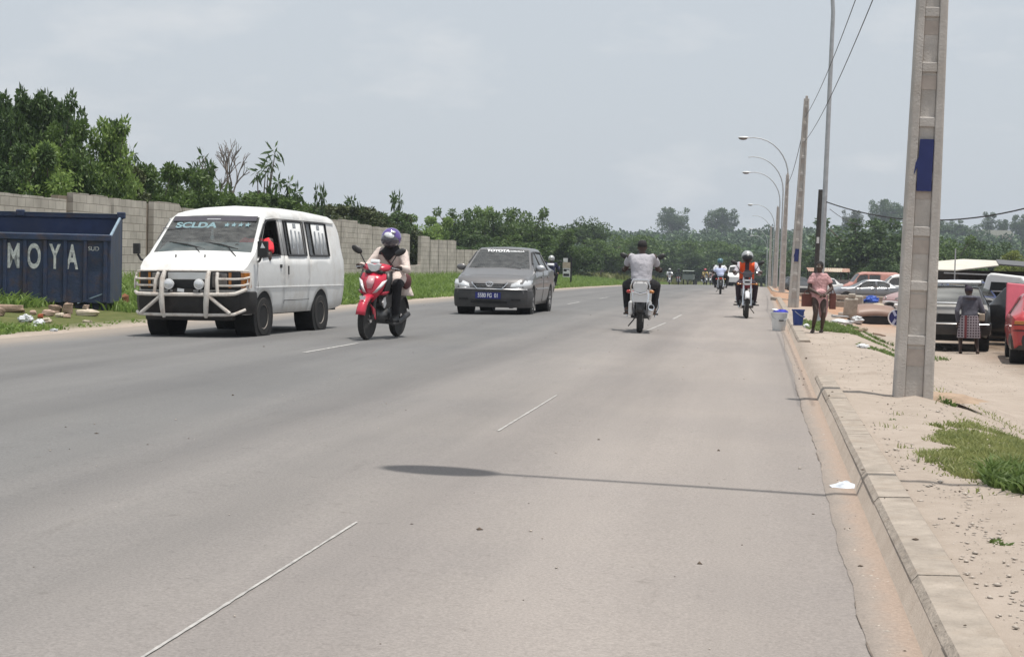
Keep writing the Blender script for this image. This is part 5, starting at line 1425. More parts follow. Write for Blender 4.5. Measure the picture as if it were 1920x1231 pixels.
def bar_set(root, y, z, hw, mirrors=True, rise=.04, mm=m_frm):
    q = MB(); q.tube([(-hw, y + .10, z), (-hw * .55, y + .02, z + .0), (-.08, y, z - rise), (.08, y, z - rise), (hw * .55, y + .02, z), (hw, y + .10, z)], .013, 7); hb = q.build('handlebar', m_frm, root)
    for sg in (1, -1):
        q = MB(); q.tube([(sg * (hw - .12), y + .07, z), (sg * (hw + .01), y + .105, z)], .021, 8); q.build('grip', m_plas, hb)
        q = MB(); q.tube([(sg * (hw - .11), y + .03, z), (sg * (hw + .0), y + .035, z - .012)], .007, 6); q.build('lever', m_chrome, hb)
        if mirrors:
            q = MB(); A = Vector((sg * (hw - .15), y + .04, z + .02)); B = A + Vector((sg * .10, -.01, .17)); q.tube([A, lerp(A, B, .6), B], .008, 6)
            q.ell(B + Vector((sg * .045, 0, .035)), (.088, .024, .046), 14, 8, (0, R(-28 * sg), 0)); q.build('mirror', mm, root)
    return hb
def scooter(root):
    bwheel(root, -.60, .285, .042); bwheel(root, .62, .285, .045)
    for sg in (1, -1):
        q = MB(); q.tube([(sg * .065, -.60, .285), (sg * .065, -.53, .55), (sg * .055, -.49, .68)], [.024, .027, .026], 8); q.build('fork', m_frm, root)
    fender(root, -.60, .325, .07, 60, 168, m_bred, 'front_fender')
    q = MB(); q.prism([(-.045, .60), (.045, .60), (.03, .55), (-.03, .55)], -.845, -.83, 'y'); q.build('fender_flash', m_bwht, root, smooth=0)
    for sg in (1, -1):
        q = MB(); q.prism([(-.86 + .1, .50), (-.55, .42), (-.50, .28), (-.56, .30), (-.66, .44)], sg * .07, sg * .088, 'x'); q.build('fender_side', m_bred, root, smooth=0)
    # leg shield
    q = MB(); q.loft([[(-.05, -.575, .52), (0, -.60, .51), (.05, -.575, .52)], [(-.15, -.50, .66), (0, -.60, .64), (.15, -.50, .66)], [(-.19, -.47, .80), (0, -.56, .82), (.19, -.47, .80)], [(-.17, -.43, .90), (0, -.47, .92), (.17, -.43, .90)]], False, False)
    q.build('leg_shield', m_bred, root, smooth=60, solid=.02)
    q = MB(); q.loft([[(-.03, -.612, .70), (.03, -.612, .70)], [(-.055, -.59, .79), (.055, -.59, .79)], [(-.045, -.535, .87), (.045, -.535, .87)]], False, False); q.build('shield_stripe', mat('bike_pink', (.62, .34, .36), .3, coat=.4), root, solid=.015)
    for sg in (1, -1):
        q = MB(); q.loft([[(sg * .05, -.605, .635), (sg * .10, -.585, .65)], [(sg * .10, -.585, .70), (sg * .165, -.525, .74)], [(sg * .15, -.52, .80), (sg * .205, -.475, .83)]], False, False); q.build('side_lamp', m_bwht, root, solid=.018)
        q = MB(); q.loft([[(sg * .10, -.50, .56), (sg * .15, -.44, .56)], [(sg * .16, -.48, .64), (sg * .215, -.40, .66)], [(sg * .20, -.455, .80), (sg * .24, -.36, .84)], [(sg * .17, -.42, .92), (sg * .22, -.33, .95)]], False, False); q.build('side_fairing', m_frm, root, solid=.015)
        q = MB(); q.loft([[(sg * .13, -.515, .615), (sg * .19, -.45, .62)], [(sg * .17, -.50, .655), (sg * .225, -.42, .665)]], False, False); q.build('fairing_stripe', m_bred, root, solid=.02)
        q = MB(); q.prism([(-.50, .52), (-.42, .60), (-.36, .50), (-.42, .44)], sg * .155, sg * .172, 'x'); q.build('fairing_badge', m_bwht, root, smooth=0)
    # handlebar cowl with headlamp
    q = MB(); q.loft([[(-.20, -.35, .965), (-.20, -.31, 1.02)], [(-.12, -.44, .945), (-.12, -.36, 1.035)], [(0, -.47, .93), (0, -.38, 1.05)], [(.12, -.44, .945), (.12, -.36, 1.035)], [(.20, -.35, .965), (.20, -.31, 1.02)]], False, False); q.build('handlebar_cowl', m_bred, root, smooth=60, solid=.03)
    q = MB(); q.prism([(-.105, 1.03), (-.06, 1.04), (0, 1.025), (.06, 1.04), (.105, 1.03), (.07, .95), (.03, .925), (-.03, .925), (-.07, .95)], -.485, -.42, 'y'); q.build('headlight', m_lens, root, smooth=0, bevel=.012)
    q = MB(); q.box((0, -.43, 1.065), (.13, .05, .05), (R(-25), 0, 0)); q.build('fly_screen', m_stk, root, smooth=0, bevel=.012)
    q = MB(); q.box((0, -.40, .92), (.26, .14, .05)); q.build('cowl_base', m_frm, root, smooth=0, bevel=.02)
    bar_set(root, -.36, .985, .32)
    # body, seat, engine
    q = MB(); q.loft([[(-.06, -.36, .50), (.06, -.36, .50), (.05, -.36, .62), (-.05, -.36, .62)], [(-.07, -.1, .40), (.07, -.1, .40), (.06, -.1, .56), (-.06, -.1, .56)], [(-.12, .2, .48), (.12, .2, .48), (.13, .2, .70), (-.13, .2, .70)], [(-.11, .7, .62), (.11, .7, .62), (.12, .7, .77), (-.12, .7, .77)]]); q.build('frame_cover', m_frm, root, smooth=50)
    q = MB(); q.loft([[(-.09, .02, .70), (.09, .02, .70), (.08, .02, .745), (-.08, .02, .745)], [(-.13, .25, .70), (.13, .25, .70), (.12, .25, .775), (-.12, .25, .775)], [(-.12, .75, .74), (.12, .75, .74), (.10, .75, .82), (-.10, .75, .82)]]); q.build('seat', m_plas, root, smooth=50, bevel=.02)
    q = MB(); q.ell((0, .0, .33), (.13, .2, .12)); q.lathe([(.10, -.16), (.11, -.1), (.11, .1), (.10, .16)], (0, .05, .31), 'x', 16); q.build('engine', m_eng, root)
    q = MB(); q.tube([(.1, -.1, .25), (.12, .1, .2), (.13, .35, .25), (.135, .66, .33)], [.018, .022, .04, .042], 10); q.build('exhaust', m_frm, root)
    q = MB(); q.tube([(-.26, -.02, .255), (.26, -.02, .255)], .018, 7); q.build('footrest', m_frm, root)
    fender(root, .62, .33, .07, 20, 130, m_frm, 'rear_fender'); 
    q = MB(); q.box((0, .88, .72), (.14, .05, .07)); q.build('tail_lamp', m_redl, root, smooth=0, bevel=.01)
def streetbike(root, tank=m_bmar, front=True, fm=m_bwht, rear_panel=m_bwht):
    bwheel(root, -.66, .30, .043); bwheel(root, .64, .30, .05)
    for sg in (1, -1):
        q = MB(); q.tube([(sg * .085, -.66, .30), (sg * .085, -.56, .62), (sg * .085, -.44, .98)], [.026, .024, .02], 9); q.build('fork', m_chrome, root)
        q = MB(); q.tube([(sg * .10, .64, .30), (sg * .12, .46, .66)], [.028, .03], 9); q.build('shock_absorber', m_chrome, root)
        q = MB(); q.tube([(sg * .07, -.52, .80), (sg * .19, -.53, .80)], .010, 6); q.ell((sg * .21, -.535, .80), (.035, .03, .028)); q.build('indicator', m_amber, root)
        q = MB(); q.tube([(sg * .08, .80, .70), (sg * .16, .82, .70)], .010, 6); q.ell((sg * .19, .83, .70), (.045, .032, .03)); q.build('indicator', m_amber if sg < 0 else m_redl, root)
    fender(root, -.66, .335, .06, 50, 150, fm, 'front_fender', .30)
    q = MB(); q.box((0, -.565, .845), (.17, .03, .13)); q.build('name_plate', m_chrome, root, smooth=0, bevel=.01)
    q = MB(); q.box((0, -.56, .845), (.12, .05, .04)); q.build('plate_badge', m_plas, root, smooth=0)
    q = MB(); q.loft([[(-.10, -.60, .95), (.10, -.60, .95), (.115, -.60, 1.08), (-.115, -.60, 1.08)], [(-.09, -.44, .96), (.09, -.44, .96), (.09, -.44, 1.08), (-.09, -.44, 1.08)]]); q.build('headlight', m_vis, root, smooth=0, bevel=.015)
    q = MB(); q.box((0, -.44, 1.09), (.16, .08, .06)); q.build('instruments', m_plas, root, smooth=0, bevel=.015)
    bar_set(root, -.38, 1.07, .32, True, .05)
    q = MB(); q.loft([[(-.08, -.38, .72), (.08, -.38, .72), (.07, -.38, .88), (-.07, -.38, .88)], [(-.14, -.2, .68), (.14, -.2, .68), (.11, -.2, .91), (-.11, -.2, .91)], [(-.11, .08, .68), (.11, .08, .68), (.08, .08, .82), (-.08, .08, .82)]]); q.build('tank', tank, root, smooth=60, bevel=.03)
    q = MB(); q.loft([[(-.10, .04, .71), (.10, .04, .71), (.09, .04, .79), (-.09, .04, .79)], [(-.14, .3, .70), (.14, .3, .70), (.12, .3, .78), (-.12, .3, .78)], [(-.12, .74, .75), (.12, .74, .75), (.10, .74, .83), (-.10, .74, .83)]]); q.build('seat', m_plas, root, smooth=50, bevel=.02)
    q = MB(); q.ell((0, -.1, .40), (.12, .2, .14)); q.lathe([(.11, -.17), (.12, -.1), (.12, .1), (.11, .17)], (0, -.02, .34), 'x', 16)
    for k in range(5): q.box((0, -.16, .50 + k * .028), (.2, .17, .010), (R(-18), 0, 0))
    q.build('engine', m_eng, root)
    q = MB(); q.tube([(0, -.5, .62), (0, -.42, .30), (0, .1, .27)], .022, 7); q.tube([(0, -.40, .92), (0, .2, .66), (0, .8, .70)], .03, 7); q.tube([(.07, .1, .3), (.08, .64, .30)], .022, 7); q.tube([(-.07, .1, .3), (-.08, .64, .30)], .022, 7); q.build('frame', m_frm, root)
    q = MB(); q.tube([(-.06, -.28, .45), (-.13, -.25, .25), (-.15, .1, .23), (-.17, .42, .33), (-.19, .92, .44)], [.018, .02, .03, .05, .055], 12); ex = q.build('exhaust', m_chrome, root)
    q = MB(); q.lathe([(.001, 0), (.04, 0), (.045, -.01)], (-.19, .925, .441), 'y', 14); q.build('exhaust_mouth', m_under, ex)
    q = MB(); q.tube([(-.30, -.05, .30), (.30, -.05, .30)], .016, 7); q.tube([(-.27, .35, .36), (.27, .35, .36)], .014, 7); q.build('footrests', m_frm, root)
    q = MB(); q.tube([(.06, .1, .3), (.12, .2, .2), (.2, .3, .10)], .012, 6); q.build('side_stand', m_frm, root)
    for sg in (1, -1):
        q = MB(); q.loft([[(sg * .11, .12, .50), (sg * .12, .12, .70)], [(sg * .13, .4, .56), (sg * .13, .4, .72)], [(sg * .10, .82, .68), (sg * .10, .82, .76)]], False, False); q.build('side_panel', rear_panel, root, smooth=60, solid=.02)
    fender(root, .64, .345, .07, 10, 110, m_frm, 'rear_fender', .30)
    q = MB(); q.box((0, .935, .72), (.12, .05, .07)); q.build('tail_lamp', m_redl, root, smooth=0, bevel=.015)
def rack(root):
    q = MB(); q.tube([(-.12, .55, .80), (-.15, .80, .86), (-.13, .98, .88), (.13, .98, .88), (.15, .80, .86), (.12, .55, .80)], .014, 7)
    q.tube([(-.15, .98, .70), (-.16, .99, .80), (-.12, .985, .90), (.12, .985, .90), (.16, .99, .80), (.15, .98, .70), (0, .985, .66), (-.15, .98, .70)], .013, 7)
    for x in (-.06, .06): q.tube([(x, .6, .83), (x, .98, .88)], .009, 6)
    q.build('luggage_rack', m_chrome, root)
    q = MB(); q.box((0, .97, .60), (.24, .012, .15)); p = q.build('number_plate', m_bwht, root, smooth=0, bevel=.01)
    q = MB(); q.prism([(-.10, .68), (.10, .68), (.13, .80), (.10, .86), (-.10, .86), (-.13, .80)], .90, .965, 'y'); q.build('tail_panel', m_bwht, root, smooth=0, bevel=.02)
    for sg in (1, -1):
        q = MB(); q.tube([(sg * .24, -.2, .25), (sg * .30, -.28, .40), (sg * .29, -.30, .60), (sg * .18, -.30, .68)], .013, 7); q.build('crash_bar', m_chrome, root)
        q = MB(); q.box((sg * .16, .66, .42), (.07, .36, .24)); q.build('side_shield', m_bwht, root, smooth=0, bevel=.03)
# ---- red step-through with the rider in beige
A = G(688, 637); B = G(731, 632)
hd_ = math.atan2(-(A.x - B.x), -(A.y - B.y)) if False else math.atan2((A.x - B.x), -(A.y - B.y))
mid = (A + B) / 2
sx, sy = -5.2, 22.4
sco = empty('scooter', (sx, sy, road_z(sx, sy)), R(-7), 'red and white step through scooter driving towards us beside the minibus', 'scooter')
sco.rotation_euler = (0, R(2.5), R(-7))
scooter(sco)
m_beige = mat('beige_coat', (.66, .56, .51), .9, var=.1, scale=10, bump=.8, bscale=11)
m_blk = mat('black_cloth', (.012, .011, .013), .9, var=.3, scale=10, bump=.7, bscale=10)
m_purp = mat('helmet_purple', (.10, .055, .25), .22, var=.1, coat=.7)
m_strap = mat('bag_strap', (.10, .03, .03), .8)
J = dict(pel=(0, .30, .84), che=(0, .24, 1.10), nek=(0, .18, 1.245), hd=(0, .14, 1.36), hr=(.29, -.21, 1.0), hl=(-.29, -.21, 1.0), fr=(.20, -.06, .345), fl=(-.20, -.06, .345), sw=.17, eh=(.5, .35, -1), kdir=(.3, -1, .35), grip=True)
def coat(clo, J, pel, che, nek):
    for sd in (1, -1):
        caps(clo, [pel + Vector((sd * .10, .0, -.02)), pel + Vector((sd * .16, -.20, .0)), pel + Vector((sd * .17, -.30, -.04))], [.125, .11, .085])
    clo.loft([[p + Vector((math.cos(a) * rx, math.sin(a) * ry, 0)) for a in [2 * math.pi * k / 16 for k in range(16)]] for p, rx, ry in ((pel + Vector((.04, .08, -.24)), .27, .13), (pel + Vector((.02, .05, -.10)), .23, .17), (pel, .20, .16))], True, True)
r_, HM = rider('person in a beige coat and purple helmet riding the red scooter towards us', sco.location, sco.rotation_euler.z, J, m_beige, m_blk, (m_purp, m_vis), sleeves='long', extra=coat)
r_.rotation_euler = sco.rotation_euler
q = MB(); q.loft([[(math.cos(a) * rx, .195 + math.sin(a) * ry, z) for a in [2 * math.pi * k / 18 for k in range(18)]] for rx, ry, z in ((.205, .125, 1.155), (.20, .12, 1.19), (.13, .105, 1.23), (.085, .09, 1.29), (.08, .09, 1.34))], True, True); q.prism([(-.12, 1.20), (.12, 1.20), (.02, 1.085), (-.04, 1.085)], .07, .10, 'y'); q.build('headscarf', m_blk, r_, smooth=60, bevel=.01)
q = MB(); P = [(-.11, .085, 1.19), (-.03, .085, 1.10), (.06, .10, 1.0), (.14, .12, .93)]; q.tube(P, .016, 6); q.tube([(.14, .12, .93), (.21, .2, .88), (.24, .26, .84)], .016, 6); q.build('bag_strap', m_strap, r_)
q = MB(); q.ell((.22, .28, .80), (.05, .15, .11)); q.build('shoulder_bag', m_strap, r_)
q = MB(); q.ell((.02, .0, 1.43), (.075, .05, .028), 14, 8, (R(50), .25, 0)); q.ell((.07, .03, 1.475), (.03, .04, .02)); q.build('helmet_graphic', m_lens, r_)
# ---- white motorcycle going away
bx, by = -2.06, 28.6
b2 = empty('motorcycle', (bx, by, road_z(bx, by)), R(180 + 3), 'white and chrome motorcycle with rear rack going away from us in mid road', 'motorcycle')
streetbike(b2, m_bmar); rack(b2)
m_gtee = mat('grey_tshirt', (.40, .39, .42), .9, var=.08, scale=6, bump=1.0, bscale=8)
J = dict(pel=(0, .29, .87), che=(0, .23, 1.18), nek=(0, .17, 1.345), hd=(0, .14, 1.445), hr=(.31, -.27, 1.08), hl=(-.31, -.27, 1.08), fr=(.24, -.02, .39), fl=(-.22, -.02, .39), sw=.20, eh=(.22, .3, -1), kdir=(.42, -1, .3))
r2_, HM = rider('bareheaded person in a grey white T shirt riding the white motorcycle away from us', (bx, by, road_z(bx, by)), R(183), J, m_gtee, m_blk, None, sleeves='short', legs='long', bare_feet=False, shoes=mat('sandal', (.12, .07, .05), .7))

# ---- orange vest rider
bx, by = -.36, 39.6
b3 = empty('motorcycle', (bx, by, road_z(bx, by)), R(2), 'dark motorcycle with chrome forks coming towards us in the right lane', 'motorcycle')
streetbike(b3, m_bmar)
m_vest = mat('orange_vest', (.80, .10, .02), .8, var=.08); m_gsh = mat('grey_shirt', (.42, .40, .44), .9, var=.15, scale=12, bump=.8, bscale=12); m_dtee = mat('dark_tee', (.05, .035, .045), .9)
m_hsil = mat('helmet_silver', (.42, .43, .42), .3, .3, var=.15, coat=.5)
def vest(c):
    if abs(c.x) < .175 and .90 < c.z < 1.32 and abs(c.x) < .20:
        if abs(c.x) < .05 and c.y < .2: return 2
        return 1
    return 0
J = dict(pel=(0, .27, .86), che=(0, .22, 1.15), nek=(0, .15, 1.31), hd=(0, .12, 1.415), hr=(.31, -.28, 1.09), hl=(-.31, -.28, 1.09), fr=(.18, -.03, .38), fl=(-.18, -.03, .38), sw=.19, eh=(.22, .3, -1), kdir=(.25, -1, .3), grip=True)
rider('person in an orange vest and silver helmet riding towards us in the right lane', (bx, by, road_z(bx, by)), R(2), J, [m_gsh, m_vest, m_dtee], mat('maroon_trousers', (.035, .022, .03), .9), (m_hsil, m_visd), jacket=vest)
# ---- two up, going away
bx, by = -1.88, 76.5
b4 = empty('motorcycle', (bx, by, road_z(bx, by)), R(181), 'blue and white motorcycle carrying two people away from us in the distance', 'motorcycle')
streetbike(b4, m_bblu, rear_panel=m_bwht)
m_wsh = mat('white_shirt', (.74, .75, .78), .9, var=.06, scale=10); m_lbl = mat('pale_blue_shirt', (.45, .50, .68), .9, var=.1); m_hteal = mat('helmet_teal', (.05, .14, .17), .3, coat=.5)
J = dict(pel=(.03, .0, .85), che=(.05, -.08, 1.16), nek=(.05, -.13, 1.34), hd=(.05, -.15, 1.47), hr=(.32, -.28, 1.08), hl=(-.32, -.28, 1.08), fr=(.25, -.05, .38), fl=(-.25, -.05, .38), sw=.22, eh=(.22, .3, -1), kdir=(.22, -1, .3))
rider('driver in a white shirt and teal helmet on the distant blue motorcycle', (bx, by, road_z(bx, by)), R(181), J, m_wsh, m_blk, (m_hteal, m_visd), sleeves='short', lite=True)
J = dict(pel=(.02, .44, .88), che=(.06, .38, 1.08), nek=(.06, .36, 1.20), hd=(.05, .35, 1.30), hr=(.22, .16, .98), hl=(-.2, .16, .98), fr=(.26, .30, .45), fl=(-.30, .34, .45), sw=.15, eh=(1.0, .5, -.6), kdir=(.6, -.8, .2))
rider('smaller passenger in a pale blue shirt behind the driver in white', (bx, by, road_z(bx, by)), R(181), J, m_lbl, m_blk, None, sleeves='short', lite=True, s=.85)
# ---- rider half hidden behind the grey hatchback
p_ = at(1033, 540, 70); bx, by = p_.x, 70
b5 = empty('motorcycle', (bx, by, road_z(bx, by)), R(180), 'dark motorcycle at the road edge half hidden behind the grey hatchback', 'motorcycle')
streetbike(b5, m_bmar, rear_panel=m_frm)
m_navy = mat('navy_jacket', (.016, .02, .055), .85); 
J = dict(pel=(0, .22, .83), che=(0, .14, 1.10), nek=(0, .08, 1.26), hd=(0, .06, 1.39), hr=(.31, -.27, 1.08), hl=(-.31, -.27, 1.08), fr=(.18, -.03, .38), fl=(-.18, -.03, .38), sw=.19, eh=(.22, .3, -1), kdir=(.25, -1, .3))
r5_, HM = rider('person in navy with a white helmet riding half hidden behind the grey hatchback', (bx, by, road_z(bx, by)), R(180), J, m_navy, m_blk, (m_hsil, m_visd), lite=True)
q = MB(); q.loft([[(-.16, .30, 1.12), (.16, .30, 1.12)], [(-.14, .27, 1.22), (.14, .27, 1.22)]], False, False); q.build('pale_shoulder_panel', m_wsh, r5_, solid=.01)
# ---- tiny riders beyond the crest
def far_pair(px, py, Y, rz, bl, rl, top, tank, hm, sc_=1.0):
    p = at(px, py, Y); b = copy_tree(b4); b.location = (p.x, Y, road_z(p.x, Y)); b.rotation_euler = (0, 0, rz); b['label'] = bl
    recolor(b, {'bike_blue': tank})
    r = copy_tree(r5_); r.location = b.location; r.rotation_euler = (0, 0, rz); r['label'] = rl
    recolor(r, {'navy_jacket': top, 'white_shirt': top, 'helmet_silver': hm})
m_yel = mat('yellow_shirt', (.55, .42, .16), .9, var=.1); m_dkg = mat('dark_green_shirt', (.02, .03, .025), .9)
far_pair(1255, 534, 160, R(4), 'leftmost tiny motorcycle at the far end of the road beside the grey T shirt', 'tiny distant rider in white, leftmost at the far end of the road', m_wsh, m_bwht, m_hsil)
far_pair(1272, 534, 163, R(182), 'second tiny motorcycle from the left at the far end of the road', 'tiny distant rider in dark clothes, second from left at the far end', m_dkg, m_frm, m_visd)
far_pair(1322, 531, 160, R(12), 'tiny yellow motorcycle left of the two people on the blue motorcycle', 'tiny distant rider in yellow left of the two people on the blue motorcycle', m_yel, m_yel, m_bred)
far_pair(1334, 531, 166, R(-8), 'tiny motorcycle touching the left side of the two people on the blue motorcycle', 'tiny distant rider in pale brown touching the two on the blue motorcycle', m_beige, m_bred, m_visd)
# handcart / three wheeler beside them
p = at(1290, 534, 166); ct = empty('three_wheeler', (p.x, 166, road_z(p.x, 166)), 0, 'small green grey three wheeler at the far end of the road', 'three-wheeler')
q = MB(); q.box((0, .6, .75), (1.15, 1.3, .5)); q.loft([[(-.55, -.1, 1.35), (.55, -.1, 1.35)], [(-.6, .6, 1.42), (.6, .6, 1.42)], [(-.55, 1.3, 1.32), (.55, 1.3, 1.32)]], False, False); q.build('body', mat('cart_grey', (.2, .23, .2), .7), ct, smooth=0, bevel=.03)
for x, y in ((-.5, .8), (.5, .8), (0, -.5)):
    q = MB(); q.lathe([(.12, -.05), (.25, -.05), (.25, .05), (.12, .05)], (x, y, .25), 'x', 16, closed=True); q.build('wheel', m_tyre, ct)
p = at(1377, 530, 150)
box_van(1380, 530, 150, 4.2, .84, 1.9, R(-3), m_cabw, 'tiny white van far away behind the orange vest rider, coming towards us', 'distant_van')

# ================================================================== PEOPLE ON FOOT
# child in a pink dress
m_pinkd = mat('pink_dress', (.52, .30, .30), .9, var=.25, scale=22, bump=.9, bscale=12)
m_skind = m_skin
g = G(1533, 624)
J = dict(pel=(0, .0, .85), che=(0, .01, 1.13), nek=(0, -.01, 1.31), hd=(-.01, -.03, 1.43), hr=(.12, -.23, .87), hl=(-.06, -.25, .86), fr=(.085, .0, .088), fl=(-.10, .03, .088), sw=.155, hw=.08, eh=(.9, .5, -.6), kdir=(0, -1, 0), face=True, yaw=R(-24), grip=True, fdir=(-.35, -1, 0))
def dress(clo, J, pel, che, nek):
    clo.loft([[p + Vector((math.cos(a) * rx * (1 + .06 * math.sin(5 * a)), math.sin(a) * ry, 0)) for a in [2 * math.pi * k / 20 for k in range(20)]] for p, rx, ry in ((pel + Vector((.05, .0, -.30)), .17, .13), (pel + Vector((.02, 0, -.12)), .19, .145), (pel, .185, .14), (pel + Vector((0, 0, .1)), .17, .12))], True, True)
    clo.ell(pel + Vector((.10, -.02, -.36)), (.10, .11, .20)); clo.ell(pel + Vector((.02, -.15, .03)), (.13, .07, .07))
ch, HM = rider('child in a pale pink dress standing beside the kerb with brown bags', g, R(8), J, m_pinkd, m_skin, None, sleeves='short', legs='none', bare_feet=True, extra=dress, s=1.0)
ch.scale = (.79, .79, .79)
for x, y, z, w_, h_ in ((-.20, -.02, .56, .17, .22), (.235, .03, .55, .10, .27)):
    q = MB(); q.box((0, 0, 0), (w_, .10, h_)); q.tube([(-w_ * .3, 0, h_ * .5), (-w_ * .15, 0, h_ * .72), (w_ * .15, 0, h_ * .72), (w_ * .3, 0, h_ * .5)], .008, 6)
    b_ = q.build('bag', mat('brown_bag', (.13, .045, .035), .8, var=.2), None, smooth=0, bevel=.015); b_.location = g + Vector((x, y, z)); b_.rotation_euler = (0, 0, R(8))
    tag(b_, 'dark brown bag hanging on the left of the child in pink' if x < 0 else 'dark red brown bag hanging on the right of the child in pink', 'bag', 'bags carried by the child')
# person in hoodie and checked skirt
m_hood = mat('grey_hoodie', (.075, .075, .095), .9, var=.2, scale=9, bump=.9, bscale=9)
def checked():
    m, n, l, b = nt('checked_skirt')
    tc = n.new('ShaderNodeTexCoord'); mp = n.new('ShaderNodeMapping'); l.new(tc.outputs['Object'], mp.inputs[0]); 
    sp = n.new('ShaderNodeSeparateXYZ'); l.new(mp.outputs[0], sp.inputs[0])
    def stripe(o, f, th):
        a = n.new('ShaderNodeMath'); a.operation = 'MULTIPLY'; a.inputs[1].default_value = f; l.new(o, a.inputs[0])
        s = n.new('ShaderNodeMath'); s.operation = 'SINE'; l.new(a.outputs[0], s.inputs[0])
        g_ = n.new('ShaderNodeMath'); g_.operation = 'GREATER_THAN'; g_.inputs[1].default_value = th; l.new(s.outputs[0], g_.inputs[0]); return g_.outputs[0]
    ad = n.new('ShaderNodeMath'); ad.operation = 'MAXIMUM'; l.new(stripe(sp.outputs['X'], 105, .35), ad.inputs[0]); l.new(stripe(sp.outputs['Z'], 105, .35), ad.inputs[1])
    x = n.new('ShaderNodeMixRGB'); x.inputs[1].default_value = (.055, .035, .045, 1); x.inputs[2].default_value = (.27, .24, .26, 1); l.new(ad.outputs[0], x.inputs[0])
    rd = n.new('ShaderNodeMixRGB'); rd.inputs[2].default_value = (.14, .03, .035, 1); l.new(stripe(sp.outputs['X'], 17, .9), rd.inputs[0]); l.new(x.outputs[0], rd.inputs[1])
    l.new(rd.outputs[0], b.inputs['Base Color']); b.inputs['Roughness'].default_value = .9
    return m
m_chk = checked()
g = G(1815, 663)
J = dict(pel=(0, .02, .86), che=(0, -.03, 1.13), nek=(0, -.06, 1.29), hd=(.02, -.11, 1.385), hr=(.25, .02, .70), hl=(-.19, -.26, .98), fr=(.17, .0, .088), fl=(-.20, .02, .088), sw=.18, eh=(.6, .6, -1), kdir=(.1, -1, 0), grip=True, fdir=(-.2, -1, 0), pitch=R(14))
def hoodie(clo, J, pel, che, nek):
    clo.lathe([(.07, .0), (.15, .02), (.165, .05), (.13, .09), (.09, .085)], nek + Vector((0, .05, -.075)), 'z', 18)
pm, HM = rider('person in a grey hooded top and checked skirt seen from behind beside the wrecks', g, R(180), J, m_hood, m_chk, None, sleeves='long', legs='none', bare_feet=True, extra=hoodie, hair=False)
pm.scale = (.95, .95, .95)
q = MB(); pel = Vector(J['pel'])
q.loft([[Vector((math.cos(a) * rx * (1 + .05 * math.sin(8 * a)), .02 + math.sin(a) * ry * (1 + .05 * math.sin(8 * a)), z)) for a in [2 * math.pi * k / 40 for k in range(40)]] for rx, ry, z in ((.255, .19, .36), (.245, .185, .5), (.225, .17, .66), (.20, .15, .80), (.185, .145, .86))], True, True); q.build('skirt', m_chk, pm, smooth=60)
q = MB(); q.ell((0, .012, .042), (.092, .106, .096), 18, 12, z0=-.5, z1=1); q.ell((.045, .02, .13), (.04, .04, .04)); q.xform(HM); q.build('head_wrap', mat('head_wrap', (.022, .014, .028), .8, var=.3), pm, smooth=70)
# minibus driver
J = dict(pel=(0, .0, .12), che=(0, .0, .42), nek=(0, -.03, .57), hd=(0, -.05, .69), hr=(.16, -.36, .42), hl=(-.16, -.36, .42), fr=(.12, -.45, -.28), fl=(-.12, -.45, -.28), sw=.20, eh=(.4, .3, -1), kdir=(.3, -1, .5))
dv, HM = rider('minibus driver in a red shirt seen through the open window', van.matrix_basis @ Vector((.55, 1.06, .84)), VR, J, m_redsh, m_blk, None, sleeves='short', lite=True)
dv2, HM = rider('front passenger seen dimly behind the minibus windscreen', van.matrix_basis @ Vector((-.42, 1.16, .72)), VR, J, mat('dull_shirt', (.16, .14, .16), .9), m_blk, None, sleeves='short', lite=True)
dv3, HM = rider('grey hatchback driver seen dimly through the windscreen', sed.matrix_basis @ Vector((.36, 1.98, .48)), R(-1), J, m_dtee, m_blk, None, sleeves='short', lite=True)
# ================================================================== STREET FURNITURE
m_conc = mat('pole_concrete', (.47, .44, .41), .92, var=.16, scale=5, bump=.35, bscale=60, dirt=(.40, .35, .30), dscale=3, damt=.6, spec=.1)
m_concr = mat('pocket_stain', (.435, .38, .34), .92, var=.2, scale=6, dirt=(.48, .43, .38), dscale=4, damt=.7, spec=.1)
m_galv = mat('galvanised_steel', (.42, .43, .44), .5, .35, var=.15, scale=12)
m_lampw = mat('lamp_housing', (.62, .63, .63), .4, var=.08)
m_lampd = mat('lamp_bowl', (.16, .13, .12), .2, var=.2)
m_ppaint = mat('pole_blue_paint', (.012, .022, .12), .5, var=.15, scale=4)
def lamp(x, y, label, lean=.02, h=8.6, reach=2.35, head=True, rz=0, s=1.0):
    g = on(x, y); root = empty('street_lamp', g, 0, label, 'street lamp', 'street lamps along the right kerb')
    root.rotation_euler = (0, lean, rz)
    q = MB(); P = [(0, 0, -.1), (0, 0, h * .4), (0, 0, h - 2.2)]; rr = [.060, .050, .042]
    for k in range(1, 9):
        a = R(90) * k / 8; P.append((-reach * .86 * (1 - math.cos(a)), 0, h - 2.2 + 2.2 * math.sin(a))); rr.append(.041 - .012 * k / 8)
    P.append((-reach, 0, h - .03)); rr.append(.028)
    q.tube(P, rr, 10); q.build('post', m_galv, root)
    q = MB(); q.box((0, -.085, 1.3), (.11, .03, .42)); q.build('access_hatch', m_galv, root, smooth=0)
    q = MB(); q.box((0, 0, .012), (.34, .34, .03)); q.build('base_plate', m_galv, root, smooth=0)
    if head:
        q = MB(); q.ell((-reach - .22, 0, h - .02), (.34, .19, .085), 16, 10, z0=-.3); hd_ = q.build('luminaire', m_lampw, root, smooth=60)
        q = MB(); q.ell((-reach - .27, 0, h - .045), (.25, .125, .11), 14, 8, z1=.1); q.build('lamp_bowl', m_lampd, hd_, smooth=60)
    return root
lamp(2.30, 8.42, 'nearest street lamp out of frame whose shadow crosses the road in front', 0.0, 8.7, 2.4)
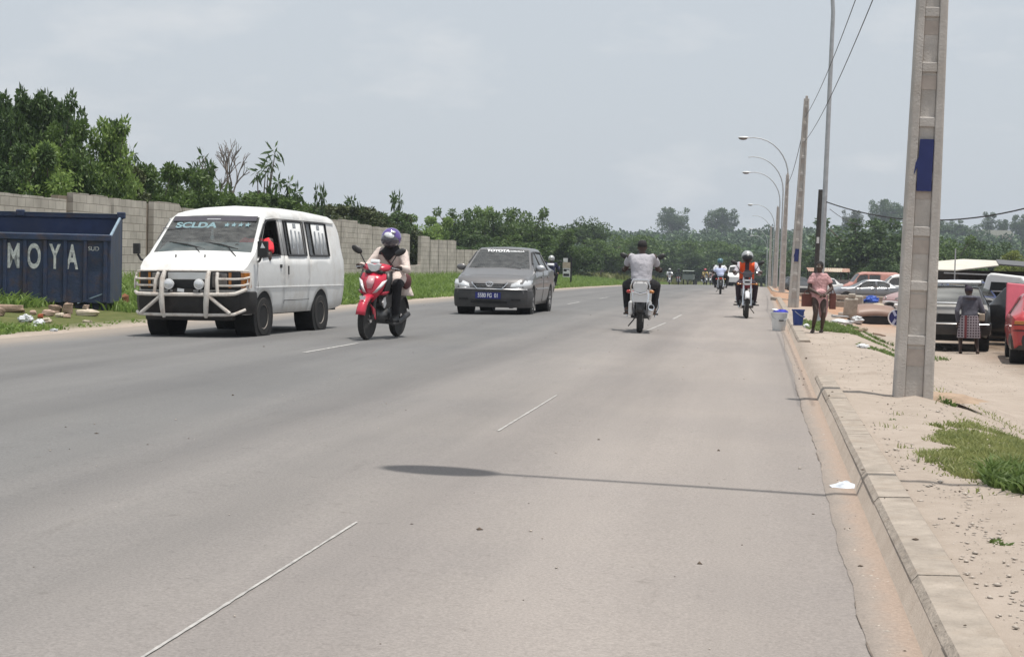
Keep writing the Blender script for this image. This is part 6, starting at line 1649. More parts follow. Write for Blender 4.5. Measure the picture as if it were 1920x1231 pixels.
L2 = lamp(1.20, 35, 'tall street lamp post rising out of frame above the child in pink', .013)
lamp(1.2, 95, 'tallest full street lamp with its drooping head left of the second concrete pole', .012)
lamp(1.13, 110, 'street lamp with bare arm missing its head, just below the tallest one', .008, head=False)
lamp(1.08, 126, 'white headed street lamp with the third highest arm', .01)
lamp(1.02, 178, 'short looking distant street lamp with a white head above the tree line', .012)
lamp(.9, 205, 'faint distant street lamp with a thin bare arm against the hill top', .0, head=False)
lamp(.66, 250, 'distant street lamp in front of the wooded hill, upper of the last two', .0)
lamp(.62, 282, 'last and lowest street lamp visible above the orange vest rider', .0)

def concrete_pole(x, y, label, h, w0=.335, w1=.20, d0=.24, rz=0, lean=.02, paint=None, pitch=.475):
    g = on(x, y); root = empty('concrete_pole', g, rz, label, 'utility pole', 'concrete utility poles on the right footway'); root.rotation_euler = (0, lean, rz)
    def W(z): return lerp(w0, w1, z / h)
    def D(z): return lerp(d0, d0 * .72, z / h)
    q = MB()
    N = int(h / pitch); zs = [-.1] + [k * pitch + .02 for k in range(1, N + 1)] + [h]
    # flanges
    for sg in (1, -1):
        rings = []
        for z in (-.1, h):
            a, b = W(z) / 2, W(z) * .235; d = D(z) / 2; e = .012
            pts_ = [(b, -d), (a - e, -d), (a, -d + e), (a, d - e), (a - e, d), (b, d)]
            rings.append([(sg * px_, py_, z) for px_, py_ in pts_])
        q.loft(rings)
    for sy in (1, -1):
        for k in range(len(zs) - 1):
            z = zs[k + 1]
            b = W(z) * .236; d = D(z) / 2
            q.box((0, sy * (d * .5 - .004), z), (2 * b, d - .004, .085 if k < len(zs) - 2 else .16))
    rings = []
    for z in (-.1, h - .01):
        b = W(z) * .236; d = D(z) * .5 - .026; rings.append([(b, -d, z), (b, d, z), (-b, d, z), (-b, -d, z)])
    q.loft(rings)
    for k in range(len(zs) - 2):
        z0, z1 = (zs[k] + .06 if k else 0), zs[k + 1] - .058
        if not paint or k < 1 and False: continue
        if paint and paint[0] - .2 < (z0 + z1) / 2 < paint[0] + .2: continue
        for t0, t1 in ((.62, .96),):
            za, zb = lerp(z0, z1, t0), lerp(z0, z1, t1); b = W(za) * .225; d = D(za) * .5 - .022
            q.add([(-b, -d, za), (b, -d, za), (b, -d + .002, zb), (-b, -d + .002, zb)], [(0, 1, 2, 3)], 1)
    q.build('pole_shaft', [m_conc, m_concr], root, smooth=0, bevel=.012)
    if paint:
        z0 = paint[0]; hh = paint[1] / 2; b = W(z0) * .215; d = D(z0) / 2
        q = MB()
        q.prism([(-b * 1.02, z0 - hh), (b, z0 - hh), (b * 1.02, z0 + hh), (-b * .85, z0 + hh), (-b * .95, z0 + hh * .3), (-b * 1.30, z0 + .02), (-b * 1.5, z0 - .09), (-b * 1.3, z0 - .06), (-b * 1.03, z0 - .02)], -d - .003, -d + .005, 'y')
        q.build('painted_patch', m_ppaint, root, smooth=0)
    return root
gp = G(1711, 742)
q = MB(); rg = random.Random(8); rings = []
for r_, z_ in ((.40, -.04), (.30, -.005), (.20, .012), (.10, .018)):
    rings.append([(gp.x + .22 + math.cos(a) * r_ * rg.uniform(.85, 1.2), gp.y + .20 + math.sin(a) * r_ * rg.uniform(.85, 1.2), gp.z + z_ + rg.uniform(-.006, .006)) for a in [2 * math.pi * k / 26 for k in range(26)]])
q.loft(rings, True, True); tag(q.build('soil_mound', mat('mound_soil', (.36, .27, .20), .95, var=.2, scale=6, bump=.6, bscale=40, spec=.1), None, smooth=60), kind='structure')
concrete_pole(gp.x, gp.y, 'big near concrete pole with recessed pockets and a dark blue painted patch', 6.4, lean=.015, paint=(2.02, .45))
concrete_pole(.90, 48, 'second concrete pole behind the blue bucket, cut flat at the top', 5.95, .31, .15, .24, lean=.033, paint=(1.5, .36))
concrete_pole(.98, 84, 'third concrete pole in the row, between the lamps with arms', 5.9, .31, .16, .24, lean=.02)
concrete_pole(.88, 118, 'fourth and far concrete pole in the row behind the lamps', 5.7, .3, .16, lean=.01)
concrete_pole(.66, 158, 'farthest thin concrete pole in the row near the hill', 5.6, .3, .16, lean=.005)
# wooden post with the house cable
px_ = at(1531, 480, 60); x, y = px_.x, 60
root = empty('wooden_post', on(x, y), 0, 'dark rough wooden post standing close behind the tall street lamp', 'post'); root.rotation_euler = (0, .02, 0)
q = MB(); q.tube([(0, 0, -.1), (.01, 0, 1.5), (0, 0, 3.0), (.0, 0, 4.1)], [.12, .11, .10, .09], 9); q.build('post', mat('dark_timber', (.055, .05, .045), .9, var=.3, scale=9), root)
q = MB(); q.box((-.02, -.115, 2.3), (.09, .05, .22)); q.build('meter_box', m_lampw, root, smooth=0)
# cables
m_cab = mat('cable_black', (.03, .03, .032), .7)
def cable(name, P0, P1, sag, label, r=.006, N=16, group='overhead cables'):
    P0, P1 = Vector(P0), Vector(P1); q = MB()
    q.tube([P0.lerp(P1, k / N) - Vector((0, 0, sag * 4 * (k / N) * (1 - k / N))) for k in range(N + 1)], r, 6)
    tag(q.build(name, m_cab, None), label, 'cable', group)
cable('overhead_cable', (1.19, 14.2, 5.0), (1.06, 47.9, 5.42), .30, 'upper black cable slung from the big pole to the second concrete pole')
cable('overhead_cable', (1.21, 14.2, 4.45), (1.06, 47.9, 4.72), .28, 'lower black cable slung from the big pole to the second concrete pole')
cable('overhead_cable', (1.08, 48.0, 5.40), (1.10, 83.9, 5.30), .35, 'cable running on from the second to the third concrete pole', .010)
cable('service_cable', at(1548, 378, 35), at(2010, 364, 30), .42, 'thin house cable sagging from the street lamp to the right frame edge', .013, 20)
cable('service_cable', at(1556, 392, 60), at(1640, 425, 75), .2, 'thinner second cable falling from the wooden post into the trees', .010)
q = MB()
for z in (5.35, 5.0): pass
# sign board on post
sx_, sy_ = -11.6, 96.0
p = at(1071, 500, sy_); root = empty('sign_board', on(p.x, sy_), 0, 'roadside sign of stacked panels hung beside a thin dark post on the left verge', 'sign')
k_ = sy_ / FPX
q = MB(); q.tube([(0, 0, 0), (0, 0, 55 * k_)], .05, 8); q.build('post', m_under, root)
b0 = (532 - 532)
def panel(name, x0, x1, y0, y1, m, dy=0):
    q = MB(); q.box((((x0 + x1) / 2 - 1071) * k_, -.06 + dy, (534 - (y0 + y1) / 2) * k_), ((x1 - x0) * k_, .03, (y1 - y0) * k_)); return q.build(name, m, root, smooth=0)
panel('sign_frame', 1055.5, 1069.5, 500, 516.5, m_bwht)
panel('sign_face', 1057, 1068, 501.5, 506, m_under, -.018); panel('sign_face', 1057, 1068, 510.2, 514.8, m_under, -.018)
panel('sign_picture', 1057, 1068, 506, 510.2, m_curt, -.018); panel('sign_picture', 1063, 1067.5, 503.5, 506.2, m_stk, -.022)
panel('upper_panel', 1055, 1069.5, 489, 499.6, m_beig); panel('top_panel', 1056, 1064.5, 481, 488.5, m_bwht); panel('top_panel', 1065, 1069, 481, 489, m_under)

# ================================================================== BUCKETS, LITTER
m_wpl = mat('white_plastic', (.68, .69, .68), .4, var=.06, scale=7, dirt=(.4, .36, .3), dscale=5, damt=.25)
m_bpl = mat('blue_plastic', (.02, .05, .22), .4, var=.1, scale=8); m_bcl = mat('blue_cloth', (.02, .03, .36), .8, var=.2, scale=14)
g = G(1460, 620)
bk = empty('bucket', g, R(15), 'white plastic bucket with a blue cloth on top standing in the gutter', 'bucket')
def bucket(root, m, r0, r1, h):
    q = MB(); q.lathe([(.001, .01), (r0, 0), (r0 + .003, .01), (r1, h - .03), (r1 + .013, h - .028), (r1 + .013, h), (r1 - .004, h), (r1 - .01, h - .03), (r0 - .008, .02), (.001, .02)], (0, 0, 0), 'z', 32); q.build('pail', m, root, smooth=50)
    q = MB()
    P = []
    for k in range(13):
        a = math.pi * k / 12; P.append((math.cos(a) * (r1 + .015), -math.sin(a) * (r1 + .012) * .98, h - .03 - math.sin(a) * h * .36))
    q.tube(P, .0045, 6); hb = q.build('handle', m_galv, root)
    q = MB(); A, B = Vector(P[5]), Vector(P[7]); q.tube([A, Vector(P[6]), B], .012, 8); q.build('hand_grip', m_plas if m is m_wpl else m, hb)
bucket(bk, m_wpl, .115, .155, .36)
g2 = Vector((g.x, g.y, g.z)); q = MB()
rg = random.Random(3)
q.loft([[(rx * math.cos(a) + .02, ry * math.sin(a), z + .012 * math.sin(3 * a + z * 40)) for a in [2 * math.pi * k / 18 for k in range(18)]] for rx, ry, z in ((.152, .14, .340), (.145, .135, .372), (.10, .09, .398), (.03, .03, .40))], True, True)
o = q.build('cloth', m_bcl, None, smooth=60); o.location = g2; tag(o, 'deep blue cloth bundled in the mouth of the white bucket', 'cloth')
q = MB(); q.ell((-.07, -.02, .40), (.07, .07, .022), 12, 6, (.1, .15, 0)); o = q.build('sponge', m_wpl, None); o.location = g2; tag(o, 'white pad lying on the blue cloth in the bucket', 'pad')
g = on(.69, 31.6); g.z += .03
bb_ = empty('bucket', g, R(60), 'smaller dark blue bucket behind the white one on the kerb', 'bucket'); bucket(bb_, m_bpl, .085, .112, .30)
g = G(1585, 917)
q = MB(); rg = random.Random(5); rings = []
for j in range(6):
    rings.append([(g.x + math.cos(a) * r_ * 1.35 + rg.uniform(-.006, .006), g.y + math.sin(a) * r_ + rg.uniform(-.006, .006), road_z(g.x, g.y) + .016 + z + rg.uniform(-.004, .006)) for a in [2 * math.pi * k / 12 for k in range(12)] for r_, z in [((.062, .045, .0, .0)[0] * (1 - j * .19), j * .006)]])
q.loft(rings, True, True); tag(q.build('plastic_bag', mat('clear_bag', (.62, .66, .72), .25, var=.25, scale=30), None, smooth=15), 'flattened whitish plastic sachet in the gutter at the lamp shadow', 'bag')
bag_px(1577, 607, (.28, .12, .06), 'bright white rag lying on the weeds right of the child', m_stk, 8, 'rag', 'rag', 'litter in the yard')
bag_px(1512, 615, (.06, .05, .05), 'small white ball of litter left of the feet of the child', m_stk, 9, 'litter', 'litter', 'litter in the yard')
bag_px(1622, 619, (.10, .08, .05), 'small pale plastic scrap between the two grass patches', m_beig, 10, 'litter', 'litter', 'litter in the yard')
bag_px(1618, 652, (.10, .06, .035), 'pale flat scrap on the lower grass patch left of the big pole', m_stk, 11, 'litter', 'litter', 'litter in the yard')
def stick(a, b, r, label, name='stick', m=m_under, cat='stick', hgt=0):
    A = G(*a); B = G(*b); A.z += r + hgt; B.z += r; q = MB(); q.tube([A, A.lerp(B, .5) + Vector((0, 0, .01)), B], r, 7); tag(q.build(name, m, None), label, cat, 'scrap lying on the ground')
stick((1747, 648), (1772, 658), .035, 'dark pipe lying on the gravel right of the big pole', 'pipe', cat='pipe')
stick((1600, 621), (1622, 624), .03, 'dark reddish stick right of the white rag', m=m_rk1)
stick((1637, 627), (1660, 632), .028, 'dark stick lying near the big pole on the sandy ground', m=m_rk1)
stick((1604, 597), (1560, 594), .03, 'pale pipe lying in front of the scrap seats', 'pipe', m_galv, 'pipe')

# ================================================================== SCRAP HEAP
m_seatb = mat('scrap_seat', (.40, .36, .31), .9, var=.2, scale=7, dirt=(.2, .16, .12), dscale=4, damt=.6)
m_brn = mat('scrap_brown', (.26, .165, .125), .5, var=.15, scale=4, dirt=(.15, .1, .08), dscale=4, damt=.5)
SCY = {'beige scrap': 54, 'taller': 57, 'brown car': 55, 'worn': 58, 'black tyre': 62, 'crumpled': 60, 'greasy': 60, 'blue and': 53.5, 'white body': 61, 'pale dished': 55.6, 'bent': 53}
def scrap(px, py, name, label, cat, rz=0, lift=0):
    Y = next(v for a, v in SCY.items() if label.startswith(a)); g = at(px, py, Y); g.z = H(g.x, Y); k = Y / 58; return empty(name, g + Vector((0, 0, lift * k)), rz, label, cat, 'scrap heap left of the big pole', (k, k, k))
s_ = scrap(1588, 603, 'scrap_chair', 'beige scrap car seat at the left end of the heap', 'car seat', R(200))
q = MB(); q.box((0, 0, .18), (.50, .50, .20)); q.build('cushion', m_seatb, s_, smooth=0, bevel=.05)
q = MB(); q.box((0, .28, .48), (.48, .15, .62), (R(-14), 0, 0)); q.build('backrest', m_seatb, s_, smooth=0, bevel=.05)
q = MB(); q.box((0, .36, .86), (.26, .10, .16), (R(-14), 0, 0)); q.build('headrest', m_seatb, s_, smooth=0, bevel=.04)
s_ = scrap(1608, 597, 'scrap_chair', 'taller beige scrap seat with upright back behind the left one', 'car seat', R(160))
q = MB(); q.box((0, 0, .18), (.52, .50, .22)); q.build('cushion', m_seatb, s_, smooth=0, bevel=.05)
q = MB(); q.box((0, .26, .55), (.52, .17, .75), (R(-6), 0, 0)); q.build('backrest', m_seatb, s_, smooth=0, bevel=.06)
s_ = scrap(1641, 606, 'car_bonnet', 'brown car bonnet propped over dark scrap in the heap', 'car bonnet', R(12))
q = MB(); q.loft([[(x, y, z + .10 * math.cos(x * 1.9)) for x in [-.72 + 1.44 * k / 10 for k in range(11)]] for y, z in ((-.2, .22), (-.05, .42), (.25, .54), (.6, .60))], False, False); q.build('panel', m_brn, s_, smooth=60, solid=.03)
q = MB(); q.box((.05, .2, .14), (1.15, .5, .28)); q.build('engine_block', m_frm, s_, smooth=0, bevel=.04)
for i, (px, py, lf, lb) in enumerate(((1622, 598, .0, 'worn tyre lying under the blue sheet in the heap'), (1624, 592, .17, 'worn tyre stacked upper in the heap under the blue sheet'), (1668, 590, .0, 'black tyre standing at the back of the heap beside the mauve car'))):
    s_ = scrap(px, py, 'tyre', lb, 'tyre', 0, lf); q = MB()
    ax = 'z' if i < 2 else 'y'
    q.lathe([(.17, -.08), (.27, -.085), (.30, -.04), (.30, .04), (.27, .085), (.17, .08)], (0, 0, .09 if i < 2 else .3), ax, 24, closed=True); q.build('tread', m_tyre, s_)
    if i == 2:
        q = MB(); q.lathe([(.17, -.05), (.10, -.03), (.001, -.05)], (0, 0, .3), 'y', 18); q.build('rim', m_alloy, s_)
s_ = scrap(1632, 594, 'blue_sheet', 'crumpled bright blue plastic sheet on top of the scrap heap', 'plastic sheet', 0, .62); q = MB(); crumple(q, (0, 0, .05), (.30, .22, .17), 4, 10); q.build('sheet', mat('tarp_blue', (.03, .09, .42), .5, var=.3, scale=14), s_, smooth=20)
s_ = scrap(1630, 596, 'engine', 'greasy engine lump under the blue sheet in the heap', 'engine', R(20)); q = MB(); q.box((0, 0, .36), (.5, .4, .5)); q.cyl((-.2, -.24, .45), (.2, -.24, .45), .09); q.cyl((0, -.25, .2), (0, .2, .2), .14)
for k in range(4): q.cyl((-.18 + k * .12, 0, .6), (-.18 + k * .12, 0, .72), .05)
q.build('block', m_eng, s_, smooth=0, bevel=.02)
s_ = scrap(1681, 609, 'fan_wheel', 'blue and white spoked wheel at the right end of the heap', 'wheel', R(-10)); q = MB(); q.lathe([(.26, -.03), (.30, -.03), (.30, .03), (.26, .03)], (0, 0, .3), 'y', 28, closed=True); q.build('rim', m_stk, s_)
q = MB(); q.lathe([(.001, .02), (.262, .02), (.262, .03), (.001, .03)], (0, 0, .3), 'y', 28); q.lathe([(.001, -.06), (.07, -.05), (.07, .0)], (0, 0, .3), 'y', 14); q.build('disc', m_bluep, s_)
q = MB()
for a in (R(62), R(118), R(240)): q.box((math.cos(a) * .15, -.02, .3 + math.sin(a) * .15), (.22, .03, .085), (0, -a, 0))
q.build('blade', m_lbl, s_, smooth=0)
s_ = scrap(1690, 596, 'body_sheet', 'white body sheet lying between the heap and the big pole', 'car panel', R(20)); q = MB(); q.box((0, 0, .45), (.6, .1, .22), (.3, 0, .1)); q.box((0, .02, .2), (.5, .2, .36)); q.build('sheet', m_cabw, s_, smooth=0, bevel=.03)
s_ = scrap(1645, 588, 'hub_cap', 'pale dished cover lying on the brown bonnet', 'cover', 0, .62); q = MB(); q.ell((0, 0, .0), (.24, .2, .10), 18, 8, z0=0); q.build('dish', m_beig, s_)
s_ = scrap(1606, 603, 'metal_scrap', 'bent pale metal scrap between the seats and the bonnet', 'scrap metal', .4); q = MB(); crumple(q, (0, 0, .12), (.26, .2, .16), 12, 9); q.build('sheet', m_galv, s_, smooth=15)
for (px, Y, s0, lb) in ((1600, 55.5, (.22, .2, .2), 'dark gearbox lump between the beige seats and the bonnet'), (1655, 58.5, (.3, .2, .26), 'dark engine part behind the right half of the brown bonnet'), (1676, 57, (.2, .16, .3), 'dark upright motor part beside the blue and white wheel'), (1617, 59.5, (.16, .16, .34), 'black cylinder standing left under the blue sheet'), (1697, 58, (.22, .2, .2), 'dark scrap lump touching the left side of the big pole')):
    p = at(px, 600, Y); q = MB(); crumple(q, (0, 0, s0[2] * .8), s0, int(px), 9)
    o = q.build('motor_part', m_frm, None, smooth=25, loc=on(p.x, Y)); tag(o, lb, 'scrap metal', 'scrap heap left of the big pole')
# low sheet fence, stalls and the shed
m_sht = mat('sheet_grey', (.18, .165, .16), .7, var=.2, scale=3, dirt=(.25, .15, .1), dscale=2, damt=.5)
m_rust = mat('rusty_roof', (.30, .17, .12), .8, var=.3, scale=3, dirt=(.45, .38, .33), dscale=2, damt=.6)
m_proof = mat('pale_roof', (.56, .54, .47), .7, var=.1, scale=2, dirt=(.4, .33, .27), dscale=1.5, damt=.4)
m_dkw2 = mat('dark_boards', (.04, .033, .03), .9, var=.3, scale=3)
def corr(x0, x1, ya, za, yb, zb, ny=2):
    q = MB(); N = int((x1 - x0) / .09)
    q.loft([[(x0 + (x1 - x0) * k / N, lerp(ya, yb, t), lerp(za, zb, t) + (.018 if k % 2 else 0)) for k in range(N + 1)] for t in (0, .5, 1)], False, False); return q
A = at(1553, 530, 132)
root = empty('sheet_fence', on(A.x, 132), R(5), 'low grey metal sheet fence left of the salmon van', 'fence')
q = MB(); N = 40
q.loft([[(k * .07, .03 if k % 2 else 0, z) for k in range(N)] for z in (0, 1.35)], False, False); q.build('sheets', m_sht, root, smooth=0, solid=.01)
for px, w_, lb, m in ((1553, 2.2, 'small stall with a pale patched roof just right of the head of the child', m_beig), (1571, 1.9, 'small stall with a rusty brown roof behind the grey sheet fence', m_rust), (1532, 1.6, 'small stall with a rusty roof left of the head of the child', m_rust)):
    A = at(px, 530, 140); root = empty('market_stall', on(A.x, 140), R(rnd.uniform(-8, 8)), lb, 'stall', 'roadside stalls')
    q = corr(-w_ / 2, w_ / 2, -.6, 2.0, 1.0, 2.3); q.build('roof', m, root, smooth=0, solid=.02)
    for x, y in ((-w_ / 2 + .1, -.5), (w_ / 2 - .1, -.5), (-w_ / 2 + .1, .9), (w_ / 2 - .1, .9)):
        q = MB(); q.tube([(x, y, 0), (x, y, 2.05 + .1 * (y > 0))], .04, 6); q.build('post', m_dkw2, root)
    q = MB(); q.box((0, .2, .45), (w_ * .8, .8, .9)); q.build('counter', m_dkw2, root, smooth=0)
A = at(1742, 520, 66); g = on(A.x, 66)
root = empty('shed', g, R(-6), 'long open shed with a pale sheet roof and dark interior behind the wrecks', 'shed')
zt = at(1790, 491, 70).z - g.z; zl = at(1790, 506, 66).z - g.z
q = MB(); N = 26
def rx(px, Y): return at(px, 500, Y).x - g.x
q.loft([[(0.0, 0, zl), (1.0, -.1, zl), (2.6, .6, zl + .23)], [(0.3, 3.2, zt + .02), (1.3, 4.2, zt + .13), (2.6, 4.2, zt + .1)]], False, False); q.build('roof', m_proof, root, smooth=0, solid=.04)
q = MB(); q.loft([[(2.6, .6, zl + .23), (5.6, 1.0, zl + .04)], [(2.6, 4.2, zt + .1), (6.0, 4.4, zt - .1)]], False, False); q.build('roof', mat('dark_roof', (.10, .10, .105), .7, var=.2), root, smooth=0, solid=.05)
q = MB(); q.box((1.7, -.06, zl - .14), (2.3, .03, .05), (0, R(1), 0)); q.build('fascia_pipe', m_galv, root, smooth=0)
q = MB(); q.box((2.8, 4.0, zl / 2), (6.2, .1, zl)); q.build('back_wall', m_dkw2, root, smooth=0)
q = MB(); q.box((3.6, 2.0, zl * .36), (3.6, .1, zl * .72)); q.build('inner_wall', m_sht, root, smooth=0)
for x in (.1, 1.05, 2.6, 4.2, 5.5):
    q = MB(); q.tube([(x, .1 if x < 2 else .8, 0), (x, .1 if x < 2 else .8, zl)], .05, 6); q.build('post', m_dkw2, root)
q = MB(); A = at(1791, 488, 58); gg = on(A.x, 58); q.tube([gg, Vector((A.x, 58, at(1791, 466, 58).z))], .022, 6)
tag(q.build('thin_pole', m_galv, None), 'thin upright rod rising in front of the pale shed roof', 'pole')
# small building with pale wall on the hill
A = at(1862, 440, 575); root = empty('hill_house', (A.x, 575, H(A.x, 575) - .6), R(10), 'pale house showing between trees on the far hill at right', 'house')
q = MB(); q.box((0, 0, 2.5), (11, 7, 5)); q.build('wall', m_beig, root, smooth=0)
q = MB(); q.prism([(-6.2, 4.8), (6.2, 4.8), (4.5, 6.6), (-4.5, 6.6)], -4, 4, 'y'); q.build('roof', m_proof, root, smooth=0)
for x in (-4, 0, 4):
    q = MB(); q.box((x, -3.55, 2.6), (1.4, .1, 1.5)); q.build('window', m_under, root, smooth=0)
# ================================================================== VEGETATION
lf_dk = leaf('leaf_dark', (.026, .056, .020), (.115, .18, .052), .9, .33)
lf_md = leaf('leaf_mid', (.034, .076, .022), (.16, .235, .06), .9, .38)
lf_lt = leaf('leaf_light', (.08, .15, .035), (.34, .46, .13), 1.0, .45)
lf_yl = leaf('leaf_yellowish', (.10, .14, .03), (.30, .34, .08), 1.0, .35)
lf_ol = leaf('leaf_olive', (.03, .045, .018), (.12, .14, .05), .8, .25)
m_bark = mat('bark', (.13, .105, .085), .95, var=.3, scale=8)
m_barkp = mat('bark_pale', (.20, .17, .15), .95, var=.25, scale=6)
def leaves(cent, rad, per, ln, wd, seed, up=.6, droop=.25, shell=.5):
    rg = np.random.default_rng(seed); C_ = np.repeat(np.asarray(cent), per, 0); Rr = np.repeat(np.asarray(rad), per)
    N = len(C_)
    d = rg.normal(size=(N, 3)); d /= np.linalg.norm(d, axis=1)[:, None]
    rr = (shell + (1 - shell) * rg.random(N)) ** .7
    P = C_ + d * (Rr * rr)[:, None] * np.array([1, 1, .8])
    t = d * .7 + rg.normal(size=(N, 3)) * .6; t[:, 2] -= droop; t /= np.linalg.norm(t, axis=1)[:, None]
    nn = rg.normal(size=(N, 3)) * .7 + d * .5; nn[:, 2] += up
    b = np.cross(t, nn); b /= np.linalg.norm(b, axis=1)[:, None] + 1e-9
    s = rg.uniform(.6, 1.25, N)[:, None]
    V = np.stack([P, P + t * ln * .5 * s + b * wd * .5 * s, P + t * ln * s, P + t * ln * .5 * s - b * wd * .5 * s], 1).reshape(-1, 3)
    F = np.arange(N * 4).reshape(-1, 4)
    return V, F
def clump_set(seed, n, cz, rx, rz, rc, lobes=0, flat=0):
    rg = random.Random(seed); cs, rs = [], []
    lob = [(rg.uniform(0, 6.28), rg.uniform(.75, 1.3)) for _ in range(5)]
    while len(cs) < n:
        v = Vector((rg.gauss(0, 1), rg.gauss(0, 1), rg.gauss(0, 1))).normalized() * (rg.random() ** .45)
        if flat and v.z < -.2: v.z *= .3
        a = math.atan2(v.y, v.x); k = 1
        for la, ls in lob:
            dd = abs((a - la + math.pi) % (2 * math.pi) - math.pi)
            if dd < .6: k = lerp(ls, 1, dd / .6)
        cs.append((v.x * rx * k, v.y * rx * k, cz + v.z * rz * (1 + .25 * (k - 1)))); rs.append(rc * rg.uniform(.55, 1.25))
    return cs, rs
PROTO = {}; WR = {'sparse': .72, 'sparse2': .9, 'thin': .8, 'bare': .95}; ZR = {'sparse': 1.05, 'sparse2': 1.05, 'thin': 1.03, 'bare': .95}
def proto(kind, seed, n, cz, rx, rz, rc, per, ln, wd, trunk=.4, tr=.035, flat=0, bark=m_bark, up=.7, droop=.25, name='tree', tops=0):
    root = empty(name, (0, -60, -50), 0)
    cs, rs = clump_set(seed, n, cz, rx, rz, rc, flat=flat)
    rg = random.Random(seed + 5)
    for _ in range(tops):
        a = rg.uniform(0, 6.28); q = rg.uniform(.2, .9) * rx; cs.append((math.cos(a) * q, math.sin(a) * q, cz + rz * rg.uniform(.8, 1.12))); rs.append(rc * .5)
    V, F = leaves(cs, rs, per, ln, wd, seed, up, droop)
    zt = np.percentile(V[:, 2], 99.93); rw = np.percentile(np.hypot(V[:, 0], V[:, 1]), 98)
    WR[kind] = 2 * rw; ZR[kind] = zt
    np_mesh('crown', V, F, lf_md, root)
    q = MB(); q.tube([(0, 0, -.04), (.01, 0, trunk * .5), (0, .01, trunk), (.01, 0, cz)], [tr * 1.25, tr, tr * .8, tr * .4], 8)
    for c in cs[::max(1, n // 14)]:
        c = Vector(c); b = Vector((0, 0, lerp(trunk * .8, cz, rg.random()))); mth = b.lerp(c, .5) + Vector((0, 0, .04))
        q.tube([b, mth, c], [tr * .45, tr * .28, tr * .1], 5)
    q.build('trunk', bark, root)
    PROTO[kind] = root
proto('mango', 11, 50, .60, .44, .34, .13, 260, .046, .021, .3, .03, droop=.25, up=.7, tops=7)
proto('mango2', 12, 46, .58, .42, .36, .12, 260, .046, .021, .3, .03, droop=.25, up=.7, tops=9)
proto('bush', 21, 44, .50, .46, .42, .14, 270, .045, .022, .25, .025, tops=5, name='bush')
proto('bush2', 22, 46, .48, .48, .42, .13, 260, .043, .022, .25, .025, tops=7, name='bush')
proto('broad', 31, 64, .60, .46, .34, .13, 110, .052, .026, .3, .035, tops=6)
proto('broad2', 32, 60, .58, .45, .36, .14, 110, .052, .026, .3, .035, tops=4)
proto('umbrella', 41, 70, .68, .50, .22, .11, 110, .045, .024, .5, .035, flat=1)
proto('slim', 51, 24, .62, .20, .36, .10, 130, .05, .02, .4, .022, tops=6)
def sparse_proto(kind, seed, tips, leafn, ln, wd, name='sapling', spread=.35):
    root = empty(name, (0, -60, -50), 0); rg = random.Random(seed); q = MB(); cs = []
    for i in range(tips):
        a = rg.uniform(0, 6.28); r_ = rg.uniform(.1, 1) * spread; z = rg.uniform(.55, 1.0) if i else 1.0
        c = Vector((math.cos(a) * r_, math.sin(a) * r_, z)); cs.append(c)
        b = Vector((0, 0, rg.uniform(.1, .45))); q.tube([b, b.lerp(c, .5) + Vector((c.x * .12, c.y * .12, -.05)), c], [.011, .008, .004], 5)
    q.tube([(0, 0, -.05), (0, 0, .5), (.01, 0, .7)], [.018, .013, .009], 6)
    V, F = leaves(cs, [.055] * tips, leafn, ln, wd, seed, up=.5, droop=.35, shell=.2)
    WR[kind] = 2 * np.percentile(np.hypot(V[:, 0], V[:, 1]), 97); ZR[kind] = V[:, 2].max()
    np_mesh('crown', V, F, lf_md, root); q.build('trunk', m_bark, root); PROTO[kind] = root
sparse_proto('sparse', 61, 9, 34, .12, .04); sparse_proto('sparse2', 62, 7, 30, .13, .04, spread=.45); sparse_proto('thin', 63, 5, 16, .10, .022, spread=.4)
def bare_proto():
    root = empty('bare_tree', (0, -60, -50), 0); rg = random.Random(77); q = MB()
    def br(p, d, L, r, lv):
        e = p + d * L; m_ = p.lerp(e, .5) + Vector((rg.uniform(-1, 1), rg.uniform(-1, 1), .3)) * L * .10
        q.tube([p, m_, e], [r, r * .82, r * .62], 6 if lv < 3 else 4, caps=False)
        if lv >= 5: return
        for k in range(3 if lv < 4 else 2):
            a = rg.uniform(0, 6.28); dv = (d + Vector((math.cos(a), math.sin(a), rg.uniform(-.1, .4))) * rg.uniform(.5, .95)).normalized()
            br(e if k else m_.lerp(e, .6), dv, L * rg.uniform(.58, .8), r * .66, lv + 1)
    br(Vector((0, 0, -.03)), Vector((.02, 0, 1)), .36, .027, 0)
    ZR['bare'] = max(v[2] for v in q.v); WR['bare'] = 2 * max(math.hypot(v[0], v[1]) for v in q.v)
    q.build('trunk', m_barkp, root); PROTO['bare'] = root
bare_proto()
for k in PROTO.values(): pass
USED = set()
def tree(kind, px, ptop, wpx, Y, lm, label, cat='tree', group=None, hs=1.0, sink=0, rz=None, X=None):
    if px < 780:
        for _ in range(3): Y = max(Y, (17.5 + wpx * Y / FPX * .46) / (1430 - px) * FPX)
    p = at(px, ptop, Y); gx = p.x if X is None else X
    z0 = H(gx, Y) - sink; h = max(.5, p.z - z0)
    src = PROTO[kind]
    if kind not in USED: o = src; USED.add(kind)
    else: o = copy_tree(src)
    wr = WR[kind]
    wd = wpx * Y / FPX / wr
    o.location = (gx, Y, z0); o.scale = (wd, wd, h / ZR[kind]); o.rotation_euler = (0, 0, rnd.uniform(0, 6.28) if rz is None else rz)
    tag(o, label, cat, group or 'trees along the road')
    for nm in ('leaf_dark', 'leaf_mid', 'leaf_light', 'leaf_yellowish', 'leaf_olive'): recolor(o, {nm: lm})
    return o
WALLG = 'trees behind the block wall'
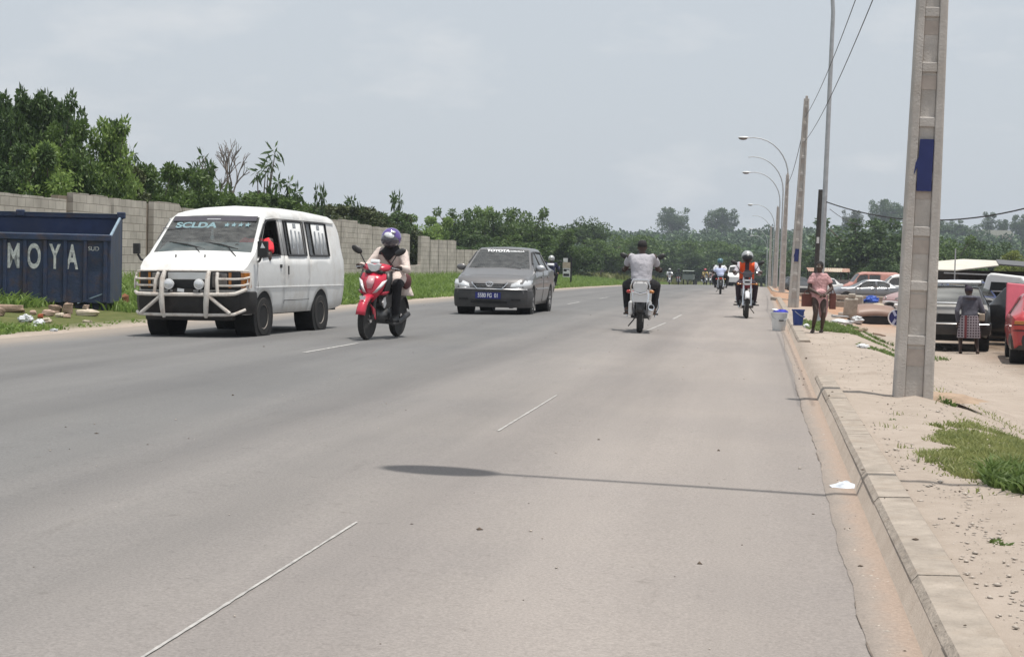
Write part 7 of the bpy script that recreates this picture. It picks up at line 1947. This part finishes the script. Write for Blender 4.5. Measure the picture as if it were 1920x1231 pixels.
T = [
 ('bush', 205, 246, 130, 47, lf_lt, 'light green leafy bush between the slim tree and the dark trees'),
 ('bush2', 60, 292, 110, 44, lf_lt, 'light green shrub low in front of the leftmost dark trees'),
 ('broad', 22, 196, 230, 58, lf_dk, 'wide dark leafy tree at the back behind the skip'),
 ('broad2', 108, 192, 140, 58, lf_dk, 'rounded dark tree under the right hand high top behind the wall'),
 ('broad', 320, 318, 230, 66, lf_dk, 'wide dark tree crown behind the bushes left of the minibus roof'),
 ('broad2', 455, 358, 230, 80, lf_dk, 'wide dark tree line below the bare tree'),
 ('broad', 590, 380, 200, 88, lf_dk, 'dark tree crown behind the saplings above the rear of the minibus'),
 ('broad2', 690, 398, 150, 100, lf_ol, 'olive tree crown behind the purple helmet'),
 ('mango', -30, 185, 217, 47, lf_dk, 'dark mango like tree cut by the left edge of the photo'),
 ('mango2', 28, 166, 152, 46, lf_dk, 'dark tree with a tall spike top behind the skip'),
 ('mango', 75, 186, 174, 50, lf_dk, 'dark tree between the two highest tops behind the wall'),
 ('slim', 108, 168, 95, 47, lf_dk, 'narrow dark tree with the right hand high top behind the wall'),
 ('bush2', 20, 262, 188, 43, lf_dk, 'dark bush low behind the wall at the far left'),
 ('bush', 95, 268, 217, 42, lf_lt, 'bright green broad bush in front of the dark trees behind the wall'),
 ('bush2', 165, 222, 174, 45, lf_md, 'tall green bush right of the dark trees'),
 ('bush', 150, 300, 188, 41.5, lf_lt, 'lower bright green bush just above the wall top'),
 ('slim', 215, 218, 89, 46, lf_lt, 'slim light green tree standing out against the sky'),
 ('bush2', 215, 305, 188, 44, lf_ol, 'olive bush behind the wall above the gap beside the skip'),
 ('bush', 285, 303, 188, 50, lf_md, 'rounded green bush behind the wall left of the minibus roof'),
 ('bush2', 345, 312, 159, 54, lf_md, 'dark rounded bush above the left front of the minibus'),
 ('thin', 243, 266, 60, 56, lf_dk, 'thin almost leafless sapling right of the slim light tree'),
 ('thin', 360, 272, 70, 66, lf_dk, 'thin flat topped sapling left of the bare tree'),
 ('sparse', 380, 290, 80, 60, lf_dk, 'dark leafy sapling below the bare tree'),
 ('bare', 436, 262, 175, 74, lf_md, 'bare pale branching tree above the minibus roof'),
 ('thin', 490, 262, 90, 76, lf_dk, 'tall thin pole like sapling right of the bare tree'),
 ('sparse2', 420, 335, 110, 62, lf_md, 'dark shrub at the foot of the bare tree'),
 ('bush', 430, 362, 232, 61, lf_md, 'dark low thicket above the middle of the minibus roof'),
 ('bush2', 510, 362, 188, 66, lf_md, 'dark thicket above the rear of the minibus roof'),
 ('sparse', 540, 322, 75, 66, lf_dk, 'sapling with three leafy tops behind the minibus roof'),
 ('sparse2', 600, 338, 56, 70, lf_dk, 'sapling with one round leafy top right of the three topped one'),
 ('bush', 585, 384, 174, 70, lf_ol, 'olive thicket behind the wall above the rear of the minibus'),
 ('bush2', 655, 384, 174, 75, lf_ol, 'olive brown bush behind the wall above the scooter mirror'),
 ('bush', 705, 396, 159, 80, lf_dk, 'dark bush above the purple helmet'),
 ('sparse', 665, 362, 60, 78, lf_dk, 'dark sapling standing above the olive brown bush'),
 ('sparse2', 744, 350, 56, 86, lf_dk, 'sparse sapling with round leaf heads right of the purple helmet'),
 ('bush2', 740, 402, 130, 88, lf_ol, 'low dull bush under the sparse sapling'),
 ('bush', 760, 425, 130, 92, lf_md, 'green bush filling the broken gap of the wall'),
 ('bush2', 800, 403, 110, 112, lf_lt, 'light green bush right of the gap in the wall'),
 ('broad', 862, 390, 112, 126, lf_md, 'big rounded tree left of the grey hatchback roof'),
 ('slim', 905, 386, 60, 135, lf_lt, 'pale feathery tree behind the big rounded trees'),
 ('broad2', 925, 396, 100, 130, lf_md, 'middle big green tree above the grey hatchback'),
 ('broad', 990, 390, 120, 136, lf_md, 'big green tree right of the middle one above the hatchback'),
 ('bush', 900, 440, 140, 124, lf_dk, 'dark lower bush behind the end of the wall'),
 ('bush2', 985, 440, 130, 128, lf_md, 'green lower bush behind the roof of the grey hatchback'),
 ('bush', 1050, 430, 110, 140, lf_md, 'green bush above the sign board'),
 ('umbrella', 1100, 407, 100, 200, lf_dk, 'dark flat topped umbrella shaped tree right of the big green trees'),
 ('bush2', 1075, 462, 110, 150, lf_dk, 'dark bush directly behind the sign board'),
 ('broad', 1130, 448, 110, 190, lf_md, 'green tree under the dark umbrella shaped tree'),
 ('bush', 1150, 470, 110, 200, lf_dk, 'dark bush left of the head of the grey T shirt rider'),
 ('broad2', 1190, 440, 120, 240, lf_md, 'green tree behind the head of the grey T shirt rider'),
 ('bush2', 1225, 466, 110, 250, lf_dk, 'dark bush right of the head of the grey T shirt rider'),
 ('broad', 1270, 450, 120, 280, lf_md, 'far green tree left of centre beyond the end of the road'),
 ('bush', 1305, 474, 110, 270, lf_dk, 'dark far bush beyond the end of the road above the tiny riders'),
 ('broad2', 1345, 452, 120, 290, lf_md, 'far green tree above the two people on the blue motorcycle'),
 ('bush2', 1385, 470, 100, 280, lf_dk, 'dark far bush behind the orange vest rider'),
 ('bush', 1430, 472, 90, 285, lf_dk, 'dark far bush behind the row of lamp posts'),
 ('broad', 1262, 389, 66, 600, lf_dk, 'tall lone round crowned tree on the hill skyline left of the pair'),
 ('broad2', 1353, 390, 68, 600, lf_dk, 'second round crowned tree on the hill skyline'),
 ('broad', 1600, 394, 44, 610, lf_ol, 'small grey green tree on the skyline between lamp post and big pole'),
 ('broad2', 1660, 374, 66, 600, lf_dk, 'large tree on the skyline left of the big pole'),
 ('umbrella', 1696, 380, 54, 605, lf_dk, 'skyline tree partly behind the big pole'),
 ('broad', 1775, 412, 66, 560, lf_dk, 'skyline tree just right of the big pole'),
 ('slim', 1856, 397, 34, 600, lf_dk, 'pointed tree on the right skyline above the pale house'),
 ('broad2', 1880, 411, 30, 600, lf_dk, 'small round tree on the right skyline'),
 ('broad', 1916, 402, 50, 600, lf_dk, 'skyline tree cut by the right edge of the photo'),
 ('broad', 1815, 420, 70, 560, lf_dk, 'round skyline tree left of the pale house'),
 ('broad', 1618, 409, 185, 160, lf_dk, 'huge dark tree behind the silver saloon'),
 ('broad2', 1690, 440, 150, 180, lf_dk, 'dark tree behind the big pole'),
 ('bush', 1545, 470, 90, 190, lf_dk, 'dark bush behind the head of the child'),
 ('bush2', 1500, 468, 80, 200, lf_md, 'green bush behind the second concrete pole'),
 ('broad', 1785, 442, 130, 160, lf_md, 'green tree behind the pale roof of the shed'),
 ('broad2', 1850, 452, 110, 175, lf_dk, 'darker tree behind the right half of the shed'),
 ('bush', 1905, 470, 90, 120, lf_yl, 'bright yellow green bush above the shed at the right edge'),
 ('bush2', 1660, 485, 110, 150, lf_dk, 'dark bush just above the white box van'),
]
HIDE = []
for t in T:
    k, px, pt, wp, Y, lm, lb = t
    tree(k, px, pt, wp, Y, lm, lb, 'bush' if k.startswith('bush') else ('sapling' if k in ('sparse', 'sparse2', 'thin') else 'tree'), WALLG if px < 780 else 'trees beyond the road')
# far wooded hillside: one mass nobody could count
rg = np.random.default_rng(9); cs, rs = [], []
r2 = random.Random(4)
for i in range(2300):
    Y = 305 + 400 * r2.random() ** .9; X = -150 + 420 * r2.random()
    if X < -60 - .12 * (Y - 300): continue
    s = r2.uniform(1.6, 3.2) * (1.3 if Y < 420 else (1.0 if Y < 560 else .75)); z = H(X, Y)
    for _ in range(3):
        cs.append((X + r2.uniform(-.7, .7) * s, Y + r2.uniform(-.7, .7) * s, z + s * r2.uniform(.5, 1.5))); rs.append(s * r2.uniform(.6, .9))
V, F = leaves(cs, rs, 52, 1.1, .75, 5, up=.8, droop=.1, shell=.75)
tag(np_mesh('hillside_woods', V, F, leaf('leaf_far', (.018, .045, .018), (.10, .17, .052), .04, .15)), 'continuous far woodland covering the hill beyond the end of the road', 'woods', kind='stuff')
# rank weeds between verge and trees at the far left of the crest, and behind the wall
pts = []
while len(pts) < 9000:
    y = 150 + 110 * rnd.random(); x = -10.5 - 25 * rnd.random()
    if y < 185 and x > -11.5: continue
    pts.append((x, y, H(x, y), .6 + .8 * clumpy(x * .3, y * .2)))
o = blades('far_meadow', pts, .35, 1.1, .16, leaf('meadow', (.10, .13, .035), (.26, .25, .10), .3, .3), 8)
tag(o, 'tall dry grass meadow left of the far end of the road', 'grass', kind='stuff')
# ================================================================== AIR
def haze():
    m = bpy.data.materials.new('haze_air'); m.use_nodes = True; n = m.node_tree.nodes; l = m.node_tree.links
    n.remove(n['Principled BSDF']); v = n.new('ShaderNodeVolumePrincipled'); v.inputs['Color'].default_value = (.80, .88, 1.0, 1); v.inputs['Density'].default_value = .00036; v.inputs['Anisotropy'].default_value = .0
    l.new(v.outputs[0], n['Material Output'].inputs['Volume'])
    q = MB(); q.box((20, 420, 14.5), (1100, 1000, 40)); o = q.build('haze', m, None, smooth=0); tag(o, kind='stuff'); o['label'] = 'pale humid haze over the whole place'; o['category'] = 'haze'
haze()
